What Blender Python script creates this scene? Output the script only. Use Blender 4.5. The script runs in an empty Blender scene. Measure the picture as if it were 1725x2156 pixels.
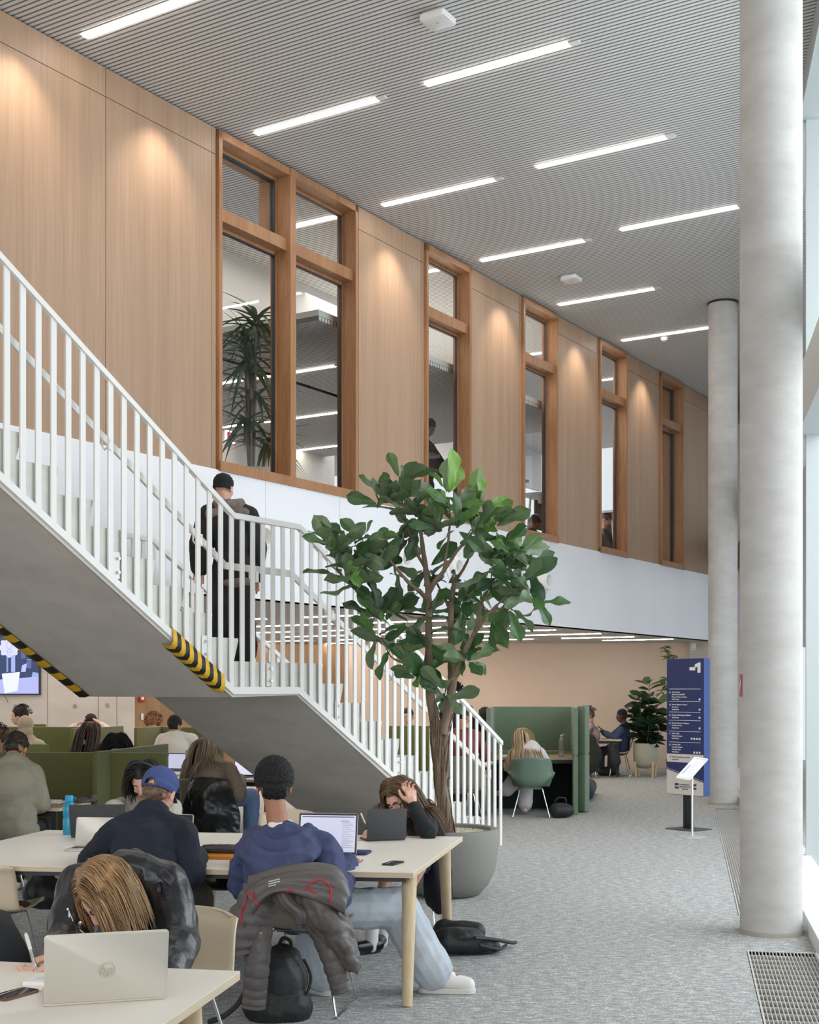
import bpy, bmesh, math, random
import numpy as np
from mathutils import Vector, Matrix, noise
PI = math.pi
V = Vector
C = bpy.context.scene.collection
rnd = random.Random(7)

# ---- camera model: 1725x2156 frame, level camera with a vertical shift
FPX, CX, HY, EYE = 2790.0, 862.5, 1450.0, 1.7
def at(px, py, Y):
    return V(((px-CX)/FPX*Y, Y, EYE-(py-HY)/FPX*Y))
def flr(px, py, z=0.0):
    Y = (EYE-z)*FPX/(py-HY)
    return V(((px-CX)/FPX*Y, Y, z))

# ---------------------------------------------------------------- materials
MATS = {}
def mat(name, col, rough=0.6, metal=0.0, var=0.0, vscale=8.0, bump=0.0, bscale=40.0, stretch=(1,1,1),
        col2=None, spec=0.5, emit=None, estr=0.0, trans=0.0, sheen=0.0, coat=0.0, sss=0.0, tone=None):
    if name in MATS: return MATS[name]
    m = bpy.data.materials.new(name); m.use_nodes = True
    nt = m.node_tree; b = nt.nodes['Principled BSDF']; L = nt.links
    c = (*col, 1)
    b.inputs['Base Color'].default_value = c
    b.inputs['Roughness'].default_value = rough
    b.inputs['Metallic'].default_value = metal
    b.inputs['Specular IOR Level'].default_value = spec
    b.inputs['Coat Weight'].default_value = coat
    b.inputs['Sheen Weight'].default_value = sheen
    if trans: b.inputs['Transmission Weight'].default_value = trans
    if sss:
        b.inputs['Subsurface Weight'].default_value = sss
        b.inputs['Subsurface Radius'].default_value = (0.02, 0.008, 0.004)
    if emit:
        b.inputs['Emission Color'].default_value = (*emit, 1); b.inputs['Emission Strength'].default_value = estr
    tc = mp = None
    def coords():
        nonlocal tc, mp
        if tc is None:
            tc = nt.nodes.new('ShaderNodeTexCoord'); mp = nt.nodes.new('ShaderNodeMapping')
            mp.inputs['Scale'].default_value = stretch
            L.new(tc.outputs['Object'], mp.inputs['Vector'])
        return mp.outputs['Vector']
    if var or col2:
        n = nt.nodes.new('ShaderNodeTexNoise'); n.inputs['Scale'].default_value = vscale; n.inputs['Detail'].default_value = 5
        L.new(coords(), n.inputs['Vector'])
        r = nt.nodes.new('ShaderNodeValToRGB')
        a = tuple(max(0, x*(1-var)) for x in col) if not col2 else col
        d = tuple(min(1, x*(1+var)) for x in col) if not col2 else col2
        r.color_ramp.elements[0].position = 0.32; r.color_ramp.elements[1].position = 0.68
        r.color_ramp.elements[0].color = (*a, 1); r.color_ramp.elements[1].color = (*d, 1)
        L.new(n.outputs['Fac'], r.inputs['Fac']); L.new(r.outputs['Color'], b.inputs['Base Color'])
    if tone:
        at_ = nt.nodes.new('ShaderNodeAttribute'); at_.attribute_name = 'tone'
        r = nt.nodes.new('ShaderNodeValToRGB')
        r.color_ramp.elements[0].color = (*col, 1); r.color_ramp.elements[1].color = (*tone, 1)
        L.new(at_.outputs['Fac'], r.inputs['Fac']); L.new(r.outputs['Color'], b.inputs['Base Color'])
    if bump:
        n = nt.nodes.new('ShaderNodeTexNoise'); n.inputs['Scale'].default_value = bscale; n.inputs['Detail'].default_value = 4
        L.new(coords(), n.inputs['Vector'])
        bp = nt.nodes.new('ShaderNodeBump'); bp.inputs['Strength'].default_value = bump; bp.inputs['Distance'].default_value = 0.01
        L.new(n.outputs['Fac'], bp.inputs['Height']); L.new(bp.outputs['Normal'], b.inputs['Normal'])
    MATS[name] = m
    return m

def s2l(r, g, b):
    f = lambda c: ((c/255)/12.92 if c/255 <= .04045 else (((c/255)+.055)/1.055)**2.4)
    return (f(r), f(g), f(b))

# ---------------------------------------------------------------- mesh builder
class MB:
    def __init__(s): s.v = []; s.f = []
    def add(s, vs, fs):
        o = len(s.v); s.v += [tuple(x) for x in vs]; s.f += [tuple(i+o for i in f) for f in fs]; return s
    def box(s, c, size, M=None, bev=0.0):
        x, y, z = (a/2 for a in size)
        if bev > 0:
            bm = bmesh.new(); bmesh.ops.create_cube(bm, size=1)
            for v in bm.verts: v.co = V((v.co.x*2*x, v.co.y*2*y, v.co.z*2*z))
            bmesh.ops.bevel(bm, geom=list(bm.edges), offset=bev, segments=2, affect='EDGES', profile=.6)
            vs = [v.co.copy() for v in bm.verts]; bm.verts.index_update()
            fs = [tuple(v.index for v in f.verts) for f in bm.faces]; bm.free()
        else:
            vs = [V((a, b, d)) for a in (-x, x) for b in (-y, y) for d in (-z, z)]
            fs = [(0,1,3,2),(4,6,7,5),(0,4,5,1),(2,3,7,6),(0,2,6,4),(1,5,7,3)]
        if M is not None: vs = [M @ v for v in vs]
        c = V(c)
        return s.add([v + c for v in vs], fs)
    def tube(s, pts, r, seg=10, cap=True):
        pts = [V(p) for p in pts]; n = len(pts)
        rs = r if isinstance(r, (list, tuple)) else [r]*n
        t0 = (pts[1]-pts[0]).normalized()
        up = V((0,0,1)) if abs(t0.z) < .9 else V((1,0,0))
        a = t0.cross(up).normalized(); vs = []
        for i, p in enumerate(pts):
            t = (pts[min(i+1,n-1)]-pts[max(i-1,0)]).normalized()
            a = (a - t*a.dot(t)).normalized(); b = t.cross(a)
            for k in range(seg):
                an = 2*PI*k/seg
                vs.append(p + (a*math.cos(an)+b*math.sin(an))*rs[i])
        fs = [(i*seg+k, i*seg+(k+1)%seg, (i+1)*seg+(k+1)%seg, (i+1)*seg+k) for i in range(n-1) for k in range(seg)]
        if cap: fs += [tuple(range(seg-1,-1,-1)), tuple((n-1)*seg+k for k in range(seg))]
        return s.add(vs, fs)
    def lathe(s, prof, c=(0,0,0), seg=48, ax=None):
        c = V(c); vs = []; n = len(prof)
        for (r, z) in prof:
            for k in range(seg):
                a = 2*PI*k/seg; v = V((r*math.cos(a), r*math.sin(a), z))
                vs.append((ax @ v if ax else v) + c)
        fs = [(i*seg+k, i*seg+(k+1)%seg, (i+1)*seg+(k+1)%seg, (i+1)*seg+k) for i in range(n-1) for k in range(seg)]
        if prof[0][0] > 1e-6: fs.append(tuple(range(seg-1,-1,-1)))
        if prof[-1][0] > 1e-6: fs.append(tuple((n-1)*seg+k for k in range(seg)))
        return s.add(vs, fs)
    def prism(s, poly, e):
        """poly: list of world points (planar), e: extrusion vector"""
        e = V(e); n = len(poly); p = [V(q) for q in poly]
        return s.add(p+[q+e for q in p], [tuple(range(n-1,-1,-1)), tuple(range(n,2*n))]+[(i,(i+1)%n,n+(i+1)%n,n+i) for i in range(n)])
    def slab(s, poly, z0, z1):
        return s.prism([(p[0],p[1],z0) for p in poly], (0,0,z1-z0))
    def rslab(s, w, d, h, r, M, seg=6):
        """rounded-corner slab, centred in xy, z 0..h, then transformed by M (4x4)"""
        pts = []
        for (sx, sy, a0) in ((1,1,0),(-1,1,90),(-1,-1,180),(1,-1,270)):
            for k in range(seg+1):
                a = math.radians(a0+90*k/seg)
                pts.append(V((sx*(w/2-r)+r*math.cos(a), sy*(d/2-r)+r*math.sin(a), 0)))
        n = len(pts); e = min(h*.3, .004)
        rings = [(1, 0, e)] and [[p*1 for p in pts]]
        def ring(inset, z):
            return [M @ V((p.x*(1-inset/(w/2)), p.y*(1-inset/(d/2)), z)) for p in pts]
        vs = ring(e, 0)+ring(0, e)+ring(0, h-e)+ring(e, h)
        fs = [tuple(range(n-1,-1,-1)), tuple(3*n+k for k in range(n))]
        fs += [(j*n+k, j*n+(k+1)%n, (j+1)*n+(k+1)%n, (j+1)*n+k) for j in range(3) for k in range(n)]
        return s.add(vs, fs)
    def grid(s, P, closed=False):
        """P[i][j] points"""
        m, n = len(P), len(P[0]); vs = [q for row in P for q in row]
        fs = [(i*n+j, i*n+(j+1)%n, (i+1)*n+(j+1)%n, (i+1)*n+j) for i in range(m-1) for j in range(n if closed else n-1)]
        return s.add(vs, fs)
    def mesh(s, name):
        me = bpy.data.meshes.new(name); me.from_pydata(s.v, [], s.f); me.update()
        bm = bmesh.new(); bm.from_mesh(me); bmesh.ops.recalc_face_normals(bm, faces=bm.faces); bm.to_mesh(me); bm.free()
        return me

WM = {}      # object name -> world matrix of its frame
def setp(o, label=None, cat=None, group=None, kind=None):
    if label: o['label'] = label
    if cat: o['category'] = cat
    if group: o['group'] = group
    if kind: o['kind'] = kind
    return o
def thing(name, label, cat, loc=(0,0,0), rotz=0.0, group=None):
    o = bpy.data.objects.new(name, None); C.objects.link(o)
    o.location = loc; o.rotation_euler = (0,0,rotz); o.empty_display_size = .1
    WM[o.name] = Matrix.Translation(V(loc)) @ Matrix.Rotation(rotz, 4, 'Z')
    return setp(o, label, cat, group)
def shade(me, ang=40):
    if ang is None: return
    me.shade_smooth() if hasattr(me, 'shade_smooth') else me.polygons.foreach_set('use_smooth', [True]*len(me.polygons))
    if ang < 180:
        try: me.set_sharp_from_angle(angle=math.radians(ang))
        except Exception: pass
def obj(name, geo, material, parent=None, label=None, local=False, smooth=40, kind=None, solid=0.0, off=0.0):
    me = geo.mesh(name) if isinstance(geo, MB) else geo
    me.name = name
    if material is not None and not me.materials:
        for m_ in (material if isinstance(material, (list, tuple)) else [material]): me.materials.append(m_)
    shade(me, smooth)
    o = bpy.data.objects.new(name, me); C.objects.link(o)
    if parent is not None:
        M = WM[parent.name]
        if not local: me.transform(M.inverted())
        o.parent = parent; WM[o.name] = M
    else:
        WM[o.name] = Matrix.Identity(4)
    if solid:
        md = o.modifiers.new('thickness', 'SOLIDIFY'); md.thickness = solid; md.offset = off
    if label: o['label'] = label
    if kind: o['kind'] = kind
    return o
def single(name, geo, material, label, cat, group=None, smooth=40, kind=None, solid=0.0, off=0.0):
    """top-level thing that is one mesh; origin moved to its base centre"""
    o = obj(name, geo, material, None, None, smooth=smooth, solid=solid, off=off)
    xs = [v.co for v in o.data.vertices]
    c = V(((min(v.x for v in xs)+max(v.x for v in xs))/2, (min(v.y for v in xs)+max(v.y for v in xs))/2, min(v.z for v in xs)))
    o.data.transform(Matrix.Translation(-c)); o.location = c; WM[o.name] = Matrix.Translation(c)
    return setp(o, label, cat, group, kind)
def struct(name, geo, material, parent=None, smooth=None, **k):
    o = obj(name, geo, material, parent, smooth=smooth, **k)
    if parent is None: o['kind'] = 'structure'
    return o
def dup(root, loc, rotz=None, label=None, group=None):
    def cp(o, par):
        c = o.copy(); C.objects.link(c)
        if par: c.parent = par
        for ch in [x for x in kids.get(o.name, [])]: cp(ch, c)
        return c
    kids = {}
    for x in bpy.data.objects:
        if x.parent: kids.setdefault(x.parent.name, []).append(x)
    r = cp(root, None); r.location = loc
    if rotz is not None: r.rotation_euler = (0,0,rotz)
    if label: r['label'] = label
    if group: r['group'] = group
    return r

# ---------------------------------------------------------------- blobs (organic union)
def capsule(p0, p1, r0, r1=None, seg=14):
    p0, p1 = V(p0), V(p1); r1 = r0 if r1 is None else r1
    d = p1-p0; L = d.length
    if L < 1e-5: d = V((0,0,1)); L = 1e-5; p1 = p0+d*L
    t = d.normalized(); pts = []; rs = []
    for k in range(4): a = PI/2*(1-k/4); pts.append(p0 - t*r0*math.sin(a)); rs.append(max(r0*math.cos(a), r0*.02))
    pts += [p0, p1]; rs += [r0, r1]
    for k in range(1, 5): a = PI/2*k/4; pts.append(p1 + t*r1*math.sin(a)); rs.append(max(r1*math.cos(a), r1*.02))
    return ('t', pts, rs, seg)
def chain(pts, rs, seg=14):
    out = []
    for i in range(len(pts)-1): out.append(capsule(pts[i], pts[i+1], rs[i], rs[i+1], seg))
    return out
def ell(c, r, R=None, seg=20):
    return ('e', V(c), r, R, seg)
def _prims(prims):
    mb = MB()
    for p in prims:
        if p[0] == 't': mb.tube(p[1], p[2], p[3])
        elif p[0] == 'e':
            _, c, r, R, seg = p; P = []
            n = seg//2
            for i in range(n+1):
                a = -PI/2+PI*i/n; row = []
                ca = max(math.cos(a), .01)
                for k in range(seg):
                    b = 2*PI*k/seg; v = V((r[0]*ca*math.cos(b), r[1]*ca*math.sin(b), r[2]*math.sin(a)))
                    row.append((R @ v if R is not None else v)+c)
                P.append(row)
            o = len(mb.v); mb.grid(P, closed=True)
            mb.f.append(tuple(o+k for k in range(seg-1,-1,-1))); mb.f.append(tuple(o+n*seg+k for k in range(seg)))
        elif p[0] == 'm': mb.add(p[1].v, p[1].f)
    return mb
def blob(prims, vox=.008, smooth=4, disp=None, sm=.6):
    mb = _prims(prims)
    me = mb.mesh('blob_tmp'); o = bpy.data.objects.new('blob_tmp', me); C.objects.link(o)
    r = o.modifiers.new('r', 'REMESH'); r.mode = 'VOXEL'; r.voxel_size = vox; r.use_smooth_shade = True
    if smooth:
        s_ = o.modifiers.new('s', 'SMOOTH'); s_.factor = sm; s_.iterations = smooth
    dg = bpy.context.evaluated_depsgraph_get(); dg.update()
    me2 = bpy.data.meshes.new_from_object(o.evaluated_get(dg))
    bpy.data.objects.remove(o); bpy.data.meshes.remove(me)
    if disp:
        n = len(me2.vertices); co = np.empty(n*3); me2.vertices.foreach_get('co', co); co = co.reshape(-1,3)
        nr = np.empty(n*3); me2.vertex_normals.foreach_get('vector', nr); nr = nr.reshape(-1,3)
        for i in range(n):
            co[i] += nr[i]*disp(V(co[i]), V(nr[i]))
        me2.vertices.foreach_set('co', co.ravel()); me2.update()
    return me2
def folds(amp=.006, sc=9.0, axis=(1,1,.5), seed=0.0):
    ax = V(axis)
    def f(p, n):
        q = V((p.x*ax.x*sc+seed, p.y*ax.y*sc, p.z*ax.z*sc))
        a = noise.noise(q); b = noise.noise(q*2.3+V((3,1,7)))
        return amp*((1-abs(a)*2.2)*.9 + b*.55 - .45)
    return f
def ribbed(amp, sc, seed=0):
    def f(p, n): return amp*noise.noise(V((p.x*sc+seed, p.y*sc, p.z*sc)))
    return f

# ---------------------------------------------------------------- smooth patch through control points
def cr(p0, p1, p2, p3, t):
    return 0.5*((2*p1)+(p2-p0)*t+(2*p0-5*p1+4*p2-p3)*t*t+(3*p1-p0-3*p2+p3)*t**3)
def spl(pts, n):
    pts = [V(p) for p in pts]; out = []; m = len(pts)
    for i in range(n+1):
        u = i/n*(m-1); k = min(int(u), m-2); t = u-k
        out.append(cr(pts[max(k-1,0)], pts[k], pts[k+1], pts[min(k+2,m-1)], t))
    return out
def patch(ctrl, n=40, m=40, thick=.02, disp=None):
    rows = [spl(r, m) for r in ctrl]
    cols = [spl([rows[i][j] for i in range(len(rows))], n) for j in range(m+1)]
    P = [[cols[j][i] for j in range(m+1)] for i in range(n+1)]
    A, B = [], []
    for i in range(n+1):
        ra, rb = [], []
        for j in range(m+1):
            du = P[min(i+1,n)][j]-P[max(i-1,0)][j]; dv = P[i][min(j+1,m)]-P[i][max(j-1,0)]
            nn = du.cross(dv); nn = nn.normalized() if nn.length > 1e-9 else V((0,0,1))
            e = min(i, n-i, j, m-j); k = .25 if e == 0 else (.7 if e == 1 else 1)
            d = disp(i/n, j/m, P[i][j]) if disp else 0
            ra.append(P[i][j]+nn*(thick*k/2+d*k)); rb.append(P[i][j]-nn*(thick*k/2-d*k*.3))
        A.append(ra); B.append(rb)
    mb = MB(); mb.grid(A); o = len(mb.v); mb.grid(B)
    w = m+1
    ring = [(0,j) for j in range(w)]+[(i,m) for i in range(1,n+1)]+[(n,j) for j in range(m-1,-1,-1)]+[(i,0) for i in range(n-1,0,-1)]
    for k in range(len(ring)):
        a = ring[k]; b = ring[(k+1)%len(ring)]
        mb.f.append((a[0]*w+a[1], b[0]*w+b[1], o+b[0]*w+b[1], o+a[0]*w+a[1]))
    return mb
from mathutils.bvhtree import BVHTree
def snapper(objs):
    """returns a function that drops a point onto the front (camera-side) surface of the given objects"""
    vs, fs = [], []
    for o in objs:
        M = WM[o.name]; k = len(vs); vs += [M @ v.co for v in o.data.vertices]; fs += [tuple(i+k for i in p.vertices) for p in o.data.polygons]
    t_ = BVHTree.FromPolygons(vs, fs)
    def f(p, off=.004):
        p = V(p); d = V((p.x, p.y, p.z-EYE)).normalized(); h = t_.ray_cast(p-d*1.2, d, 2.4)
        return (h[0]-d*off) if h[0] is not None else p
    return f
def text_mb(s, size, M, bold=.0, align='LEFT', depth=.001, sx=1.0):
    cu = bpy.data.curves.new('lettering', 'FONT'); cu.body = s; cu.size = size; cu.align_x = align
    cu.extrude = depth; cu.offset = bold; cu.resolution_u = 2
    o = bpy.data.objects.new('lettering', cu); C.objects.link(o)
    dg = bpy.context.evaluated_depsgraph_get(); dg.update()
    me = bpy.data.meshes.new_from_object(o.evaluated_get(dg))
    S = Matrix.Diagonal((sx,1,1,1))
    mb = MB(); mb.add([M @ S @ v.co for v in me.vertices], [tuple(p.vertices) for p in me.polygons])
    bpy.data.objects.remove(o); bpy.data.curves.remove(cu); bpy.data.meshes.remove(me)
    return mb
def frame(o, x, y):
    """4x4 from origin and two axis vectors"""
    x = V(x).normalized(); z = x.cross(V(y)).normalized(); y = z.cross(x)
    M = Matrix((x, y, z)).transposed().to_4x4(); M.translation = V(o); return M
# ================================================================ SETTING
D = V((.53, .848, 0)).normalized(); N = V((-.848, .53, 0)).normalized(); UP = V((0,0,1))
P0 = V((-3.43, 11.1, 0))                       # gallery wall line
FD = V((.2045, .979, 0)).normalized(); FN = V((.979, -.2045, 0)).normalized(); G0 = V((2.19, 8.62, 0))  # facade / grille line
CEIL, SOFF, UPF = 7.4, 2.65, 3.92
def wl(s, n=0.0, z=0.0): return P0 + D*s + N*n + UP*z

def wood(name, c1, c2, sc=(22,22,.5), rough=.5):
    m = bpy.data.materials.new(name); m.use_nodes = True; nt = m.node_tree; L = nt.links; b = nt.nodes['Principled BSDF']
    tc = nt.nodes.new('ShaderNodeTexCoord'); mp = nt.nodes.new('ShaderNodeMapping'); mp.inputs['Scale'].default_value = sc
    n1 = nt.nodes.new('ShaderNodeTexNoise'); n1.inputs['Scale'].default_value = 2.2; n1.inputs['Detail'].default_value = 8; n1.inputs['Roughness'].default_value = .65
    n2 = nt.nodes.new('ShaderNodeTexNoise'); n2.inputs['Scale'].default_value = .25; n2.inputs['Detail'].default_value = 3
    L.new(tc.outputs['Object'], mp.inputs['Vector']); L.new(mp.outputs['Vector'], n1.inputs['Vector']); L.new(mp.outputs['Vector'], n2.inputs['Vector'])
    mx = nt.nodes.new('ShaderNodeMath'); mx.operation = 'MULTIPLY_ADD'; mx.inputs[1].default_value = .6
    L.new(n1.outputs['Fac'], mx.inputs[0]); m2 = nt.nodes.new('ShaderNodeMath'); m2.operation = 'MULTIPLY'; m2.inputs[1].default_value = .4
    L.new(n2.outputs['Fac'], m2.inputs[0]); L.new(m2.outputs[0], mx.inputs[2])
    r = nt.nodes.new('ShaderNodeValToRGB'); r.color_ramp.elements[0].position = .36; r.color_ramp.elements[1].position = .64
    r.color_ramp.elements[0].color = (*c1,1); r.color_ramp.elements[1].color = (*c2,1)
    L.new(mx.outputs[0], r.inputs['Fac']); L.new(r.outputs['Color'], b.inputs['Base Color'])
    b.inputs['Roughness'].default_value = rough; b.inputs['Specular IOR Level'].default_value = .35
    MATS[name] = m; return m
M_oak = wood('oak_veneer', (.335,.215,.138), (.435,.290,.195))
M_frame = wood('cedar_frame', (.27,.125,.055), (.42,.215,.105), (18,18,1.5), .42)
M_wood_dark = wood('walnut_panel', (.24,.14,.075), (.36,.22,.12))
M_leg = wood('ash_leg', (.55,.41,.25), (.72,.57,.38), (14,14,1.5), .5)
M_ply = wood('beech_edge', (.56,.44,.30), (.70,.58,.42), (2,2,60), .5)
M_white = mat('white_panel', (.80,.80,.83), .35, var=.02, vscale=1)
M_rail = mat('white_powder_coat', (.80,.78,.75), .4)
M_wallp = mat('beige_paint', s2l(214,194,176), .8, var=.03, vscale=.8)
M_intw = mat('interior_white', (.58,.57,.55), .8)

def concrete(name, c1, c2, bump=.15, sc=3.0):
    m = bpy.data.materials.new(name); m.use_nodes = True; nt = m.node_tree; L = nt.links; b = nt.nodes['Principled BSDF']
    tc = nt.nodes.new('ShaderNodeTexCoord')
    a = nt.nodes.new('ShaderNodeTexNoise'); a.inputs['Scale'].default_value = sc; a.inputs['Detail'].default_value = 9; a.inputs['Roughness'].default_value = .62
    mp = nt.nodes.new('ShaderNodeMapping'); mp.inputs['Scale'].default_value = (1,1,2.2)
    L.new(tc.outputs['Object'], mp.inputs['Vector']); L.new(mp.outputs['Vector'], a.inputs['Vector'])
    r = nt.nodes.new('ShaderNodeValToRGB'); r.color_ramp.elements[0].position = .3; r.color_ramp.elements[1].position = .7
    r.color_ramp.elements[0].color = (*c1,1); r.color_ramp.elements[1].color = (*c2,1)
    L.new(a.outputs['Fac'], r.inputs['Fac'])
    v = nt.nodes.new('ShaderNodeTexVoronoi'); v.inputs['Scale'].default_value = 26; v.inputs['Randomness'].default_value = 1
    L.new(tc.outputs['Object'], v.inputs['Vector'])
    lt = nt.nodes.new('ShaderNodeMath'); lt.operation = 'LESS_THAN'; lt.inputs[1].default_value = .07
    L.new(v.outputs['Distance'], lt.inputs[0])
    mx = nt.nodes.new('ShaderNodeMix'); mx.data_type = 'RGBA'
    mx.inputs[7].default_value = (c1[0]*.45, c1[1]*.45, c1[2]*.45, 1)
    ml = nt.nodes.new('ShaderNodeMath'); ml.operation = 'MULTIPLY'; ml.inputs[1].default_value = .55
    L.new(lt.outputs[0], ml.inputs[0]); L.new(ml.outputs[0], mx.inputs[0]); L.new(r.outputs['Color'], mx.inputs[6]); L.new(mx.outputs[2], b.inputs['Base Color'])
    bp = nt.nodes.new('ShaderNodeBump'); bp.inputs['Strength'].default_value = bump; bp.inputs['Distance'].default_value = .01
    L.new(a.outputs['Fac'], bp.inputs['Height']); L.new(bp.outputs['Normal'], b.inputs['Normal'])
    b.inputs['Roughness'].default_value = .75; MATS[name] = m; return m
M_conc = concrete('column_concrete', (.46,.44,.415), (.58,.56,.535))
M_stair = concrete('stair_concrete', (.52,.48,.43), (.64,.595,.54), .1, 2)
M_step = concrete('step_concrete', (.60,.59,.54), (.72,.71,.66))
M_cwall = concrete('wall_concrete', (.50,.455,.42), (.62,.575,.53), .12, 1.2)
M_black = mat('black_void', (.012,.012,.013), .8)
M_slat = mat('ceiling_slat', (.55,.535,.51), .55)
M_slot = mat('ceiling_groove', (.10,.098,.095), .9)

def carpet():
    m = bpy.data.materials.new('grey_carpet'); m.use_nodes = True; nt = m.node_tree; L = nt.links; b = nt.nodes['Principled BSDF']
    tc = nt.nodes.new('ShaderNodeTexCoord'); mp = nt.nodes.new('ShaderNodeMapping'); mp.inputs['Scale'].default_value = (1,2.6,1); mp.inputs['Rotation'].default_value = (0,0,math.radians(-8))
    L.new(tc.outputs['Object'], mp.inputs['Vector'])
    n1 = nt.nodes.new('ShaderNodeTexNoise'); n1.inputs['Scale'].default_value = 14; n1.inputs['Detail'].default_value = 6; n1.inputs['Roughness'].default_value = .7
    n2 = nt.nodes.new('ShaderNodeTexNoise'); n2.inputs['Scale'].default_value = 75; n2.inputs['Detail'].default_value = 3
    L.new(mp.outputs['Vector'], n1.inputs['Vector']); L.new(mp.outputs['Vector'], n2.inputs['Vector'])
    ad = nt.nodes.new('ShaderNodeMath'); ad.operation = 'ADD'; L.new(n1.outputs['Fac'], ad.inputs[0]); L.new(n2.outputs['Fac'], ad.inputs[1])
    r = nt.nodes.new('ShaderNodeValToRGB'); e = r.color_ramp.elements
    e[0].position = .40; e[0].color = (.25,.25,.245,1); e[1].position = .60; e[1].color = (.80,.79,.76,1)
    mid = e.new(.52); mid.color = (.42,.42,.41,1)
    hf = nt.nodes.new('ShaderNodeMath'); hf.operation = 'MULTIPLY'; hf.inputs[1].default_value = .5
    L.new(ad.outputs[0], hf.inputs[0]); L.new(hf.outputs[0], r.inputs['Fac']); L.new(r.outputs['Color'], b.inputs['Base Color'])
    bp = nt.nodes.new('ShaderNodeBump'); bp.inputs['Strength'].default_value = .35; bp.inputs['Distance'].default_value = .006
    L.new(n2.outputs['Fac'], bp.inputs['Height']); L.new(bp.outputs['Normal'], b.inputs['Normal'])
    b.inputs['Roughness'].default_value = .95; b.inputs['Specular IOR Level'].default_value = .1
    MATS['grey_carpet'] = m; return m
M_carpet = carpet()

# ---- floor with pits for the two floor grilles
def gp(a, b, z=0.0): return G0 + FD*a + FN*b + UP*z       # along facade, across
GRW = .44
runs = [(-6.5, 0.0), (2.05, 10.5), (12.6, 19.0)]              # grille runs along the facade (from the near side)
runs = [(-6.5, 0.0), (1.35, 10.45), (11.4, 19.0)]
mb = MB()
A0, A1 = -14.0, 24.0
def q(a0, a1, b0, b1, z=0): mb.add([gp(a0,b0,z), gp(a1,b0,z), gp(a1,b1,z), gp(a0,b1,z)], [(0,1,2,3)])
q(A0, A1, -24, 0); q(A0, A1, GRW, 8.0)
last = A0
for (a, b) in runs: q(last, a, 0, GRW); last = b
q(last, A1, 0, GRW)
struct('floor', mb, M_carpet)
M_alu = mat('grille_aluminium', (.72,.70,.66), .4, metal=.3)
for i, (a, b) in enumerate(runs):
    bar = MB(); Mx = Matrix((FN, FD, UP)).transposed()
    L_ = b-a; cen = gp((a+b)/2, GRW/2)
    nb = 19
    for k in range(nb+1):
        bar.box(cen + FN*(-GRW/2+.012+(GRW-.024)*k/nb) + UP*(-.012), (.004 if 0 < k < nb else .01, L_, .024), Mx)
    st = .14; n = int(L_/st)
    for k in range(n+1):
        bar.box(gp(a+L_*k/n, GRW/2, -.018), (GRW, .005, .03), Mx)
    t = thing('floor_grille', ['aluminium floor grille along the window in front of the near column',
              'aluminium floor grille along the window between the two columns', 'aluminium floor grille behind the far column'][i], 'grille', gp((a+b)/2, GRW/2), 0, None)
    obj('grille_bars', bar, M_alu, t, smooth=None)
    pit = MB(); pit.box(cen+UP*-.17, (GRW, L_, .02), Mx)
    for s_ in (-1, 1):
        pit.box(cen+FN*s_*(GRW/2-.003)+UP*-.09, (.006, L_, .16), Mx); pit.box(cen+FD*s_*(L_/2-.003)+UP*-.09, (GRW, .006, .16), Mx)
    obj('trench', pit, M_black, t, smooth=None)

# ---- slatted ceilings: slats run along N, stepped along D
def slat_mat(pitch):
    m = bpy.data.materials.new('slat_ceiling'); m.use_nodes = True; nt = m.node_tree; L = nt.links; b = nt.nodes['Principled BSDF']
    ge = nt.nodes.new('ShaderNodeNewGeometry'); dp = nt.nodes.new('ShaderNodeVectorMath'); dp.operation = 'DOT_PRODUCT'; dp.inputs[1].default_value = tuple(D/pitch)
    L.new(ge.outputs['Position'], dp.inputs[0])
    fr = nt.nodes.new('ShaderNodeMath'); fr.operation = 'FRACT'; L.new(dp.outputs['Value'], fr.inputs[0])
    r = nt.nodes.new('ShaderNodeValToRGB'); e = r.color_ramp.elements
    e[0].position = 0; e[0].color = (.11,.107,.10,1); e[1].position = 1; e[1].color = (.30,.29,.275,1)
    for p_, c_ in ((.16,.13), (.28,.48), (.40,.68), (.80,.70), (.92,.52)):  # shade in the gaps and on slat edges painted into the stripe colours
        k = e.new(p_); k.color = (c_, c_*.975, c_*.94, 1)
    L.new(fr.outputs[0], r.inputs['Fac']); L.new(r.outputs['Color'], b.inputs['Base Color'])
    h = nt.nodes.new('ShaderNodeValToRGB'); e = h.color_ramp.elements
    e[0].position = .12; e[0].color = (0,0,0,1); e[1].position = .36; e[1].color = (1,1,1,1)
    k = e.new(.86); k.color = (1,1,1,1); k = e.new(1.0); k.color = (0,0,0,1)
    L.new(fr.outputs[0], h.inputs['Fac'])
    bp = nt.nodes.new('ShaderNodeBump'); bp.invert = False; bp.inputs['Strength'].default_value = .25; bp.inputs['Distance'].default_value = .015
    L.new(h.outputs['Color'], bp.inputs['Height']); L.new(bp.outputs['Normal'], b.inputs['Normal'])
    b.inputs['Roughness'].default_value = .6; return m
def slat_ceiling(name, z, s0, s1, n0, n1, pitch):
    me = MB(); me.slab([wl(s0,n0), wl(s1,n0), wl(s1,n1), wl(s0,n1)], z, z+.05)
    return struct(name, me, slat_mat(pitch))
slat_ceiling('ceiling', CEIL, -14, 21.5, -10.5, 12, .056)
slat_ceiling('ceiling_lower', SOFF, -6, 19.0, .02, 16, .06)

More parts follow.
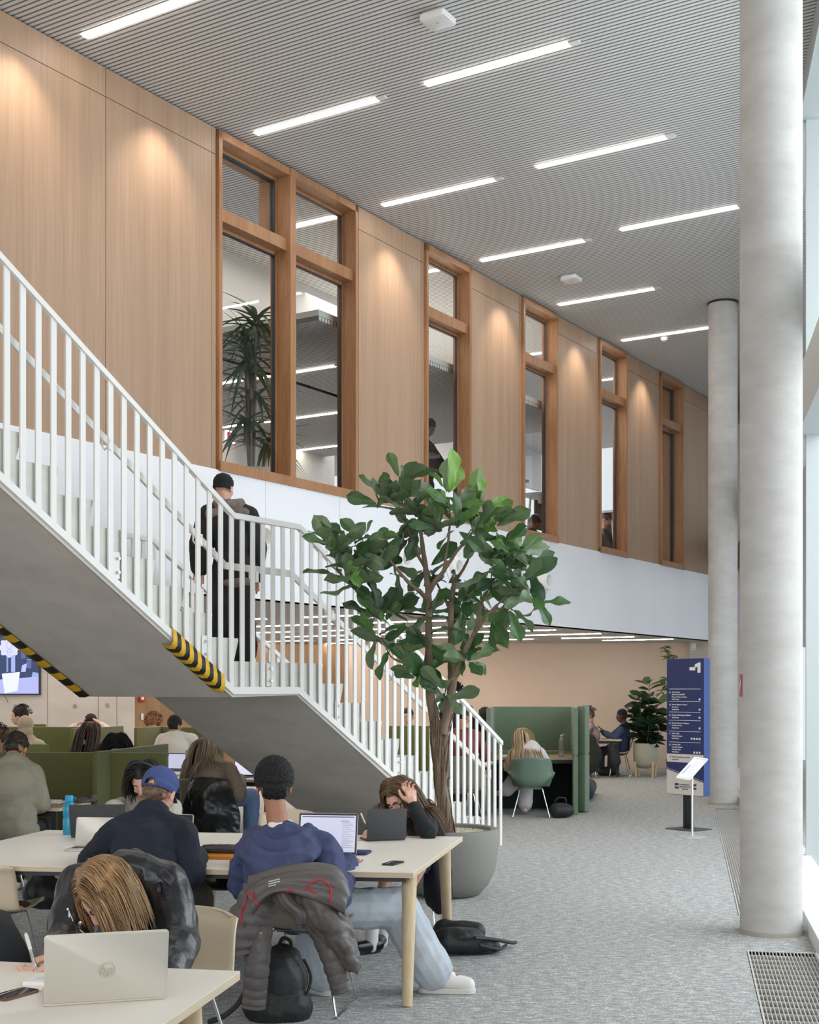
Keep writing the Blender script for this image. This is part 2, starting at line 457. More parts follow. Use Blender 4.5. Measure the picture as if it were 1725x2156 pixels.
# ---- gallery wall
wins = [(2.77, 5.27), (6.82, 7.99), (9.53, 10.68), (12.25, 13.39), (14.92, 16.08)]
WE = 19.5
panels = MB(); band = MB()
Mw = Matrix((D, N, UP)).transposed()
ZB, ZT, ZS = UPF, CEIL-.012, 7.12
edges = [-8.0, -5.5, -3.0, -1.1, 1.22, 2.77]
def wp(s0, s1, zs=(ZB, ZS, ZT)):
    g = .0035
    for z0, z1 in zip(zs[:-1], zs[1:]):
        panels.box(wl((s0+s1)/2, .06, (z0+z1)/2), (s1-s0-2*g, .12, z1-z0-2*g), Mw)
for a, b in zip(edges[:-1], edges[1:]):
    if abs(b-2.77) < .01: wp(a, b-.07); wp(b-.07, b)
    else: wp(a, b)
for (a0, a1), (b0, b1) in zip(wins, wins[1:]+[(WE, WE)]):
    wp(a1, a1+.07); wp(a1+.07, b0-.07 if b0 < WE else b0)
    if b0 < WE: wp(b0-.07, b0)
struct('wall_gallery', panels, M_oak)
bk = MB()                                       # dark backing behind the panel joints
prev = -8.0
for (a, b) in wins+[(WE, WE)]:
    bk.box(wl((prev+a)/2, .16, (ZB+ZT)/2), (a-prev, .05, ZT-ZB), Mw); prev = b
struct('wall_gallery_core', bk, M_black)
bs = [-8, -5.4, -2.8, -.3] + [2.15+1.38*i for i in range(0, 13)]
bs = [x for x in bs if x < WE]+[WE]
for a, b in zip(bs[:-1], bs[1:]): band.box(wl((a+b)/2, -.01, (SOFF+UPF)/2), (b-a-.004, .04, UPF-SOFF), Mw)
band.box(wl((WE-8)/2, .09, SOFF+.06), (WE+8, .2, .12), Mw)
struct('trim_1', band, M_white)
sl = MB(); sl.box(wl((WE-8)/2, 6.1, UPF-.15), (WE+8, 12, .14), Mw); struct('floor_upper', sl, mat('upper_carpet', (.25,.25,.25), .9))

# ---- windows of the gallery wall
M_glass = bpy.data.materials.new('window_glass'); M_glass.use_nodes = True
nt = M_glass.node_tree; nt.nodes.clear()
o_ = nt.nodes.new('ShaderNodeOutputMaterial'); mx_ = nt.nodes.new('ShaderNodeMixShader'); tr_ = nt.nodes.new('ShaderNodeBsdfTransparent'); gl_ = nt.nodes.new('ShaderNodeBsdfGlossy'); fr_ = nt.nodes.new('ShaderNodeFresnel')
tr_.inputs[0].default_value = (.93,.95,.95,1); gl_.inputs['Roughness'].default_value = 0.0; fr_.inputs['IOR'].default_value = 1.5
nt.links.new(fr_.outputs[0], mx_.inputs[0]); nt.links.new(tr_.outputs[0], mx_.inputs[1]); nt.links.new(gl_.outputs[0], mx_.inputs[2]); nt.links.new(mx_.outputs[0], o_.inputs[0])
M_gasket = mat('black_gasket', (.03,.03,.035), .5)
for i, (a, b) in enumerate(wins):
    fr = MB(); gk = MB(); gs = MB()
    cs = (a+b)/2; W_ = b-a; zb, zt = UPF-.01, CEIL-.03
    jw = .05; dep = .22; n0 = .0
    for s in (a+jw/2, b-jw/2): fr.box(wl(s, n0-.03+dep/2, (zb+zt)/2), (jw, dep+.02, zt-zb), Mw)
    fr.box(wl(cs, n0-.03+dep/2, zt-.04), (W_, dep+.02, .08), Mw)
    fr.box(wl(cs, n0-.04+dep/2, zb+.05), (W_, dep+.04, .10), Mw)
    tz = 6.54
    fr.box(wl(cs, n0+.11, tz), (W_, .22, .13), Mw)
    cells = [(a+jw, b-jw)]
    if i == 0:
        mx = cs-.02; fr.box(wl(mx, n0-.035+dep/2, (zb+zt)/2), (.10, dep+.03, zt-zb), Mw)
        cells = [(a+jw, mx-.05), (mx+.05, b-jw)]
    inner = .17                                    # inner sash set back
    for (c0, c1) in cells:
        for (z0, z1) in ((zb+.10, tz-.065), (tz+.065, zt-.08)):
            t_ = .035
            for s in (c0+t_/2, c1-t_/2): fr.box(wl(s, inner, (z0+z1)/2), (t_, .06, z1-z0), Mw)
            for z in (z0+t_/2, z1-t_/2): fr.box(wl((c0+c1)/2, inner, z), (c1-c0, .06, t_), Mw)
            e = t_+.012
            for s in (c0+e-.006, c1-e+.006): gk.box(wl(s, inner-.02, (z0+z1)/2), (.014, .03, z1-z0-2*t_), Mw)
            for z in (z0+e-.006, z1-e+.006): gk.box(wl((c0+c1)/2, inner-.02, z), (c1-c0-2*t_, .03, .014), Mw)
            gs.add([wl(c0+t_, inner, z0+t_), wl(c1-t_, inner, z0+t_), wl(c1-t_, inner, z1-t_), wl(c0+t_, inner, z1-t_)], [(0,1,2,3)])
    w_ = struct('window_%d' % (i+1), fr, M_frame)
    obj('gasket', gk, M_gasket, w_, smooth=None); obj('glass_pane', gs, M_glass, w_, smooth=None)

# ---- rooms behind the gallery windows
iw = MB()
BN = 5.6
solid_to = 12.4
iw.box(wl((solid_to-8)/2, BN, (UPF+CEIL)/2), (solid_to+8, .1, CEIL-UPF), Mw)
s = solid_to
wopen = []
while s < 21:
    iw.box(wl(s+.15, BN, (UPF+CEIL)/2), (.3, .1, CEIL-UPF), Mw)
    iw.box(wl(s+.9, BN, UPF+.35), (1.8, .1, .7), Mw); iw.box(wl(s+.9, BN, 6.5+.45), (1.8, .1, .9), Mw); iw.box(wl(s+.9, BN, 5.35), (1.8, .08, .09), Mw)
    s += 1.8
iw.box(wl(-8, 3, (UPF+CEIL)/2), (.1, 6, CEIL-UPF), Mw)
struct('wall_upper_back', iw, M_intw)
bh = MB(); bh.box(wl(1.5, 2.43, 6.7), (15, .1, 1.4), Mw); struct('trim_2', bh, M_intw)
E_s = 4.95
slat_ceiling('ceiling_upper_low', 6.0, E_s, 12.4, .3, BN, .06)
lc = MB(); lc.box(wl((E_s+12.4)/2, (BN+.3)/2, 6.09), (12.4-E_s, BN-.3, .07), Mw); struct('trim_3', lc, M_intw)

# ---- lower level walls
def wall_seg(name, p, q_, z0, z1, m, th=.15):
    p, q_ = V(p), V(q_); d = (q_-p); n_ = V((-d.y, d.x, 0)).normalized()
    b = MB(); b.prism([p+UP*z0, q_+UP*z0, q_+UP*z1, p+UP*z1], n_*th); return struct(name, b, m)
def on(px, Y): return V(((px-CX)/FPX*Y, Y, 0))
bl = on(735, 28.0); br = on(1452, 27.3)
wall_seg('wall_back', bl, br, 0, SOFF+.1, M_wallp)
wall_seg('wall_back_pier', on(1452, 27.1), on(1560, 26.7), 0, SOFF+.1, M_cwall)
wall_seg('wall_end', on(1452, 27.4)+UP*0, on(1452, 27.4)+V((2.5,-.4,0)), SOFF-.1, CEIL+.3, M_intw)
wall_seg('wall_wood', on(284, 24.5), on(735, 28.2), 0, SOFF+.1, M_wood_dark)
cw = struct('wall_left', MB().prism([on(-700, 22.6), on(284, 21.8), on(284, 21.8)+UP*(SOFF+.1), on(-700, 22.6)+UP*(SOFF+.1)], (-.35, .35, 0)), M_cwall)
jn = MB()
for px in (100, 207, 246):
    p = on(px, 22.05-.8*(px+700)/984*0-.0); 
    yy = 22.6-.8*(px+700)/984
    p = on(px, yy-.004); jn.box(p+UP*1.35, (.012, .008, 2.6))
for px, py in ((158, 1487), (226, 1485), (-60, 1487), (33,1487)):
    yy = 22.6-.8*(px+700)/984; p = at(px, py, yy-.006)
    jn.lathe([(.0,0),(.035,0),(.035,.006),(.0,.006)], p, 16, Matrix.Rotation(PI/2, 3, 'X'))
struct('trim_4', jn, mat('joint_grey', (.30,.28,.25), .8))
bb = MB(); bb.prism([bl+V((0,-.012,0)), br+V((0,-.012,0)), br+V((0,-.012,.07)), bl+V((0,-.012,.07))], (0,-.012,0))
struct('baseboard_back', bb, mat('grey_base', (.5,.48,.46), .7))

# ---- columns
for (px, Y, lab) in ((1624, 9.24, 'near round concrete column by the window, red sign on its side'), (1522.5, 19.57, 'far round concrete column behind the blue directory sign')):
    r = .2115; c = on(px, Y); n = 60
    mbc = MB(); mbc.lathe([(r, 0), (r, CEIL)], c, n)
    t = thing('column', lab, 'column', c); obj('shaft', mbc, M_conc, t)
    cr_ = MB(); cr_.lathe([(r+.012, 0), (r+.006, .02), (r, .03)], c, n)
    obj('carpet_edge', cr_, mat('carpet_edge', (.36,.33,.29), .9), t)
    if Y > 15:
        k_ = MB(); k_.lathe([(r+.012, CEIL-.03), (r+.012, CEIL)], c, n); obj('dark_collar', k_, M_gasket, t)  # dark ring round the top of the far column

# ---- facade on the right
FO = .72
def fp(a, o=FO, z=0.0): return G0 + FD*a + FN*o + UP*z
Mf = Matrix((FN, FD, UP)).transposed()
M_sill = mat('sill_white', (.82,.80,.78), .4)
sil = MB(); sil.box(fp(4.5, (GRW+FO)/2+.03, .055), (FO-GRW+.06, 31, .11), Mf); struct('trim_5', sil, M_sill)
M_mull = mat('mullion_grey', (.50,.54,.54), .4, metal=.2)
fa = MB(); gl = MB()
fa.box(fp(4.5, FO+.05, 4.40), (.22, 31, .56), Mf)                    # spandrel rail
fa.box(fp(4.5, FO+.06, CEIL-.12), (.2, 31, .3), Mf)
for k in range(-3, 7): fa.box(fp(-2.9+k*3.6, FO+.1, CEIL/2), (.16, .06, CEIL), Mf)
win_f = struct('window_6', fa, M_mull)
gl.add([fp(-11, FO+.12, .05), fp(19, FO+.12, .05), fp(19, FO+.12, CEIL), fp(-11, FO+.12, CEIL)], [(0,1,2,3)])
M_fglass = bpy.data.materials.new('facade_glass'); M_fglass.use_nodes = True
nt = M_fglass.node_tree; nt.nodes.clear()
o_ = nt.nodes.new('ShaderNodeOutputMaterial'); mx_ = nt.nodes.new('ShaderNodeMixShader'); tr_ = nt.nodes.new('ShaderNodeBsdfTransparent'); gl_ = nt.nodes.new('ShaderNodeBsdfGlossy'); gl_.inputs['Roughness'].default_value = .02
mx_.inputs[0].default_value = .06; tr_.inputs[0].default_value = (.95,.97,.98,1)
nt.links.new(tr_.outputs[0], mx_.inputs[1]); nt.links.new(gl_.outputs[0], mx_.inputs[2]); nt.links.new(mx_.outputs[0], o_.inputs[0])
obj('glass_pane', gl, M_fglass, win_f, smooth=None)

# ================================================================ LUMINAIRES
M_led = mat('led_diffuser', (1,1,1), .5, emit=(1,.94,.86), estr=22)
M_led2 = mat('led_diffuser_low', (1,1,1), .5, emit=(1,.88,.76), estr=34)
def strip(name, a, length, z, m, w=.07, lab='', grp=None):
    t = thing(name, lab, 'light', a + UP*z, 0, grp)
    b = MB(); c = a - N*length/2
    b.box(c+UP*(z-.004), (w, length, .012), Matrix((D, -N, UP)).transposed()); obj('diffuser', b, m, t, smooth=None)
    e = MB(); e.box(a - N*(length+.05)+UP*(z-.002), (w, .1, .014), Matrix((D, -N, UP)).transposed()); obj('end_cap', e, M_rail, t, smooth=None)
    return t
B0 = V((-1.572, 13.6, 0)); D0 = V((.159, 12.5, 0))
for k, lab in zip(range(-4, 4), ('ceiling strip light behind the camera side, fourth row', 'ceiling strip light above the camera', 'ceiling strip light just above the picture', 'ceiling strip light cut by the top edge above the oak wall',
        'ceiling strip light above the double window', 'ceiling strip light between the first two windows', 'ceiling strip light near the second small window', 'ceiling strip light closest to the third small window')):
    strip('ceiling_light', B0 + D*2.385*k, 1.49, CEIL, M_led, lab=lab, grp='strip lights of the high ceiling')
strip('ceiling_light', B0 + D*2.385*4, 1.49, CEIL, M_led, lab='farthest ceiling strip light beside the smoke detector', grp='strip lights of the high ceiling')
for k, lab in zip(range(-3, 3), ('strip light far behind the white access point', 'strip light behind the near access point', 'strip light beside the near access point', 'strip light in the row by the window, below the white access point',
        'middle strip light of the row by the window', 'strip light touching the near column in the row by the window')):
    strip('ceiling_light', D0 + D*2.33*k, 1.48, CEIL, M_led, lab=lab, grp='strip lights of the high ceiling')
# upstairs room
for k in (1, 2, 3, 4, 5, 6):
    strip('ceiling_light', V((-3.3, 14.7, 0)) + D*2.385*k, 1.49, CEIL, M_led, lab='strip light seen through the upstairs windows, number %s from the double window' % ('one','two','three','four','five','six')[k-1], grp='strip lights upstairs')
for k, (px, py) in enumerate(((706, 770), (713, 868), (712, 938), (515, 799), (545, 889))):
    Y = 4.3*FPX/(HY-py); p = on(px, Y) + N*1.45
    strip('ceiling_light', p, 1.45, 6.0, M_led2, w=.05, lab='thin light under the low upstairs ceiling in the double window, %s' % ('upper right','middle right','lowest right','upper beside the plant','lower beside the plant')[k], grp='strip lights of the low upstairs ceiling')
# under the gallery
k = 0
for row, (py, Y) in enumerate(((1270, 14.9), (1292, 16.9), (1311, 19.0), (1323, 21.0), (1333, 23.0), (1341, 24.9), (1347, 26.6))):
    base = V((4.6, Y-1.1, 0)) + D*0
    for c in range(0, 9):
        st = base + N*(2.05*c + (.0 if row % 2 else .95))
        px = st.x/st.y*FPX+CX
        rel = (st-P0)
        if rel.dot(N) < 1.7 or st.y > 27 and st.x > -1.0: continue
        if st.y > 22 and px < 290: continue
        k += 1
        strip('ceiling_light', st, 1.45, SOFF-.002, M_led2, w=.028, lab='thin strip light under the gallery soffit', grp='strip lights of the low soffit')

# access points, smoke detector
M_ap = mat('device_white', (.78,.78,.76), .4)
for (px, py, s_, lab) in ((922, 42, .24, 'square white access point on the ceiling near the top of the picture'), (1203, 588, .24, 'small square white access point on the ceiling between two strip lights')):
    Y = (CEIL-.05-EYE)*FPX/(HY-py); p = on(px, Y)
    t = thing('access_point', lab, 'access point', p+UP*(CEIL-.07))
    R_ = Matrix.Rotation(math.radians(58), 4, 'Z'); Mt = Matrix.Translation(p+UP*(CEIL-.075)) @ R_
    b = MB(); b.rslab(s_, s_, .05, .03, Mt); obj('housing', b, M_ap, t)
    b = MB(); b.box(p+UP*(CEIL-.015), (s_*.8, s_*.8, .03), R_.to_3x3()); obj('bracket', b, M_mull, t, smooth=None)
    b = MB(); b.lathe([(0,0),(.012,0),(.012,.003),(0,.003)], p+UP*(CEIL-.079), 14); obj('logo_mark', b, M_mull, t)
p = on(1399, 5.66*FPX/(HY-716))
t = thing('smoke_detector', 'round white smoke detector below the farthest ceiling light', 'detector', p+UP*(CEIL-.06))
b = MB(); b.lathe([(0,-.06),(.03,-.06),(.05,-.045),(.05,-.02),(.065,-.02),(.065,0),(0,0)], p+UP*CEIL, 24); obj('housing', b, M_ap, t)
b = MB(); b.lathe([(.0,-.066),(.018,-.066),(.018,-.055),(.0,-.055)], p+UP*CEIL, 16); obj('sensor', b, M_mull, t)

# jet nozzles on the white band
for i, s_ in enumerate((3.42, 4.83, 6.2, 7.5, 8.85, 10.17)):
    c = wl(s_, -.03, 3.30); R_ = Matrix((D, UP, -N)).transposed()
    t = thing('air_nozzle', 'round white air nozzle on the white band, %s' % ('behind the person on the stairs','left of the fiddle-leaf tree crown','hidden behind the left of the tree crown','in the middle of the tree crown','behind the right of the tree crown','just right of the tree crown')[i], 'air nozzle', c, 0, 'air nozzles on the white band')
    b = MB(); b.lathe([(.19,0),(.19,.015),(.165,.03),(.15,.03),(.15,.06),(.12,.10),(.09,.105),(.085,.09),(.07,.04),(.0,.035)], c, 36, R_); obj('nozzle_ring', b, M_rail, t)
    b = MB(); b.lathe([(.0,.046),(.066,.05),(.066,.044),(.0,.04)], c, 24, R_); obj('throat', b, mat('nozzle_grey', (.45,.46,.47), .5), t)

# ================================================================ WORLD, CAMERA, FILL LAMPS
w = bpy.data.worlds.new('overcast'); bpy.context.scene.world = w; w.use_nodes = True
nt = w.node_tree; bg = nt.nodes['Background']
tc = nt.nodes.new('ShaderNodeTexCoord'); sp = nt.nodes.new('ShaderNodeSeparateXYZ'); r = nt.nodes.new('ShaderNodeValToRGB')
mpn = nt.nodes.new('ShaderNodeMapRange'); mpn.inputs[1].default_value = -.3; mpn.inputs[2].default_value = .5
nt.links.new(tc.outputs['Generated'], sp.inputs[0]); nt.links.new(sp.outputs[2], mpn.inputs[0]); nt.links.new(mpn.outputs[0], r.inputs[0]); nt.links.new(r.outputs[0], bg.inputs[0])
r.color_ramp.elements[0].color = (.60,.66,.72,1); r.color_ramp.elements[1].color = (.86,.93,.97,1)
bg.inputs[1].default_value = 1.0
cam = bpy.data.cameras.new('camera'); co = bpy.data.objects.new('camera', cam); C.objects.link(co)
co.location = (0, 0, EYE); co.rotation_euler = (PI/2, 0, 0)
cam.sensor_fit = 'HORIZONTAL'; cam.sensor_width = 36; cam.lens = 36*FPX/1725; cam.shift_y = (HY-1078)/1725; cam.clip_end = 200
bpy.context.scene.camera = co
R_w = math.radians
def area(name, loc, to, sx, sy, power, col=(1,1,1)):
    l = bpy.data.lights.new(name, 'AREA'); l.shape = 'RECTANGLE'; l.size = sx; l.size_y = sy; l.energy = power; l.color = col
    o = bpy.data.objects.new(name, l); C.objects.link(o); o.location = loc
    o.rotation_euler = (V(to)-V(loc)).to_track_quat('-Z', 'Z').to_euler(); return o
area('daylight_facade', fp(2, 3.2, 4.5), fp(2, -4, 1.5), 30, 8, 2200, (.88,.95,1))
area('fill_behind', (-3, -7.5, 4.2), (-1, 10, 1.0), 16, 6, 600, (1,.95,.9))  # added fill from the open side behind the camera
def area_down(name, loc, lx, ly, power, col):
    o = area(name, loc, V(loc)-UP, lx, ly, power, col); o.rotation_euler = (0, 0, math.atan2(D.y, D.x)); return o
area_down('upstairs_fill', wl(3, 1.3, 7.3), 9, 1.4, 55, (1,.93,.85)); area_down('upstairs_fill_low', wl(7, 3.5, 5.9), 4, 3, 60, (1,.93,.85))  # added fill to brighten the upper rooms, no fitting of its own
area_down('upstairs_fill_far', wl(13.5, 2.8, 7.3), 12, 4, 400, (1,.95,.9))
area_down('soffit_fill', wl(9, 6, SOFF-.03), 14, 7, 230, (1,.88,.76)); area_down('soffit_fill_left', wl(-1, 8, SOFF-.03), 8, 7, 110, (1,.86,.74))  # broad fill added under the gallery on top of the strip lights
for s_ in (.15, 1.9, 6.0, 8.9, 11.4, 14.1):
    p_ = wl(s_, -.42, CEIL-.05); l = bpy.data.lights.new('wall_washer', 'SPOT'); l.energy = 62; l.color = (1,.86,.70); l.spot_size = R_w(88); l.spot_blend = .9; l.shadow_soft_size = .04
    o = bpy.data.objects.new('wall_washer', l); C.objects.link(o); o.location = p_; o.rotation_euler = (wl(s_, .25, 4.6)-p_).to_track_quat('-Z', 'Y').to_euler()
sc_ = bpy.context.scene
sc_.view_settings.view_transform = 'Standard'; sc_.view_settings.look = 'None'
sc_.view_settings.exposure = 0.25
sc_.cycles.use_denoising = True
sc_.cycles.use_adaptive_sampling = True; sc_.cycles.adaptive_threshold = .08; sc_.cycles.time_limit = 1100
sc_.cycles.max_bounces = 6; sc_.cycles.diffuse_bounces = 3; sc_.cycles.glossy_bounces = 3; sc_.cycles.transmission_bounces = 6; sc_.cycles.transparent_max_bounces = 10
sc_.cycles.sample_clamp_indirect = 6
# ================================================================ STAIR
S0 = V((-.962, 11.3, 0))
def st(u, n, z): return S0 + D*u + N*n + UP*z
SW = 1.65
LZ = 1.92; RL, GL = LZ/11, .315; RU, GU = (UPF+.02-LZ)/11, .319
U0, U1 = -.779, .381
t = thing('staircase', 'concrete staircase with a landing rising from the floor to the gallery', 'staircase', st(0, SW/2, 0))
# stepped outline with slightly undercut risers (u,z)
top = []
for k in range(11, 0, -1):
    u = U0-GU*(k-1)                      # nose of tread k (height above landing k*RU)
    top.append((u-GU, LZ+k*RU)) if k == 11 else None
    top += [(u, LZ+k*RU), (u-.0, LZ+k*RU-.02), (u-.055, LZ+(k-1)*RU)]
top += []
for k in range(0, 11):
    u = U1+GL*k; z = LZ-k*RL
    top += [(u, z), (u, z-.02), (u-.055, z-RL)]
end_u = U1+GL*10-.055
prof = [p for p in top]
prof[0] = (U0-GU*10-.6, UPF+.02)
bot = [(end_u, 0.0), (2.97, 0.0), (-.02, 1.645), (-.868, 1.632), (U0-GU*10-.6, 1.632+.588*(U0*-1+GU*10+.6-.868))]
poly = prof[:-1] + bot
b = MB(); n_ = len(poly)
# quads between near and far side, side caps triangulated by bmesh
near = [st(u, 0, z) for u, z in poly]
b.prism(near, N*SW)
me = b.mesh('stair_flight')
bm = bmesh.new(); bm.from_mesh(me); bmesh.ops.triangulate(bm, faces=[f for f in bm.faces if len(f.verts) > 4]); bm.to_mesh(me); bm.free()
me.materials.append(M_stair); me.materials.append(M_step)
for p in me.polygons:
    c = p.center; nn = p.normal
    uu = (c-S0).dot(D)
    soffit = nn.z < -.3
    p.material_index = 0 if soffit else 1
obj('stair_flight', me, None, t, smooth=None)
# grey cast edge below the steel stringer
b = MB()
for (a, c) in (((U0-GU*10-.6, 1.632+.588*(-U0+GU*10+.6-.868)), (-.868, 1.632)), ((-.868, 1.632), (-.02, 1.645)), ((-.02, 1.645), (2.97, 0.0))):
    b.prism([st(a[0], -.012, a[1]), st(c[0], -.012, c[1]), st(c[0], -.012, c[1]+.075), st(a[0], -.012, a[1]+.075)], N*.02)
obj('cast_edge', b, M_stair, t, smooth=None)

M_steel = mat('brushed_steel', (.6,.6,.6), .3, metal=1)
def railing(name, lab, n, u_from, n_side, u_end=3.67):
    """line: bottom stringer and top rail, both parallel to the flights"""
    so, sl_ = .592, .547
    def zb(u): return 1.685+(-.868-u)*.592 if u < -.868 else (1.685 if u < 0.0 else 1.685-u*sl_)
    def zt(u): return 3.10+(-.868-u)*.602 if u < -.868 else (3.10 if u < .0 else 3.10-u*.5365)
    t = thing(name, lab, 'railing', st((u_from+u_end)/2, n, 0))
    P = [u_from]+[x for x in (-.868, .0) if x > u_from]+[u_end]
    tr = MB(); br_ = MB(); w = .012
    for a, c in zip(P[:-1], P[1:]):
        tr.prism([st(a, n-.022, zt(a)-.045), st(c, n-.022, zt(c)-.045), st(c, n-.022, zt(c)), st(a, n-.022, zt(a))], N*.044)
        za, zc = zb(a), zb(c)
        cc = c
        if zc < 0: cc = 1.685/sl_; zc = 0.0
        br_.prism([st(a, n-.010, za-.03), st(cc, n-.010, max(zc-.03, .0)), st(cc, n-.010, zc+.03), st(a, n-.010, za+.03)], N*.020)
    obj('top_rail', tr, M_rail, t, smooth=None); obj('stringer', br_, M_rail, t, smooth=None)
    u = u_end-.02; bars = []
    while u > u_from:
        bars.append(u); u -= .1335
    for k, u in enumerate(bars):
        z0 = max(zb(u), 0.0) if u < 1.685/sl_ else 0.0
        bm_ = MB(); bm_.prism([st(u-.024, n-.007, max(0, z0)), st(u+.024, n-.007, max(0, z0 - (.0))), st(u+.024, n-.007, zt(u+.024)-.02), st(u-.024, n-.007, zt(u-.024)-.02)], N*.014)
        obj('baluster', bm_, M_rail, t, smooth=None)
    # lower handrail on brackets on the stair side
    def zh(u): return zt(u)-.40
    hn = n+.075*n_side
    hr = MB()
    for a, c in zip(P[:-1], P[1:]):
        cc = min(c, u_end-.25)
        hr.prism([st(a, hn-.008, zh(a)-.045), st(cc, hn-.008, zh(cc)-.045), st(cc, hn-.008, zh(cc)+.01), st(a, hn-.008, zh(a)+.01)], N*.024)
    obj('handrail', hr, M_rail, t, smooth=None)
    for u in [x for x in (-2.23, -1.26, -.57, .49, 1.5, 2.5, 3.4) if x > u_from]:
        bb_ = MB(); bb_.tube([st(u, n+.01*n_side, zh(u)-.10), st(u, n+.05*n_side, zh(u)-.12), st(u, hn, zh(u)-.09), st(u, hn, zh(u)-.03)], .007, 8)
        bb_.box(st(u, n, zh(u)-.09), (.03, .02, .09), Matrix((D, N, UP)).transposed())
        for dz in (.0, -.065): bb_.tube([st(u, n-.016*n_side, zh(u)-.06+dz), st(u, n+.016*n_side, zh(u)-.06+dz)], .008, 8)
        obj('handrail_bracket', bb_, M_rail, t)
    for u in [x for x in (-2.16, -1.21, -.40, .58, 1.58, 2.55) if x > u_from]:
        z = zb(u)+.13; p_ = MB(); p_.box(st(u, n+.006*n_side, z), (.065, .006, .19), Matrix((D, N, UP)).transposed())
        f = obj('fixing_plate', p_, M_rail, t, smooth=None)
        for dz in (-.05, .05):
            c_ = MB(); c_.tube([st(u+.008, n-.02*n_side, z+dz), st(u+.008, n+.02*n_side, z+dz)], .011, 10); obj('bolt', c_, M_steel, f)
    return t
railing('stair_railing', 'white slatted stair railing on the near side of the concrete stairs', -.02, U0-GU*10-.3, 1)
railing('stair_railing', 'white slatted stair railing on the far side of the stairs, seen behind the steps', SW+.03, -.60, -1)

# yellow and black bumper strips on the soffit edges
def hazard(lab, p0, p1, wid, nrm, down, n=11):
    t = thing('edge_bumper', lab, 'bumper', (p0+p1)/2)
    d = (p1-p0); L_ = d.length; d = d/L_
    A = MB(); B_ = MB(); tgt = [A, B_]
    for k in range(n):
        a = p0 + d*L_*k/n; e = d*L_/n
        sk = d*L_/n*.45
        m_ = tgt[k % 2]
        # rounded L profile: side strip plus underside strip
        prof_ = [nrm*.0+UP*.11, nrm*.022+UP*.10, nrm*.030+UP*.05, nrm*.026-UP*.005, nrm*.0-UP*.03, -nrm*.06-UP*.028+down*0, -nrm*.11-UP*.012]
        m_.grid([[a+q_+ (sk*(i/len(prof_))) for i, q_ in enumerate(prof_)], [a+e+q_+(sk*(i/len(prof_))) for i, q_ in enumerate(prof_)]])
    obj('yellow_stripe', A, mat('hazard_yellow', s2l(228,180,40), .45), t, smooth=60)
    obj('black_stripe', B_, mat('hazard_black', (.015,.015,.015), .45), t, smooth=60)
def soz(u): return 1.632+.588*(-.868-u)
hazard('yellow and black bumper strip on the near edge of the upper stair flight', st(-1.60, -.015, soz(-1.60)), st(-1.0, -.015, soz(-1.0)), .1, -N, -UP, 13)
hazard('yellow and black bumper strip on the far edge of the stair flight, beside the screen', st(-1.95, SW, soz(-1.95)), st(-.93, SW, soz(-.93)), .1, N, -UP, 12)
# ================================================================ FURNITURE
ROT = math.radians(10.3)                       # room grid direction of the furniture
TU = V((math.cos(ROT), -math.sin(ROT), 0)); TV = V((math.sin(ROT), math.cos(ROT), 0))
TZ = .72
M_top = mat('table_laminate', s2l(238,230,218), .42, var=.01, vscale=2)
M_chrome = mat('chrome_wire', (.72,.72,.72), .18, metal=1)
M_dark = mat('black_steel', (.03,.03,.032), .45)

def wood_leg(name, p_top, p_bot, parent, r0=.042, r1=.028, m=None):
    b = MB(); b.tube([p_top, (p_top+p_bot)/2, p_bot], [r0, (r0+r1)/2, r1], 16); return obj(name, b, m or M_leg, parent)
def table(label, corners, legs, beam=True, group=None, legm=None):
    c = sum(corners, V((0,0,0)))/4; c.z = 0
    t = thing('study_table', label, 'table', c, 0, group)
    b = MB(); b.slab(corners, TZ-.003, TZ); b2 = MB()
    b2.slab([x+(c-x).normalized()*.0 for x in corners], TZ-.030, TZ-.0032)
    b3 = MB(); b3.slab([x+V((c.x-x.x, c.y-x.y, 0)).normalized()*.05 for x in corners], TZ-.055, TZ-.0305)
    obj('table_top', b, M_top, t, smooth=None); obj('plywood_edge', b2, M_ply, t, smooth=None)
    obj('under_frame', b3, M_dark, t, smooth=None)
    for a, d in legs: wood_leg('leg', V((*a, TZ-.03)), V((*d, 0)), t, m=legm)
    return t
# main table
CR = V((.02, 7.06, 0)); CRF = V((.352, 8.78, 0)); CLF = V((-2.52, 9.19, 0)); CLN = V((-2.86, 7.42, 0))
def fz(px, py, z=0): p = flr(px, py, z); return (p.x, p.y)
table('big pale study table in the middle with four people working at it', [CR, CRF, CLF, CLN],
      [((.0, 7.22), (-.012, 7.09)), ((.225, 8.60), fz(943, 1983)), ((-2.38, 8.95), (-2.40, 9.12)), ((-2.65, 7.55), (-2.68, 7.42)), ((-1.30, 8.70), fz(440, 2003)), ((-1.42, 7.45), (-1.45, 7.3))])
# front table
FC = V((-.588, 4.59, 0))
f1 = V((-.588, 4.60, 0)); f2 = f1 - TV*1.7; f3 = f2 - TU*2.3; f4 = f1 - TU*2.3
table('pale study table at the bottom left carrying the silver laptop', [f2, f1, f4, f3], [((f1.x-.15, f1.y-.18), (f1.x-.12, f1.y-.06)), ((f4.x+.2, f4.y-.2), (f4.x+.2, f4.y-.05)), ((f2.x-.2, f2.y+.25), (f2.x-.22, f2.y+.10)), ((f3.x+.3, f3.y+.3), (f3.x+.3, f3.y+.15))])
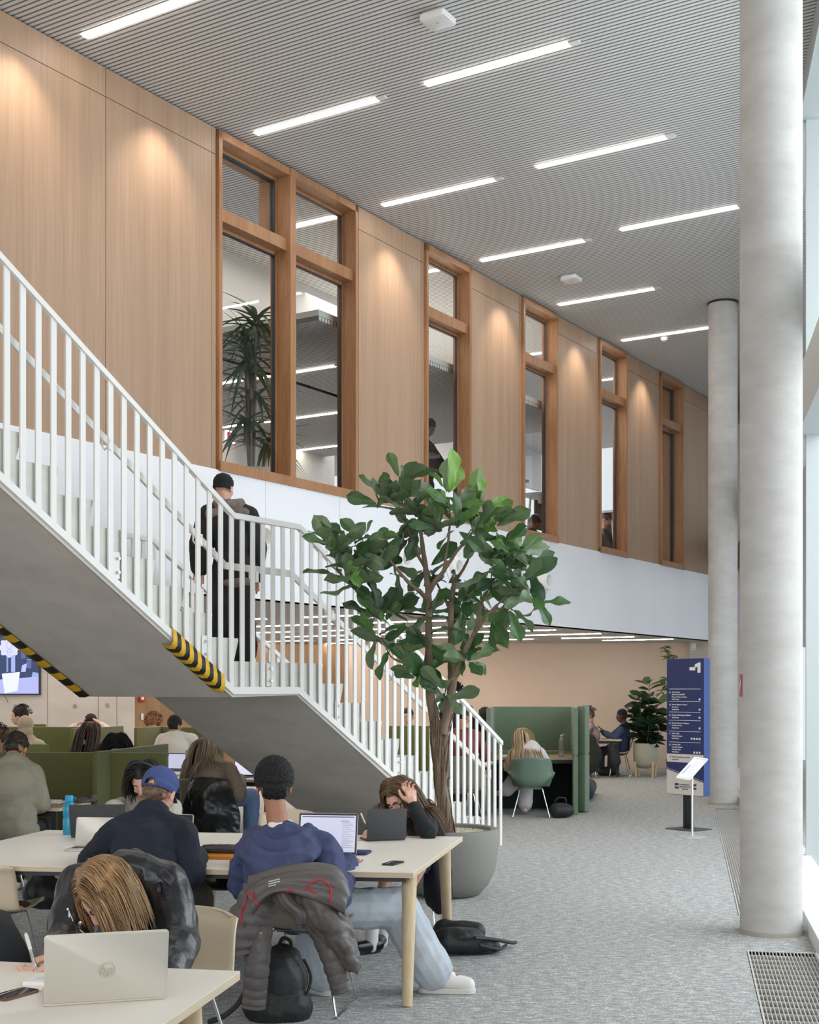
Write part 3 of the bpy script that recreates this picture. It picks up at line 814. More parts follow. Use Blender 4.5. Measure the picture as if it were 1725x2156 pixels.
# ---- shell chairs
def shell_grid(w=.47, arms=False, seat=.44, back=.82, lean=.10):
    """seat shell in local coords, facing +Y, origin on the floor under the seat centre"""
    prof = [(.235, seat-.015), (.20, seat+.012), (.08, seat-.005), (-.05, seat-.008), (-.15, seat+.01), (-.205, seat+.055), (-.235, seat+.13), (-.235-lean*.5, (seat+back)/2+.08), (-.235-lean*.85, back-.04), (-.235-lean, back)]
    prof = [V((0, y, z)) for y, z in prof]; pr = spl(prof, 30); P = []
    n = 30
    for i, p in enumerate(pr):
        u = i/n; row = []
        ww = w/2*(1-.05*abs(u-.4)*2)
        if u > .9: ww *= math.sqrt(max(.0, 1-((u-.9)/.1)**2*.35))
        if u < .07: ww *= .93+.07*u/.07
        for j in range(17):
            s = -1+2*j/16; x = ww*s; k = abs(s)**2.6
            y, z = p.y, p.z
            if not arms:
                if u < .5: z += .035*k*(1-.3*u)
                y += .05*k*max(0, min(1, (u-.4)*3))
                if u > .9: z -= .035*k*(u-.9)/.1
            else:
                h = math.sin(min(1, u/.55)*PI*.5)
                kk = abs(s)**3.0
                a_ = max(0, 1-abs(u-.42)/.42)
                z += .20*kk*a_**.7; y += .13*kk*max(0, min(1, (u-.38)*3.2))*(1 if u < .8 else 1)
                x *= 1+.16*kk*a_
                if u > .9: z -= .03*k*(u-.9)/.1
            row.append(V((x, y, z)))
        P.append(row)
    return P
def sled(w=.40, seat=.43, d=.40):
    out = []
    for s in (-1, 1):
        x0 = s*w*.32; x1 = s*w*.58
        out.append([V((x0, .10, seat-.02)), V((x0+s*.02, .14, seat-.03)), V((x1, d*.5, .012)), V((x1, d*.5-.02, .008)), V((x1+s*.01, -d*.52, .008)), V((x1+s*.01, -d*.54, .015)), V((x0+s*.02, -.13, seat-.03)), V((x0, -.10, seat-.02))])
    return out
def chair(label, loc, yaw, m, kind='plain', group=None, legm=None, name='shell_chair', seat=.44, back=.82, pad=None, legs='sled', w=.47):
    t = thing(name, label, 'chair', loc, -yaw, group); arms = kind == 'arm'
    P = shell_grid(w if not arms else .54, arms, seat, back if not arms else .80, .07 if not arms else .05)
    b = MB(); b.grid(P); o = obj('shell', b, m, t, local=True, smooth=80, solid=.012, off=0)
    if legs == 'sled':
        for path in sled(seat=seat):
            l = MB(); l.tube(path, .0075, 8); obj('leg_frame', l, legm or M_chrome, t, local=True)
        l = MB()
        for y in (.09, -.09): l.tube([V((-.14, y, seat-.022)), V((.14, y, seat-.022))], .007, 8)
        obj('cross_bar', l, legm or M_chrome, t, local=True)
    else:
        for sx in (-1, 1):
            for sy in (-1, 1):
                l = MB(); l.tube([V((sx*.12, sy*.10, seat-.015)), V((sx*.15, sy*.13, seat-.03)), V((sx*.21, sy*.22, .005))], .008, 8); obj('leg', l, legm or M_chrome, t, local=True)
    if pad:
        b = MB(); b.rslab(w*.86, .38, .022, .12, Matrix.Translation((0, .01, seat+.002))); obj('seat_pad', b, pad, t, local=True)
    return t
R_ = math.radians
M_taupe = mat('taupe_shell', s2l(150,142,124), .5)
M_beige = mat('beige_shell', s2l(214,196,170), .45)
M_greens = mat('sage_shell', s2l(104,126,110), .45)
M_dgreen = mat('dark_green_shell', s2l(36,52,44), .5)
M_greysh = mat('white_grey_shell', s2l(200,196,184), .5)
M_bseat = mat('black_seat', (.02,.02,.02), .5)
M_brown = mat('brown_leather', s2l(120,72,48), .45)
chair('taupe shell chair with chrome sled legs under the grey padded jacket', (-.56, 7.08, 0), R_(14), M_taupe, back=.76)
chair('beige shell chair behind the front table, its back beside the leather jacket', (-1.03, 5.58, 0), R_(196), M_beige, back=.74)
chair('empty beige shell chair beyond the middle table, behind the man in the hoodie', (-.93, 9.72, 0), R_(186), M_beige, back=.79)
chair('dark green shell chair at the left end of the middle table', (-3.25, 10.2, 0), R_(20), M_dgreen, back=.86)
chair('chair with a brown leather seat at the left edge beside the middle table', (-2.38, 7.55, 0), R_(5), M_beige, pad=M_brown, back=.75)
chair('black seated chair with thin wire legs beyond the middle table', (-1.17, 8.62, 0), R_(186), M_bseat, back=.62, legs='four', legm=M_chrome)
chair('sage green armchair shell on chrome sled legs at the green booth', on(1119, 17.60), R_(6), M_greens, kind='arm', back=.86, seat=.40)
chair('chair with a navy coat under the woman in glasses', (.0, 9.35, 0), R_(188), M_bseat, back=.74, legs='four')

# ---- olive screens of the left study booths
def felt(name, c):
    return mat(name, c, .95, var=.10, vscale=60, bump=.15, bscale=300, sheen=.3)
M_olive = felt('olive_felt', s2l(92,94,50)); M_olived = felt('olive_felt_dark', s2l(58,60,30)); M_sage = felt('sage_felt', s2l(108,126,104)); M_saged = felt('sage_felt_shadow', s2l(96,120,94))
def screen(mb, a, b_, z0, z1, th=.05):
    a, b_ = V(a), V(b_); d = b_-a; c = (a+b_)/2; L_ = d.length; d.normalize(); n_ = V((-d.y, d.x, 0))
    mb.box(c+UP*(z0+z1)/2, (L_, th, z1-z0), Matrix((d, n_, UP)).transposed(), bev=.018)
def booth(label, parts, desk=None, name='booth_screen', cat='screen', m=None, grp=None):
    c = V(parts[0][0]); c.z = 0
    t = thing(name, label, cat, c, 0, grp)
    for (a, b_, z0, z1) in parts:
        x = MB(); screen(x, a, b_, z0, z1); obj('felt_panel', x, m or M_olive, t)
    return t
def pp(px, Y): return on(px, Y)
ZS_ = 1.15
booth('olive felt screen behind the man in the sage sweatshirt', [(pp(-130, 12.0), pp(352, 11.8), 0, ZS_-.02), (pp(199, 11.55)-TV*0, pp(199, 11.55)+TV*1.75, 0, ZS_)])
booth('lighter olive screen top between the man in sage and the woman in the headscarf', [(pp(-60, 13.3), pp(103, 13.1), 0, 1.15)], m=felt('olive_felt_light', s2l(128,134,84)))
booth('long olive screen in the second row below the screen on the wall', [(pp(-90, 18.6), pp(200, 18.4), 0, 1.17), (pp(150, 17.6), pp(258, 18.9), 0, 1.17)])
booth('olive screen at the very back behind the woman in the headscarf', [(pp(60, 20.2), pp(97, 20.2), 0, 1.16)])
booth('olive screen corner behind the man in the white shirt', [(pp(285, 18.0), pp(338, 18.7), 0, 1.17), (pp(338, 18.7), pp(470, 18.0), 0, 1.17)])
booth('olive screens seen between the stair balusters behind the tree trunk', [(pp(820, 17.2), pp(905, 17.0), 0, 1.22), (pp(861, 17.2), pp(861, 18.6), 0, 1.22)], m=felt('olive_felt_back', s2l(116,122,66)))
# tables of the left back
def rtable(label, c, w, d, ang=ROT, group=None, m_leg=None, steel=True, top=None):
    c = V((c[0], c[1], 0)); u = V((math.cos(ang), -math.sin(ang), 0)); v = V((math.sin(ang), math.cos(ang), 0))
    cs = [c+u*w/2-v*d/2, c+u*w/2+v*d/2, c-u*w/2+v*d/2, c-u*w/2-v*d/2]
    t = thing('study_table', label, 'table', c, 0, group)
    b = MB(); b.slab(cs, TZ-.003, TZ); obj('table_top', b, top or M_top, t, smooth=None)
    b = MB(); b.slab(cs, TZ-.028, TZ-.0032); obj('plywood_edge', b, M_ply, t, smooth=None)
    b = MB()
    for s in (-1, 1): b.box(c+v*s*(d/2-.06)+UP*(TZ-.055), (w-.1, .04, .045), Matrix((u, v, UP)).transposed())
    obj('under_frame', b, M_dark, t, smooth=None)
    for sx in (-1, 1):
        for sy in (-1, 1):
            b = MB(); b.box(c+u*sx*(w/2-.08)+v*sy*(d/2-.08)+UP*(TZ/2-.03), (.04, .04, TZ-.06), Matrix((u, v, UP)).transposed()); obj('leg', b, M_dark, t, smooth=None)
    return t
M_oaktop = mat('oak_desk', s2l(196,172,138), .5, var=.06, vscale=6, stretch=(1,8,1))
rtable('oak desk with open notes under the olive screen', (pp(60, 11.42).x-.47, 11.36), 1.9, .62, top=M_oaktop)
rtable('pale table between the blonde woman and the man in the white shirt', (pp(450, 15.2).x, 15.35), 1.9, 1.9)
rtable('table of the women in the second booth row', (pp(160, 16.4).x, 16.6), 2.2, .8)
# the green booth to the right
gy = 17.8
gL, gR = pp(1029, gy), pp(1213, gy)
t = thing('study_booth', 'sage green felt study booth with a desk, woman sitting in it', 'booth', pp(1120, 18.5))
gv = V((.10, .995, 0)).normalized(); dpt = 1.45
b = MB(); 
def roundwall(mb, pts, z0, z1, th=.06):
    P_ = []
    for p in pts: P_.append(p)
    n = len(P_); ins, outs = [], []
    for i, p in enumerate(P_):
        d = (P_[min(i+1,n-1)]-P_[max(i-1,0)]).normalized(); m_ = V((-d.y, d.x, 0)); ins.append(p-m_*th/2); outs.append(p+m_*th/2)
    e = .02
    rows = []
    for (sgn, arr) in ((0, outs), (1, ins)): pass
    ring = []
    for (z, k) in ((z0, .55), (z0+e, 1), (z1-e, 1), (z1, .55)):
        ring.append([P_[i]+(outs[i]-P_[i])*k+UP*z for i in range(n)]+[P_[i]+(ins[i]-P_[i])*k+UP*z for i in range(n-1,-1,-1)])
    mb.grid(ring, closed=True); o = len(mb.v); L_ = 2*n
    base = o-4*L_
    for k in range(n-1):
        mb.f.append((base+k, base+L_-1-k, base+L_-2-k, base+k+1))
        mb.f.append((base+3*L_+k, base+3*L_+k+1, base+3*L_+L_-2-k, base+3*L_+L_-1-k))
def corner(p, a, b_, r=.10, n=6):
    """arc from direction a side to b side"""
    return [p+a*r*(1-math.sin(PI/2*k/n))+b_*r*(1-math.cos(PI/2*k/n)) for k in range(n+1)]
gl0, gl1 = gL, gL+gv*dpt; gr0, gr1 = gR, gR+gv*dpt; ux = (gr1-gl1).normalized()
bk_w = [gl1]+[]
up_path = [gl0]+corner(gl1, -gv, ux, .16)+corner(gr1, -gv, -ux, .16)[::-1]+[gr0]
b = MB(); roundwall(b, up_path, .80, 1.44); obj('upper_screen', b, M_sage, t, smooth=50)
b = MB(); roundwall(b, up_path, .0, .795); obj('lower_screen', b, M_sage, t, smooth=50)
b = MB(); b.slab([gl0+gv*.42+ux*.035, gr0+gv*.42-ux*.035, gr1-gv*.05-ux*.035, gl1-gv*.05+ux*.035], TZ+.0, TZ+.028); obj('desk_top', b, M_oaktop, t, smooth=None)
b = MB(); b.slab([gl0+gv*.46+ux*.04, gr0+gv*.46-ux*.04, gr0+gv*.5-ux*.04, gl0+gv*.5+ux*.04], TZ-.05, TZ); obj('desk_beam', b, M_dark, t, smooth=None)
b = MB(); b.slab([gl0+gv*1.0+ux*.04, gr0+gv*1.0-ux*.04, gr0+gv*1.05-ux*.04, gl0+gv*1.05+ux*.04], .0, TZ-.01); obj('modesty_panel', b, mat('near_black_felt', (.012,.02,.02), .95), t, smooth=None)
t = thing('study_booth', 'second sage green booth backing onto the first, showing as a strip at its side', 'booth', pp(1224, 18.9))
h0 = pp(1223, 18.15); h1 = h0+gv*1.6
for z0, z1, nm in ((.80, 1.46, 'upper_screen'), (.02, .795, 'lower_screen')):
    b = MB(); roundwall(b, [h0+gv*.12-ux*.02, h0+gv*.04+ux*.0, h0+ux*.05, h0+gv*.05+ux*.085]+[h0+gv*k*.3+ux*.1 for k in range(1,6)], z0, z1, .06); obj(nm, b, M_sage, t, smooth=50)
# table by the back wall and chair of the man in blue
rtable('small white table by the back wall under the phone user', (pp(1257, 25.8).x, 25.9), 1.0, .8)
chair('pale grey shell chair of the man in the blue jumper', on(1303, 25.9), R_(272), M_greysh)
chair('chair buried under the dark green coat by the back wall', on(1232, 25.6), R_(95), M_greysh)
chair('grey upholstered chair with its back to the stairs, behind the lower balusters', on(975, 16.4), R_(10), mat('grey_felt', s2l(126,118,108), .9, bump=.1, bscale=200), back=.88, w=.52)
rtable('pale table behind the lower stairs with bottles on it', (on(932, 17.5).x, 17.6), 1.3, .9)
chair('taupe shell chair under the blonde woman in the grey cardigan', on(437, 13.72), R_(8), M_taupe, back=.80)
chair('grey chair behind the man in the white shirt', on(378, 16.55), R_(6), mat('striped_grey', s2l(92,90,94), .7, var=.35, vscale=20, stretch=(6,6,.1)), back=.82)

# ---- planter and fiddle-leaf tree
PC = V((.315, 10.95, 0))
M_pot = mat('planter_grey', s2l(134,132,126), .75, var=.08, vscale=90, bump=.25, bscale=220)
t = thing('planter', 'big round grey planter bowl filled with pale gravel beside the stairs', 'planter', PC)
b = MB(); b.lathe([(.0,0),(.22,0),(.27,.015),(.34,.09),(.39,.20),(.415,.33),(.42,.45),(.418,.53),(.412,.548),(.385,.552),(.36,.545),(.355,.50),(.0,.49)], PC, 72); obj('bowl', b, M_pot, t, smooth=50)
rr = random.Random(3); b = MB()
base = MB(); base.lathe([(.355,.50),(.2,.512),(.0,.517)], PC, 40)
for i in range(2600):
    a = rr.uniform(0, 2*PI); r = .35*math.sqrt(rr.random()); s = rr.uniform(.006,.012)
    c = PC+V((r*math.cos(a), r*math.sin(a), .51+.006*rr.random()))
    Rm = Matrix.Rotation(rr.uniform(0,PI), 3, V((rr.random(), rr.random(), rr.random()+.1)).normalized())
    base.add([c+Rm @ (V(v)*s) for v in ((1,0,0),(-1,0,0),(0,.8,0),(0,-.8,0),(0,0,.7),(0,0,-.7))], [(0,2,4),(2,1,4),(1,3,4),(3,0,4),(2,0,5),(1,2,5),(3,1,5),(0,3,5)])
obj('gravel', base, mat('pale_gravel', s2l(206,196,178), .85, var=.15, vscale=60), t, smooth=None, kind='stuff')

M_bark = mat('bark', s2l(122,104,86), .85, var=.28, vscale=14, bump=.9, bscale=22, stretch=(1,1,.35))
TY = 10.85
def T(px, py, dy=0.0): return at(px, py, TY+dy)
branches = [
 ([(941,1752,.0),(934,1690,0),(924,1600,0),(915,1520,0),(906,1460,0),(904,1400,.02),(903,1317,.05),(902,1248,.05),(896,1196,.02),(890,1150,0),(884,1100,-.05)], .058, .016),
 ([(936,1640,.02),(934,1560,.05),(944,1500,.08),(950,1440,.1),(950,1370,.12),(950,1283,.15),(958,1223,.2),(967,1213,.2)], .046, .018),
 ([(932,1545,0),(948,1470,-.04),(960,1418,-.05),(983,1363,-.1),(1003,1328,-.12),(1031,1290,-.16),(1073,1279,-.2)], .040, .012),
 ([(1000,1334,-.1),(1009,1290,-.05),(1018,1262,0),(1031,1237,.05),(1036,1205,.1)], .022, .008),
 ([(899,1437,0),(880,1412,-.05),(861,1401,-.1),(840,1392,-.15),(823,1382,-.2),(812,1362,-.2)], .020, .007),
 ([(902,1265,.05),(884,1245,0),(864,1230,-.05),(840,1203,-.1),(809,1168,-.15),(777,1147,-.2),(758,1140,-.2)], .022, .008),
 ([(903,1246,.05),(918,1222,.0),(934,1203,-.05),(965,1157,-.1),(983,1140,-.1),(1000,1110,-.1)], .026, .009),
 ([(950,1290,.15),(938,1262,.2),(925,1238,.25),(905,1200,.3)], .016, .008),
 ([(809,1168,-.15),(790,1195,-.2),(768,1222,-.25),(745,1250,-.25)], .011, .006),
 ([(896,1196,.02),(875,1160,.1),(862,1120,.15),(850,1080,.2),(846,1030,.2)], .018, .006),
 ([(934,1203,-.05),(945,1130,-.1),(948,1080,-.12),(946,1045,-.12)], .014, .006),
 ([(967,1213,.2),(985,1180,.22),(1002,1130,.2),(1008,1080,.15)], .016, .006),
 ([(1031,1290,-.16),(1060,1262,-.2),(1090,1240,-.2),(1112,1258,-.2)], .014, .006),
 ([(1031,1237,.05),(1060,1205,.1),(1084,1180,.1)], .010, .005),
 ([(864,1390,-.1),(868,1340,-.1),(866,1318,-.1)], .008, .004),
 ([(812,1362,-.2),(800,1345,-.2),(790,1335,-.2)], .008, .005),
 ([(956,1440,-.05),(975,1408,-.1),(990,1396,-.15)], .009, .004),
 ([(902,1300,.05),(870,1300,.1),(835,1290,.15),(808,1310,.15)], .012, .005),
 ([(777,1147,-.2),(745,1150,-.3),(715,1160,-.3)], .009, .005),
 ([(950,1330,.12),(975,1300,.2),(985,1275,.2)], .009, .004),
]
t = thing('fiddle_leaf_tree', 'tall fiddle-leaf fig tree with two twisting trunks growing in the grey planter', 'tree', PC+UP*.51)
WM[t.name] = Matrix.Translation(PC+UP*.51)
prims = []
for pts, r0, r1 in branches:
    p3 = spl([T(*p) for p in pts], max(10, len(pts)*4)); n = len(p3)
    rs = [(r0+(r1-r0)*(i/(n-1))**.8) for i in range(n)]
    prims.append(('t', p3, rs, 12))
# flaring roots and vine strands wound round the trunk
vines = []
for k in range(22):
    ph = k*2.4; p3 = []
    for i in range(26):
        v = i/25; c = spl([T(941,1755), T(934,1690), T(924,1600), T(915,1520), T(908,1470)], 25)[i]
        a = ph+v*(3.0+(k % 3)); rad = .050-.010*v+.010*math.sin(v*9+k)+(.018*(1-v)**6)
        p3.append(c+V((math.cos(a)*rad, math.sin(a)*rad, 0)))
    vines.append((p3[: 14+(k*5) % 12], .0055))
for k in range(8):
    p3 = []
    for i in range(16):
        v = i/15; c = spl([T(936,1640,.02), T(934,1570,.04), T(944,1500,.08), T(950,1440,.1)], 15)[i]; a = k*.8+v*4; rad = .045
        p3.append(c+V((math.cos(a)*rad, math.sin(a)*rad, 0)))
    vines.append((p3, .0045))
me = blob(prims, .009, 1, lambda p, n: .004*noise.noise(V((p.x*30, p.y*30, p.z*9)))+.003*noise.noise(p*70))
obj('trunk', me, M_bark, t, smooth=180)
b = MB()
for p3, r in vines: b.tube(p3, r, 6)
obj('aerial_roots', b, mat('root_brown', s2l(98,78,60), .85, var=.3, vscale=20), t)

def leaf_mb(mb, base, d, up, L_, W_, tone, tones, droop=.25, fold=.22, wav=.05, shape='fiddle', ph=0.0, nu=9):
    d = d.normalized(); s = d.cross(up)
    s = s.normalized() if s.length > .01 else V((1,0,0)); n_ = s.cross(d).normalized()
    P = []; tl_ = []
    for i in range(nu+1):
        u = i/nu
        if shape == 'fiddle':
            w = (u**.55)*(1-u**5.5)*(.62+.46*u) + .0
            w *= 1-.16*math.exp(-((u-.42)/.12)**2)
        elif shape == 'oval': w = math.sin(PI*u**.85)**.8
        else: w = math.sin(PI*u**.7)**.9*(1-.4*u)
        w = max(w, .03)
        row = []
        for j in range(9):
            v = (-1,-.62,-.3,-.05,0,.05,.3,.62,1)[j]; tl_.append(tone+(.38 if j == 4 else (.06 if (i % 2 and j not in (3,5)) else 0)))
            x = W_/2*w*v
            z = -droop*L_*u*u + fold*abs(x) + wav*W_*math.sin(u*11+ph+v*2.2)*abs(v)**1.5
            row.append(base + d*(u*L_) + s*x + n_*z)
        P.append(row)
    mb.grid(P); tones += tl_
def set_tone(me, tones):
    a = me.attributes.new('tone', 'FLOAT', 'POINT'); a.data.foreach_set('value', tones)
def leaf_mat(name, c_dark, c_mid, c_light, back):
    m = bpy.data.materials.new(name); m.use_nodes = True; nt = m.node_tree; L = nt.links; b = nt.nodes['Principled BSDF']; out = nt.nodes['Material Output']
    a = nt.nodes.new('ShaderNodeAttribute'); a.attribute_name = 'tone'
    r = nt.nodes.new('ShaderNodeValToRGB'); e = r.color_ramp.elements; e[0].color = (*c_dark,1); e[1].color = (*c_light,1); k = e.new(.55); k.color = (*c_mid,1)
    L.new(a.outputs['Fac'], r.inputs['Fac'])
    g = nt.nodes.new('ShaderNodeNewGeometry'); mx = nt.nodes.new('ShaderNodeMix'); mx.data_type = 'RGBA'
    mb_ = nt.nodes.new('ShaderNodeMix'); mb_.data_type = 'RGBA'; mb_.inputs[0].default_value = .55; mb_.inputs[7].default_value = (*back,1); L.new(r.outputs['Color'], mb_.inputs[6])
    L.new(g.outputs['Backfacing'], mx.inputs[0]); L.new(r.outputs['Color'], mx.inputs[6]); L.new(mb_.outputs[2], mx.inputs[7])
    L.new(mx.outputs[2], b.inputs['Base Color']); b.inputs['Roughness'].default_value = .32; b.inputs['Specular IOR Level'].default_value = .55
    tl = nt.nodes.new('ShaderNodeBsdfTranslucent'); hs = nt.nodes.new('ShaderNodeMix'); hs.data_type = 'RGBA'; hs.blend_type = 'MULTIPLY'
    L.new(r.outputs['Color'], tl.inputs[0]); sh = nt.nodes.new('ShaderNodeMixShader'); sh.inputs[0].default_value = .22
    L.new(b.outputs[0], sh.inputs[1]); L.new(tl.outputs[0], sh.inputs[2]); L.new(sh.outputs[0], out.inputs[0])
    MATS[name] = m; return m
M_fig = leaf_mat('fig_leaf', (.026,.068,.030), (.065,.15,.045), (.22,.42,.07), (.24,.30,.18))
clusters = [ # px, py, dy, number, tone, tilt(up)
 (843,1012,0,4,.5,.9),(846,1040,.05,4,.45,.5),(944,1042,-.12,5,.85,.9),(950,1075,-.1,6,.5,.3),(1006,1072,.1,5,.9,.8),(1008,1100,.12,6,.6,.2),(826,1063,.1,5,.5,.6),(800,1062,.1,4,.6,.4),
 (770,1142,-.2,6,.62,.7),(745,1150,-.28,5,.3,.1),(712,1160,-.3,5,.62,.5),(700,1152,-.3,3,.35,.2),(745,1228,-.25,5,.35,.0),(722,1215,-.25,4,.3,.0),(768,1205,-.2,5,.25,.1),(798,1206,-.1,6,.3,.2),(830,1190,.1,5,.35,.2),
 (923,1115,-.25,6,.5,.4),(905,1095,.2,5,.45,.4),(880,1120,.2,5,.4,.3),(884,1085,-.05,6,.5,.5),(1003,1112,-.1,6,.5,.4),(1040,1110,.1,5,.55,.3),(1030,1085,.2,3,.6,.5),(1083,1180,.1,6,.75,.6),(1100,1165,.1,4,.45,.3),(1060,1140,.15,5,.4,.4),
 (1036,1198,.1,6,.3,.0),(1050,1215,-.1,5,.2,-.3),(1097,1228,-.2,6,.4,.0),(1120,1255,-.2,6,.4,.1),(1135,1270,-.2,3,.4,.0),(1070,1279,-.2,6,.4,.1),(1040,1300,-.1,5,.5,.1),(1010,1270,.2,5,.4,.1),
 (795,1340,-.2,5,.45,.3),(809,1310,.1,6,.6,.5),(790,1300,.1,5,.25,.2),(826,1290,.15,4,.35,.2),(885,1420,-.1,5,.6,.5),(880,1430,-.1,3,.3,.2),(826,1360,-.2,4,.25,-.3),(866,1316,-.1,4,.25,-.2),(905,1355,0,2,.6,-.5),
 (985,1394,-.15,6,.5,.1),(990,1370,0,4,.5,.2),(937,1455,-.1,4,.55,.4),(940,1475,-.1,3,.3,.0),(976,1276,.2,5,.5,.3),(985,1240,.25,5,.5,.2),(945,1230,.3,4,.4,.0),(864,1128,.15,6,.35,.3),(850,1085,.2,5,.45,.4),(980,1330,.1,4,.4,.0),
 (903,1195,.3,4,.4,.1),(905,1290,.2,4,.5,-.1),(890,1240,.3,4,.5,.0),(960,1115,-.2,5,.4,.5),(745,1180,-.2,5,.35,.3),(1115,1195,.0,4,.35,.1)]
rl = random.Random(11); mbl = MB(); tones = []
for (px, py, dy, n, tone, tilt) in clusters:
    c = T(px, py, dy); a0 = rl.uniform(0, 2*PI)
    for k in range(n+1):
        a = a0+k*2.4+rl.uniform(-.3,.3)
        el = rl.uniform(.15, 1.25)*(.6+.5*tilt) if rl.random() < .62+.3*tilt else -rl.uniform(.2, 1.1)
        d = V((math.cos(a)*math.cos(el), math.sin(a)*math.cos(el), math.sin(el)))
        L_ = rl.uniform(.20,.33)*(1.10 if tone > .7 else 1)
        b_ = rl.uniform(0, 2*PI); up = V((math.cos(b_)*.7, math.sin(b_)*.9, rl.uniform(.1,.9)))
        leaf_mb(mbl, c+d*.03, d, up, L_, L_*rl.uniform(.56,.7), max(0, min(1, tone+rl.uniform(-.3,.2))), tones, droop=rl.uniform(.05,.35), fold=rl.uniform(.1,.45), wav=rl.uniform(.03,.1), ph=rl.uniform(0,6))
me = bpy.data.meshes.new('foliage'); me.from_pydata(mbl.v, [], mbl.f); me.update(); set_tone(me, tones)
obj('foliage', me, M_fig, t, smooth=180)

# ---- rubber plant by the back wall
RC = on(1359.5, 25.6)
t = thing('plant_pot', 'round grey-green pot on a four-legged wooden stand by the back wall', 'plant pot', RC)
M_pot2 = mat('pot_greige', s2l(168,166,150), .6, bump=.1, bscale=60)
b = MB(); b.lathe([(.0,.18),(.12,.18),(.19,.21),(.225,.27),(.235,.40),(.237,.64),(.232,.65),(.215,.65),(.212,.61),(.0,.60)], RC, 40); obj('pot', b, M_pot2, t, smooth=50)
sd = MB()
for a in (25, 115, 205, 295):
    c = RC+V((math.cos(R_(a))*.20, math.sin(R_(a))*.20, 0)); c2 = RC+V((math.cos(R_(a))*.225, math.sin(R_(a))*.225, 0))
    l = MB(); l.tube([c+UP*.30+V((math.cos(R_(a))*.045, math.sin(R_(a))*.045, 0)), c2+UP*.0], [.026,.022], 10); obj('leg', l, M_leg, t)
for a in (25, 115):
    sd.tube([RC+V((math.cos(R_(a))*.2, math.sin(R_(a))*.2, .165)), RC-V((math.cos(R_(a))*.2, math.sin(R_(a))*.2, -.165))], .018, 8)
obj('cross_brace', sd, M_leg, t)
t = thing('rubber_plant', 'rubber plant with big dark oval leaves in the pot on the wooden stand', 'plant', RC+UP*.6)
M_rub = leaf_mat('rubber_leaf', (.010,.028,.016), (.022,.055,.028), (.10,.20,.05), (.07,.11,.05))
stm = MB(); lf = MB(); tones = []; rl = random.Random(5)
for k, (dx, dy, h) in enumerate(((-.05,0,1.62),(.04,.05,1.85),(.10,-.05,1.5),(-.11,.03,1.3),(.02,-.1,1.1),(.16,.0,1.25))):
    a = [RC+V((dx*.5, dy*.5, .58)), RC+V((dx*1.6, dy, .58+(h-.58)*.5)), RC+V((dx*2.3, dy*1.5, h-.05))]
    p3 = spl(a, 14); stm.tube(p3, [.013-.006*i/14 for i in range(15)], 8)
    for i in range(2, 15):
        for q_ in range(2):
            an = i*2.3+k*1.1+q_*PI*.9; el = .5 if i > 12 else rl.uniform(-.1,.55)
            d = V((math.cos(an)*math.cos(el), math.sin(an)*math.cos(el), math.sin(el)))
            L_ = rl.uniform(.22,.32)
            leaf_mb(lf, p3[i], d, V((rl.uniform(-.6,.6), rl.uniform(-.9,.5), .7)), L_*1.08, L_*.58, rl.random()*.55+(.4 if i > 12 else 0), tones, droop=.2, fold=.15, wav=.01, shape='oval', nu=6)
obj('stems', stm, M_bark, t)
me = bpy.data.meshes.new('leaves'); me.from_pydata(lf.v, [], lf.f); me.update(); set_tone(me, tones); obj('leaves', me, M_rub, t, smooth=180)
# tall fishtail plant partly hidden by the sign
QC = on(1424, 26.3)
t = thing('palm_plant', 'tall light-leaved plant rising behind the blue directory sign', 'plant', QC)
stm = MB(); lf = MB(); tones = []
stm.lathe([(0,0),(.17,0),(.2,.3),(.18,.32),(0,.3)], QC, 24)
for (tx, ty) in ((1398,1362),(1412,1380),(1437,1388),(1395,1435),(1390,1460),(1440,1440)):
    e = at(tx, ty, 26.1); p3 = spl([QC+UP*.3, QC+V((0,0,1.3)), (QC+V((0,0,1.9))+e)/2, e], 18); stm.tube(p3, .008, 6)
    for i in range(9, 19):
        for q_ in range(3):
            an = rl.uniform(0, 2*PI); d = V((math.cos(an), math.sin(an), rl.uniform(-.3,.5)))
            leaf_mb(lf, p3[i], d, V((0,-.5,1)), rl.uniform(.10,.18), .06, rl.uniform(.3,1), tones, droop=.3, fold=.2, wav=.05, shape='oval', nu=4)
obj('stems', stm, M_dark, t); me = bpy.data.meshes.new('leaves'); me.from_pydata(lf.v, [], lf.f); me.update(); set_tone(me, tones); obj('leaves', me, leaf_mat('palm_leaf', (.03,.07,.03),(.10,.17,.05),(.35,.45,.16),(.15,.2,.1)), t, smooth=180)

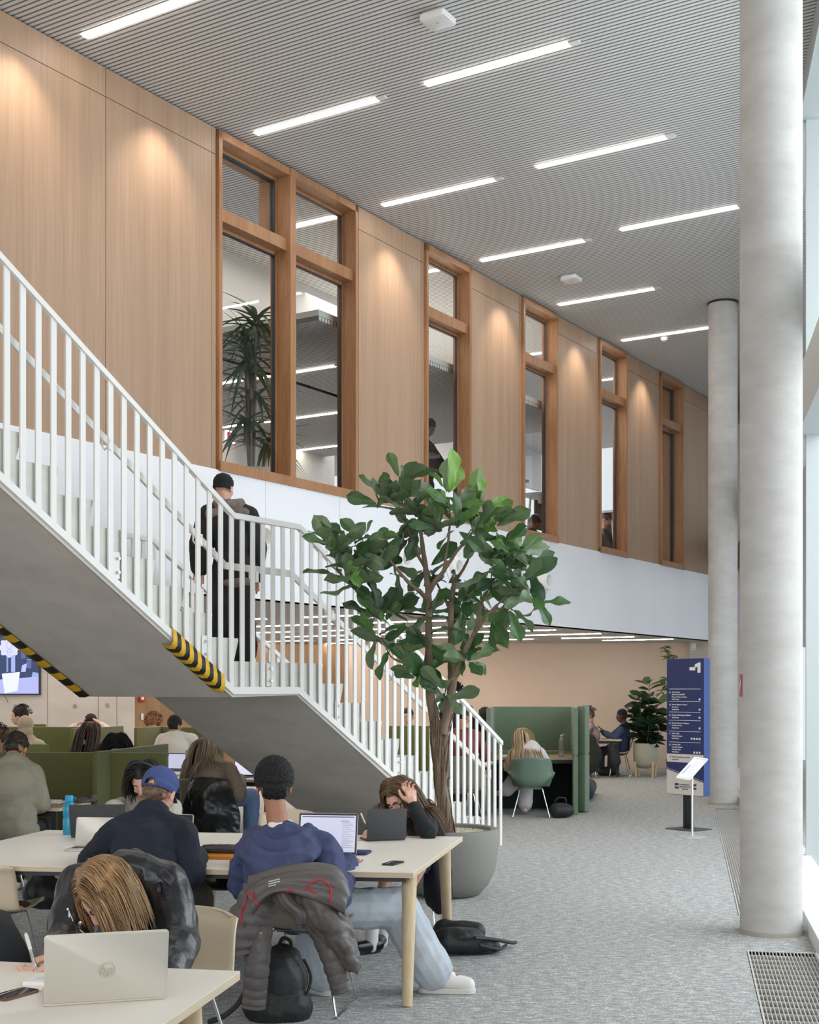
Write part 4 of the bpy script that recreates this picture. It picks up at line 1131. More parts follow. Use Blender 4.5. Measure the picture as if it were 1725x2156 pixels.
# ---- dracaena upstairs behind the double window
DC = wl(4.34, .80, UPF-.08)
t = thing('plant_pot', 'pale round pot upstairs just above the window sill', 'plant pot', DC)
b = MB(); b.lathe([(.0,0),(.22,0),(.30,.15),(.33,.34),(.32,.36),(.29,.36),(.28,.30),(0,.30)], DC, 36); obj('pot', b, mat('pot_sand', s2l(206,196,176), .7), t, smooth=50)
t = thing('dracaena', 'tall dracaena with strappy leaves behind the double window', 'plant', DC+UP*.3)
stm = MB(); lf = MB(); tones = []; rl = random.Random(9)
for (dx, dn, h, nl) in ((.05,.0,2.15,34),(.02,.08,1.9,26),(-.08,-.05,1.65,30),(.10,.08,1.35,26),(-.06,.0,.95,26),(.08,-.1,.75,20)):
    top_ = DC+D*dx*1.6+N*dn*1.5+UP*h; p3 = spl([DC+UP*.28+D*dx*.4, DC+D*dx+N*dn+UP*h*.55, top_], 12); stm.tube(p3, .02, 8)
    for k in range(nl):
        an = k*2.4; el = rl.uniform(-.2, 1.1); d = V((math.cos(an)*math.cos(el), math.sin(an)*math.cos(el), math.sin(el)))
        leaf_mb(lf, top_-UP*rl.uniform(0,.22), d, UP if abs(d.z) < .85 else V((1,0,.2)), rl.uniform(.38,.56), .075, rl.random()*.8, tones, droop=rl.uniform(.5,1.0), fold=.3, wav=0, shape='strap', nu=8)
obj('stems', stm, M_bark, t); me = bpy.data.meshes.new('leaves'); me.from_pydata(lf.v, [], lf.f); me.update(); set_tone(me, tones); obj('leaves', me, leaf_mat('dracaena_leaf', (.02,.05,.025),(.05,.10,.04),(.12,.2,.07),(.1,.14,.08)), t, smooth=180)
# exit sign upstairs
ep = at(484, 920, 16.6); t = thing('exit_sign', 'small red emergency sign glowing upstairs behind the double window', 'sign', ep)
Me = Matrix((D, N, UP)).transposed()
b = MB(); b.box(ep, (.16, .04, .15), Me, bev=.004); obj('housing', b, mat('sign_lit', (.9,.9,.95), .5, emit=(.9,.92,1), estr=1.2), t)
b = MB(); b.box(ep-N*.024, (.15, .006, .10), Me); obj('red_face', b, mat('sign_red', (.55,.03,.05), .5, emit=(.7,.05,.08), estr=.5), t, smooth=None)
b = MB(); b.box(ep-N*.029-D*.02, (.03, .004, .06), Me); b.box(ep-N*.029+D*.03+UP*-.01, (.025, .004, .03), Me); obj('pictogram', b, mat('sign_white', (.9,.9,.9), .5, emit=(1,1,1), estr=1), t, smooth=None)

# ---- blue directory totem
TC = V((on(1450, 16.0).x, 16.0, 0))
wdir = V((.735, -.678, 0)).normalized(); sdir = V((.678, .735, 0)).normalized()
fl_, frr = on(1404.5, 16.2), on(1483, 15.77)
wv = frr-fl_; TW = wv.length; wdir = wv.normalized(); sdir = V((-wdir.y, wdir.x, 0))
zt_, zb_ = 2.062, .415
t = thing('directory_sign', 'tall blue directory sign reading -1 with floor lists, on a dark post', 'sign', TC)
M_blue = mat('sign_navy', s2l(38,48,96), .45); M_blue2 = mat('sign_blue', s2l(52,72,128), .45); M_cream = mat('sign_cream', s2l(214,206,196), .5)
b = MB(); b.prism([fl_+UP*zb_, frr+UP*zb_, frr+UP*zt_, fl_+UP*zt_], sdir*.11); obj('panel_body', b, M_blue2, t, smooth=None)
def fq(u0, v0, u1, v1, e=.003): # on the face, u from left 0..1, v from top 0..1
    H = zt_-zb_
    return [fl_+wv*u0+UP*(zt_-H*v0), fl_+wv*u1+UP*(zt_-H*v0), fl_+wv*u1+UP*(zt_-H*v1), fl_+wv*u0+UP*(zt_-H*v1)], -sdir*e
b = MB(); b.prism(*fq(.005,.003,.985,.70)); b.prism(*fq(.005,.76,.985,.997)); obj('navy_face', b, M_blue, t, smooth=None)
b = MB(); b.prism(*fq(.005,.70,.985,.7605,.0035))
H = zt_-zb_
P_ = lambda u, v, e=.0045: fl_+wv*u+UP*(zt_-H*v)-sdir*e
b.prism([P_(.005,.815,.0), P_(.985,.90,.0), P_(.985,.997,.0), P_(.005,.997,.0)], -sdir*.0045); obj('cream_field', b, M_cream, t, smooth=None)
b = MB()
for k in range(27): 
    u = .01+.36*k/10 if k < 0 else .015+k*.036
    v = .807+.087*u
    b.prism([P_(u,v-.004,.003), P_(u+.018,v-.0025,.003), P_(u+.018,v+.0015,.003), P_(u,v+.000,.003)], -sdir*.002)
obj('dotted_line', b, M_cream, t, smooth=None)
def ftext(s, u, v, size, m, bold=0, align='LEFT', nm='lettering', e=.004, par=None):
    M = frame(P_(u, v, e), wv, UP); return text_mb(s, size, M, bold, align, .0008, sx=1.12)
rules = [.222, .314, .392, .453, .533, .613]
b = MB()
for v in rules: b.prism(*fq(.075, v-.0015, .91, v+.0015, .004))
big = [P_(.61,.095-.033), P_(.61,.095-.033)]
b.prism([P_(.62,.062,.003), P_(.77,.062,.003), P_(.77,.086,.003), P_(.62,.086,.003)], -sdir*.002)
b.prism([P_(.76,.045,.003), P_(.86,.030,.003), P_(.91,.030,.003), P_(.91,.104,.003), P_(.83,.104,.003), P_(.83,.060,.003), P_(.76,.066,.003)], -sdir*.002)
entries = [(5,.245,['Board Room','Staff Zone ULB|VUB','Rooms Tokyo to Venice','Office Seats']),(4,.337,['Rooms Algiers to Tampa','Zen Zone','Study Seats']),(3,.414,['Rooms Gothenburg to Madrid','Study Seats']),
           (2,.473,['Rooms Brussels to Glasgow','Creative Corner','Study Seats']),(1,.550,['INFO DESK','Library Entrance','Study Seats']),(0,.632,['Learning Café','Learning Theatre','Outdoor Plaza','Study Seats'])]
for n_, v, ls in entries:
    x = ftext(str(n_), .075, v+.008, .030, None, .0012); b.add(x.v, x.f)
    for i, l in enumerate(ls):
        x = ftext(l, .145, v+.004+i*.0178, .0205, None, .0005); b.add(x.v, x.f)
    last_v = v+.004+(len(ls)-1)*.0178
    for q_ in range({1:4, 0:3}.get(n_, 1)):
        u_ = .865-.07*q_
        b.prism([P_(u_,last_v-.012,.003), P_(u_+.018,last_v-.012,.003), P_(u_+.018,last_v+.002,.003), P_(u_,last_v+.002,.003)], -sdir*.0015)
        b.prism([P_(u_+.024,last_v-.012,.003), P_(u_+.042,last_v-.012,.003), P_(u_+.042,last_v+.002,.003), P_(u_+.024,last_v+.002,.003)], -sdir*.0015)
obj('white_lettering', b, mat('sign_white_print', (.85,.84,.82), .5), t, smooth=None)
b = MB()
x = ftext('-1', .085, .726, .022, None, .0008, e=.0045); b.add(x.v, x.f)
x = ftext('Rooms Amsterdam to Bogotá', .145, .726, .020, None, .0003, e=.0045); b.add(x.v, x.f)
x = ftext('Study Seats', .145, .745, .020, None, .0003, e=.0045); b.add(x.v, x.f)
obj('navy_lettering', b, M_blue, t, smooth=None); b = MB()
for i, l in enumerate(('LEARNING &', 'INNOVATION', 'CENTER')):
    x = ftext(l, .355 if i < 2 else .41, .928+i*.0165, .0235, None, .0003, e=.0055); b.add(x.v, x.f)
obj('centre_name_lettering', b, M_blue, t, smooth=None)
for u0 in (.225, .70):
    b = MB(); b.prism(*fq(u0, .915, u0+.105, .955, .0055)); obj('logo_square', b, M_blue, t, smooth=None)
b = MB(); 
x = ftext('ULB', .235, .941, .026, None, .0012, e=.0065); b.add(x.v, x.f); x = ftext('VUB', .71, .941, .026, None, .0012, e=.0065); b.add(x.v, x.f)
obj('logo_lettering', b, M_cream, t, smooth=None)
b = MB(); b.box(TC+UP*.21+sdir*.0, (.12, .06, .42), Matrix((wdir, sdir, UP)).transposed(), bev=.01)
for s_ in (-.03, .03): b.box(TC+UP*.21+wdir*s_-sdir*.032, (.02,.006,.42), Matrix((wdir, sdir, UP)).transposed())
obj('post', b, mat('dark_green_metal', s2l(28,38,40), .4), t)
b = MB(); b.box(TC+UP*.006, (.42, .36, .012), Matrix((wdir, sdir, UP)).transposed()); obj('base_plate', b, M_mull and mat('base_grey', s2l(78,82,82), .45), t, smooth=None)
# ---- tilted leaflet stand in front of it
SC = flr(1458, 1762); t = thing('info_stand', 'slim grey stand with a tilted framed notice in front of the blue sign', 'stand', SC)
Ys = SC.y
b = MB(); b.lathe([(0,.0),(.155,.0),(.155,.006),(.02,.012),(.0,.012)], SC, 40); obj('base_disc', b, M_alu, t)
b = MB(); b.tube([SC+UP*.01, SC+UP*.71], .012, 14); obj('pole', b, M_alu, t)
TLc, TRc, BRc, BLc = at(1463,1595,Ys+.12), at(1490,1599,Ys+.10), at(1452,1642,Ys-.10), at(1425,1637,Ys-.08)
nn = (TRc-TLc).cross(BLc-TLc).normalized(); nn = nn if nn.z > 0 else -nn
b = MB(); b.prism([TLc, TRc, BRc, BLc], -nn*.012); obj('backing', b, M_alu, t, smooth=None)
c_ = (TLc+TRc+BRc+BLc)/4
k_ = lambda p, f: c_+(p-c_)*f
b = MB(); b.prism([k_(TLc,.86), k_(TRc,.86), k_(BRc,.86), k_(BLc,.86)], nn*.003); obj('notice', b, mat('notice_paper', (.85,.84,.86), .6), t, smooth=None)
b = MB()
for (p, q_) in ((TLc,TRc),(TRc,BRc),(BRc,BLc),(BLc,TLc)): b.tube([p+nn*.002, q_+nn*.002], .009, 8)
obj('frame', b, M_rail, t)
b = MB(); eu = (TRc-TLc); ev = (BLc-TLc)
for i in range(8):
    v0 = .2+.085*i; o = TLc+ev*v0+eu*(.3 if i < 6 else .5)+nn*.004; b.prism([o, o+eu*(.35 if i % 2 else .45), o+eu*(.35 if i % 2 else .45)+ev*.012, o+ev*.012], nn*.0006)
o = TLc+ev*.35+eu*.12+nn*.0035; b.prism([o, o+eu*.12, o+eu*.12+ev*.45, o+ev*.45], nn*.0006)
obj('notice_print', b, mat('print_lilac', (.45,.45,.62), .6), t, smooth=None)

# ---- red sign on the near column
c = on(1624, 9.24); r = .2115; t = thing('extinguisher_sign', 'narrow red sign with white strokes on the edge of the near column', 'sign', at(1565, 1442, 9.2))
def cyl_patch(a0, a1, z0, z1, rr_): 
    m_ = MB(); m_.grid([[c+V((rr_*math.cos(a), rr_*math.sin(a), z)) for z in (z0, z1)] for a in [a0+(a1-a0)*k/8 for k in range(9)]]); return m_
ea = math.atan2(-c.y, -c.x)-PI/2+.02   # left silhouette direction
zc = 1.7-(1443-HY)/FPX*9.2
obj('red_plate', cyl_patch(ea-.25, ea+.42, zc-.078, zc+.078, r+.003), mat('sign_red2', s2l(168,52,58), .45), t, smooth=180)
b = MB()
for k in range(4):
    a = ea+.16+.05*k
    b.grid([[c+V(((r+.005)*math.cos(a+da), (r+.005)*math.sin(a+da), zc-.05+.018*k+z+da*.2)) for z in (0, .045)] for da in (0, .035)])
obj('white_strokes', b, M_rail, t)
# small white box on the pier, top right of the back wall
p = at(1461, 1362, 26.9); t = thing('wall_speaker', 'small white wall box high at the right end of the back wall', 'speaker', p)
b = MB(); b.rslab(.09, .06, .13, .02, Matrix.Translation(p-UP*.06)); obj('housing', b, M_ap, t); b = MB(); b.box(p+V((0,-.031,-.03)), (.04,.004,.03)); obj('grille', b, M_mull, t, smooth=None)

# ---- screen on the concrete wall
cy = lambda px: 22.6-.8*(px+700)/984
a_, b__ = on(-330, cy(-330)-.06), on(84, cy(84)-.06)
zb, zt = 1.6+.0, 2.52
zb = EYE-(1463-HY)/FPX*b__.y; zt = zb+(b__-a_).length*.5625*.5 if False else zb+.98
a_ = b__+(a_-b__).normalized()*1.74
t = thing('wall_screen', 'large wall-mounted screen showing a bluish picture of a laptop on a desk', 'screen', (a_+b__)/2+UP*zb)
wd = (b__-a_).normalized(); nd = V((wd.y, -wd.x, 0)); nd = nd if nd.y < 0 else -nd
b = MB(); b.prism([a_+UP*zb, b__+UP*zb, b__+UP*zt, a_+UP*zt], -nd*.05); obj('bezel', b, M_dark, t, smooth=None)
SP = lambda u, v, e=.004: b__-wd*(.02+u)+UP*(zb+.02+v)+nd*e      # u metres from the right edge, v up
def poly(pts, e, m, nm):
    b = MB(); b.prism([SP(u, v, e) for u, v in pts], nd*.0008); return obj(nm, b, m, t, smooth=None)
def em(name, c, s=1.0): return mat(name, (0,0,0), .4, emit=c, estr=s)
poly([(0,0),(1.70,0),(1.70,.94),(0,.94)], .003, em('scr_dark', (.03,.05,.13)), 'display')
x_ = [([(0,.0),(1.7,.0),(1.7,.16),(.0,.28)], (.42,.44,.80)), ([(.58,.0),(.18+.45,.33),(.30+.02,.36),(.36,.05)], (.75,.78,1.0)), ([(0,.28),(.12,.27),(.1,.36),(0,.34)], (.3,.4,.7)),
      ([(.40,.36),(.47,.36),(.47,.9),(.40,.9)], (.35,.42,.75)), ([(.52,.36),(.55,.36),(.55,.9),(.52,.9)], (.25,.3,.6)), ([(.30,.36),(.22,.36),(.2,.5),(.28,.47)], (.45,.5,.85)),
      ([(.02,.55),(.2,.55),(.2,.57),(.02,.57)], (.2,.3,.55)), ([(.02,.68),(.22,.68),(.22,.71),(.02,.71)], (.25,.35,.6)), ([(.1,.6),(.18,.6),(.18,.67),(.1,.67)], (.12,.2,.4)), ([(.03,.73),(.3,.8),(.3,.84),(.03,.76)], (.2,.25,.5)),
      ([(.12,.42),(.2,.42),(.2,.54),(.12,.54)], (.1,.14,.33)), ([(.22,.58),(.3,.58),(.3,.7),(.22,.7)], (.08,.12,.3))]
for i, (pts, c) in enumerate(x_): poly(pts, .005+.0006*i, em('scr_%d' % i, c), 'picture_patch')
cl = []
for k in range(40):
    a = 2*PI*k/40; rr_ = .15+.018*math.cos(a*8); cl.append((.50+rr_*1.15*math.cos(a), .76+rr_*math.sin(a)))
poly(cl, .014, em('scr_cloud', (.62,.64,1.0)), 'picture_patch')
b = MB()
ring = [SP(.50+.045*math.cos(2*PI*k/24), .80+.055*math.sin(2*PI*k/24), .017) for k in range(25)]; b.tube(ring, .003, 5, cap=False)
ring = [SP(.50+.04*math.cos(2*PI*k/24), .71+.022*math.sin(2*PI*k/24), .017) for k in range(25)]; b.tube(ring, .003, 5, cap=False)
b.tube([SP(.465,.70,.017), SP(.48,.64,.017), SP(.52,.64,.017), SP(.535,.70,.017)], .003, 5); obj('line_icon', b, em('scr_line', (.25,.28,.6)), t)
b = MB(); b.tube([at(8,1464,21.9), at(14,1472,21.95), at(17,1480,22.0)], .004, 6); obj('cable', b, M_dark, t)
# fire call point and switch on the wood wall
def onwood(px): # line between (284,24.5),(735,28.2)
    a = on(284, 24.5); b_ = on(735, 28.2); r_ = (px-CX)/FPX; d = b_-a; s = (a.x-r_*a.y)/(r_*d.y-d.x); return a+d*s, d.normalized()
q_, dw = onwood(297); nw = V((dw.y, -dw.x, 0)); Mx = Matrix((dw, nw, UP)).transposed()
p = q_+nw*.03+UP*(EYE-(1470-HY)/FPX*q_.y)
t = thing('fire_call_point', 'red fire alarm call point on the brown wood wall', 'alarm', p)
b = MB(); b.box(p, (.12,.05,.13), Mx, bev=.006); obj('housing', b, mat('alarm_red', s2l(196,40,30), .4), t)
b = MB(); b.box(p+nw*.027, (.06,.004,.06), Mx); obj('glass_plate', b, M_rail, t, smooth=None)
q_, dw = onwood(298); p = q_+nw*.02+UP*(EYE-(1509-HY)/FPX*q_.y)
t = thing('light_switch', 'slim white switch below the red alarm on the wood wall', 'switch', p)
b = MB(); b.box(p, (.05,.02,.12), Mx, bev=.004); obj('plate', b, M_rail, t); b = MB(); b.box(p+nw*.012, (.03,.006,.06), Mx); obj('rocker', b, M_ap, t, smooth=None)
bz = area('wood_wall_spot', on(620, 27.3)+UP*2.6, on(622, 27.5)+UP*1.2, .1, .1, 14, (1,.78,.5))
# ================================================================ PEOPLE
def skin(name, c, sss=.15): return mat(name, c, .5, var=.05, vscale=12, sss=sss)
SK_pale = skin('skin_pale', s2l(222,172,150)); SK_mid = skin('skin_mid', s2l(190,138,108)); SK_dark = skin('skin_dark', s2l(104,70,52)); SK_olive = skin('skin_olive', s2l(168,118,90))
M_lip = mat('lips', s2l(168,88,82), .45); M_eye = mat('eye_white', (.8,.8,.8), .3); M_iris = mat('iris', (.03,.02,.015), .2); M_brow = mat('brow_dark', (.04,.025,.018), .8)
def cloth(name, c, rough=.85, var=.06, **k): return mat(name, c, rough, var=var, vscale=k.pop('vscale', 5), bump=k.pop('bump', .12), bscale=k.pop('bscale', 160), **k)

def headR(yaw, pitch=0, roll=0):
    return (Matrix.Rotation(-R_(yaw), 3, 'Z') @ Matrix.Rotation(-R_(pitch), 3, 'X') @ Matrix.Rotation(R_(roll), 3, 'Y'))
def hp(c, R, x, y, z, s=1.0): return c + R @ (V((x, y, z))*s)
def head_prims(c, R, s=1.0):
    e = lambda x, y, z, r: ell(hp(c, R, x, y, z, s), tuple(q*s for q in r), R)
    k = lambda a, b_, r0, r1: capsule(hp(c, R, *a, s), hp(c, R, *b_, s), r0*s, r1*s)
    P = [e(0,-.022,.035,(.074,.092,.082)), e(0,.025,.0,(.066,.070,.088)), e(0,.032,-.055,(.052,.056,.052)), e(0,.055,-.088,(.026,.026,.022)),
         e(0,.068,.030,(.050,.020,.018)), k((0,.086,.018),(0,.104,-.022),.009,.013), e(0,.098,-.030,(.018,.014,.010)), e(0,.080,-.060,(.024,.014,.014)),
         e(.036,.066,-.022,(.022,.020,.022)), e(-.036,.066,-.022,(.022,.020,.022))]
    for sx in (-1, 1):
        P += [e(sx*.078,-.006,-.004,(.009,.020,.030)), e(sx*.084,-.012,.010,(.007,.012,.016))]
    return P
def hand_prims(w, fd, pn, s=1.0, curl=.4, spread=.10, thumb=1, vox=.004, side=1):
    """w wrist, fd direction of the fingers, pn palm normal; thumb side = side * cross(fd, pn)"""
    fd = fd.normalized(); pn = (pn-fd*pn.dot(fd)).normalized(); t = fd.cross(pn)*side
    P = [capsule(w, w+fd*.035*s, .024*s, .026*s)]
    for k in range(4):
        o = (k-1.5)*.0205*s; a = w+fd*.02*s+t*(-o)*.6; kn = w+fd*(.088-.004*abs(k-1.2))*s - t*o
        P.append(capsule(a, kn, .015*s, .0115*s))
        L = (.040,.045,.041,.032)[k]*s; d = (fd - t*(k-1.5)*spread*.6).normalized(); p = kn
        cu = curl
        for j, (fl, r) in enumerate(((1.0,.0098),(.68,.0088),(.52,.0078))):
            ax = t; an = cu*(0.9 if j == 0 else 1.1)
            d = (Matrix.Rotation(-an*side, 3, ax) @ d).normalized()
            if d.dot(pn) < -.2 and j == 0: d = (Matrix.Rotation(2*an*side, 3, ax) @ d).normalized()
            q_ = p+d*L*fl; P.append(capsule(p, q_, r*s, (r-.0008)*s, 10)); p = q_
    if thumb:
        b0 = w+fd*.025*s+t*.020*s+pn*.004; b1 = b0+(fd*.6+t*.75+pn*.35).normalized()*.042*s; b2 = b1+(fd*.9+t*.30+pn*.45).normalized()*.032*s; b3 = b2+(fd*.95+pn*.3).normalized()*.026*s
        P += [capsule(b0,b1,.016*s,.0125*s), capsule(b1,b2,.012*s,.0105*s), capsule(b2,b3,.0105*s,.008*s)]
    return P
def ik(a, c, l1, l2, pole):
    d = c-a; L = min(d.length, (l1+l2)*.995); t = d.normalized(); x = (l1*l1-l2*l2+L*L)/(2*L); h = math.sqrt(max(l1*l1-x*x, 0))
    pl = (pole-t*pole.dot(t)); pl = pl.normalized() if pl.length > 1e-6 else V((0,0,-1))
    return a+t*x+pl*h
def seated(base, yaw, seat=.47, lean=12, s=1.0, hl=None, hr=None, head=None, hyaw=0, hpitch=20, hroll=0, feetL=None, feetR=None, kneeL=None, kneeR=None, stand=False, twist=0, neckf=0.0):
    """joints of a seated figure; yaw 0 looks along +Y. hl/hr: wrist targets (world)"""
    y = R_(yaw); f = V((math.sin(y), math.cos(y), 0)); r = V((math.cos(y), -math.sin(y), 0)); b0 = V((base[0], base[1], 0))
    J = {'f': f, 'r': r, 's': s}
    pv = b0 + UP*(seat+.09*s); l = R_(lean)
    up = (UP*math.cos(l)+f*math.sin(l)); J['pv'] = pv
    up2 = (UP*math.cos(l*1.5)+f*math.sin(l*1.5)).normalized()
    mid = pv+up*.26*s-f*.015; J['mid'] = mid
    nb = mid+up2*.27*s; J['nb'] = nb; J['up'] = up2
    rt = (Matrix.Rotation(-R_(twist), 3, 'Z') @ r) if twist else r
    J['rt'] = rt
    shz = nb-up2*.065*s
    J['sl'] = shz-rt*.175*s; J['sr'] = shz+rt*.175*s
    J['hR'] = headR(yaw+hyaw, hpitch, hroll)
    ff = (J['hR'] @ V((0,1,0)));
    J['hc'] = V(head) if head is not None else nb+(up2*.55+UP*.45).normalized()*.165*s+f*(.03+neckf)*s
    tl = V(hl) if hl is not None else b0+f*.38*s-r*.14*s+UP*(seat+.27)
    tr = V(hr) if hr is not None else b0+f*.38*s+r*.14*s+UP*(seat+.27)
    J['wl'], J['wr'] = tl, tr
    J['el'] = ik(J['sl'], tl, .29*s, .26*s, (-r*.8-UP-f*.3)); J['er'] = ik(J['sr'], tr, .29*s, .26*s, (r*.8-UP-f*.3))
    J['hl'] = pv-r*.09*s; J['hr'] = pv+r*.09*s
    if stand:
        J['kl'] = b0-r*.09*s+UP*.50*s+f*.03; J['kr'] = b0+r*.09*s+UP*.50*s+f*.03; J['al'] = b0-r*.09*s+UP*.09; J['ar'] = b0+r*.09*s+UP*.09
    else:
        J['kl'] = b0-r*.12*s+f*.42*s+UP*(seat+.05); J['kr'] = b0+r*.12*s+f*.42*s+UP*(seat+.05)
        J['al'] = b0-r*.12*s+f*.40*s+UP*.09; J['ar'] = b0+r*.12*s+f*.40*s+UP*.09
    for k_, v in (('kl', kneeL), ('kr', kneeR), ('al', feetL), ('ar', feetR)):
        if v is not None: J[k_] = V(v)
    J['tl'] = J['tr'] = f
    return J
def torso_prims(J, t=0.0, fem=False, hem=.0):
    s = J['s']; up, r = J['up'], J['rt']; f = up.cross(r).normalized(); R1 = Matrix((r, f, up)).transposed()
    u0 = (J['mid']-J['pv']).normalized(); f0 = u0.cross(J['r']).normalized(); R0 = Matrix((J['r'], f0, u0)).transposed()
    w = .94 if fem else 1.0
    ch = J['nb']-up*.17*s
    sr_, sl_ = J['sr'], J['sl']
    P = [ell(ch, ((.158*w)*s+t, .108*s+t, .17*s+t), R1), ell(ch+f*.02*s-up*.03, ((.13*w)*s+t, .10*s+t, .12*s+t), R1), ell(J['mid'], (.140*w*s+t, .105*s+t, .16*s+t), R1), ell(J['pv']+u0*.08, (.148*w*s+t, .112*s+t, .14*s+t), R0),
         ell(J['pv']+u0*(.02-hem*.3), (.165*s+t, .118*s+t, .10*s+t), R0),
         capsule(sl_*.9+sr_*.1-up*.01, sr_*.9+sl_*.1-up*.01, .056*s+t, .056*s+t),
         capsule(J['nb']-f*.015, sl_*.9+J['nb']*.1+up*.012*s, .050*s+t, .045*s+t), capsule(J['nb']-f*.015, sr_*.9+J['nb']*.1+up*.012*s, .050*s+t, .045*s+t)]
    return P
def arm_prims(J, t=0.0, cuff=1.0, loose=0.0):
    s = J['s']; P = []
    for a, e_, w in (('sl','el','wl'), ('sr','er','wr')):
        W_ = J[e_]+(J[w]-J[e_])*cuff
        P += [capsule(J[a], J[e_], .050*s+t+loose*.4, .040*s+t+loose), capsule(J[e_], W_, .041*s+t+loose, (.027*s+t*.9+loose*.6))]
    return P
def leg_prims(J, t=0.0, loose=0.0, end=1.0):
    s = J['s']; P = []
    for h, k, a in (('hl','kl','al'), ('hr','kr','ar')):
        A = J[k]+(J[a]-J[k])*end
        P += [capsule(J[h], J[k], .078*s+t, .056*s+t+loose*.6), capsule(J[k], A, .055*s+t+loose*.6, .036*s+t+loose)]
    return P
def shoe_prims(a, d, s=1.0, h=.0):
    d = V((d.x, d.y, 0)).normalized(); z = a.z-.0
    heel = V((a.x, a.y, a.z-.045))-d*.03
    return [capsule(a+UP*.0, heel+d*.03, .042*s, .040*s), capsule(heel, heel+d*.10*s, .038*s, .040*s), capsule(heel+d*.08*s, heel+d*.19*s-UP*.006, .041*s, .034*s)]
def person(label, J, top, pants, shoes, sk, hair=None, vox=.010, fem=False, group=None, hands=None, topdisp=None, t_top=.020, loose=.012, legloose=.02, cuff=.93, cat='person', name='person',
           legs=True, face=True, t_pants=.012, pend=.93, extra_top=None, extra_body=None, top_name='sweater', pants_name='trousers', seed=1, sleeves=True, hv=None):
    s = J['s']; c = V((J['pv'].x, J['pv'].y, min(J['al'].z, J['ar'].z)-.09 if legs else 0))
    t = thing(name, label, cat, c, 0, group)
    B = torso_prims(J, -.012, fem)+arm_prims(J, -.004)+head_prims(J['hc'], J['hR'], s)
    nbase = hp(J['hc'], J['hR'], 0, -.025, -.055, s)
    B += [capsule(J['nb']-J['up']*.03, nbase, .056*s, .050*s)]
    H = hands or {}
    for k, e_, w, sd in (('l','el','wl',-1), ('r','er','wr',1)):
        o = H.get(k, {}); fd = V(o['fd']) if 'fd' in o else (J[w]-J[e_]).normalized()
        pn = V(o['pn']) if 'pn' in o else V((0,0,-1))
        B += hand_prims(J[w], fd, pn, s, o.get('curl', .35), side=o.get('side', sd if pn.z < .3 else -sd))
    if legs: B += leg_prims(J, -.008)
    for a, d in (('al','tl'), ('ar','tr')) if legs else (): B += [capsule(J[a], V(J[a])+V((0,0,-.035))+J[d]*.12*s, .034*s, .028*s)]
    if extra_body: B += extra_body
    obj('body', blob(B, hv or vox, 3), sk, t, smooth=180)
    if face:
        for sx in (-1, 1):
            e_ = blob([ell(hp(J['hc'], J['hR'], sx*.031, .076, .008, s), (.0125*s,.0105*s,.0075*s), J['hR'], 14)], .003*1.0 if vox < .008 else .005, 1); obj('eye', e_, M_iris if vox > .008 else M_eye, t, smooth=180)
            b = MB(); b.tube([hp(J['hc'], J['hR'], sx*x, y, z, s) for x, y, z in ((.014,.090,.026),(.030,.088,.033),(.048,.076,.027))], [.0028,.0036,.0016], 6); obj('eyebrow', b, M_brow, t)
        m_ = blob([ell(hp(J['hc'], J['hR'], 0, .092, -.056, s), (.021*s,.007*s,.0045*s), J['hR'], 14), ell(hp(J['hc'], J['hR'], 0, .091, -.063, s), (.017*s,.007*s,.005*s), J['hR'], 14)], .003 if vox < .008 else .005, 1); obj('mouth', m_, M_lip, t, smooth=180)
    if top is not None:
        TP = torso_prims(J, t_top-.004, fem, .1)+(arm_prims(J, t_top-.006, cuff, loose) if sleeves is True else [])
        if sleeves == 'short': TP += arm_prims({**J, 'wl': J['el'], 'wr': J['er'], 'el': J['sl']+(J['el']-J['sl'])*.8, 'er': J['sr']+(J['er']-J['sr'])*.8}, t_top, 0.01, loose)
        if extra_top: TP += extra_top
        obj(top_name, blob(TP, vox, 4, topdisp or folds(.008 if vox < .011 else .006, 8, (1,1,.7), seed)), top, t, smooth=180)
    if pants is not None and legs:
        u0 = (J['mid']-J['pv']).normalized(); f0 = u0.cross(J['r']).normalized(); R0 = Matrix((J['r'], f0, u0)).transposed()
        obj(pants_name, blob([ell(J['pv']-UP*.01, (.165*s, .13*s, .10*s), R0)]+leg_prims(J, t_pants, legloose, pend), vox, 3, folds(.007, 9, (1,1,.8), seed+5)), pants, t, smooth=180)
    if shoes is not None and legs:
        for a, d in (('al','tl'), ('ar','tr')):
            obj('shoe', blob(shoe_prims(J[a], J[d], s), max(.006, vox*.8), 3), shoes, t, smooth=180)
    hair_on(t, J, hair, vox)
    return t
def ribbons(name, paths, w, m, parent, tones, nrm_c):
    vs, fs, tn = [], [], []
    for pth, tone in zip(paths, tones):
        n = len(pth); o = len(vs)
        for i, p in enumerate(pth):
            tg = (pth[min(i+1,n-1)]-pth[max(i-1,0)]).normalized(); out = (p-nrm_c); out = (out-tg*out.dot(tg)); out = out.normalized() if out.length > 1e-6 else V((1,0,0))
            sd = tg.cross(out); k = w*(1-.75*(i/(n-1))**3)*(.5+.5*min(1, i/2))
            vs += [p-sd*k, p+out*k*.55, p+sd*k]; tn += [tone]*3
        for i in range(n-1):
            a = o+i*3; fs += [(a, a+1, a+4, a+3), (a+1, a+2, a+5, a+4), (a+2, a, a+3, a+5)]
    me = bpy.data.meshes.new(name); me.from_pydata([tuple(v) for v in vs], [], fs); me.update(); set_tone(me, tn)
    return obj(name, me, m, parent, smooth=180)
def hair_mat(name, c1, c2, rough=.38): return mat(name, c1, rough, tone=c2, spec=.45)
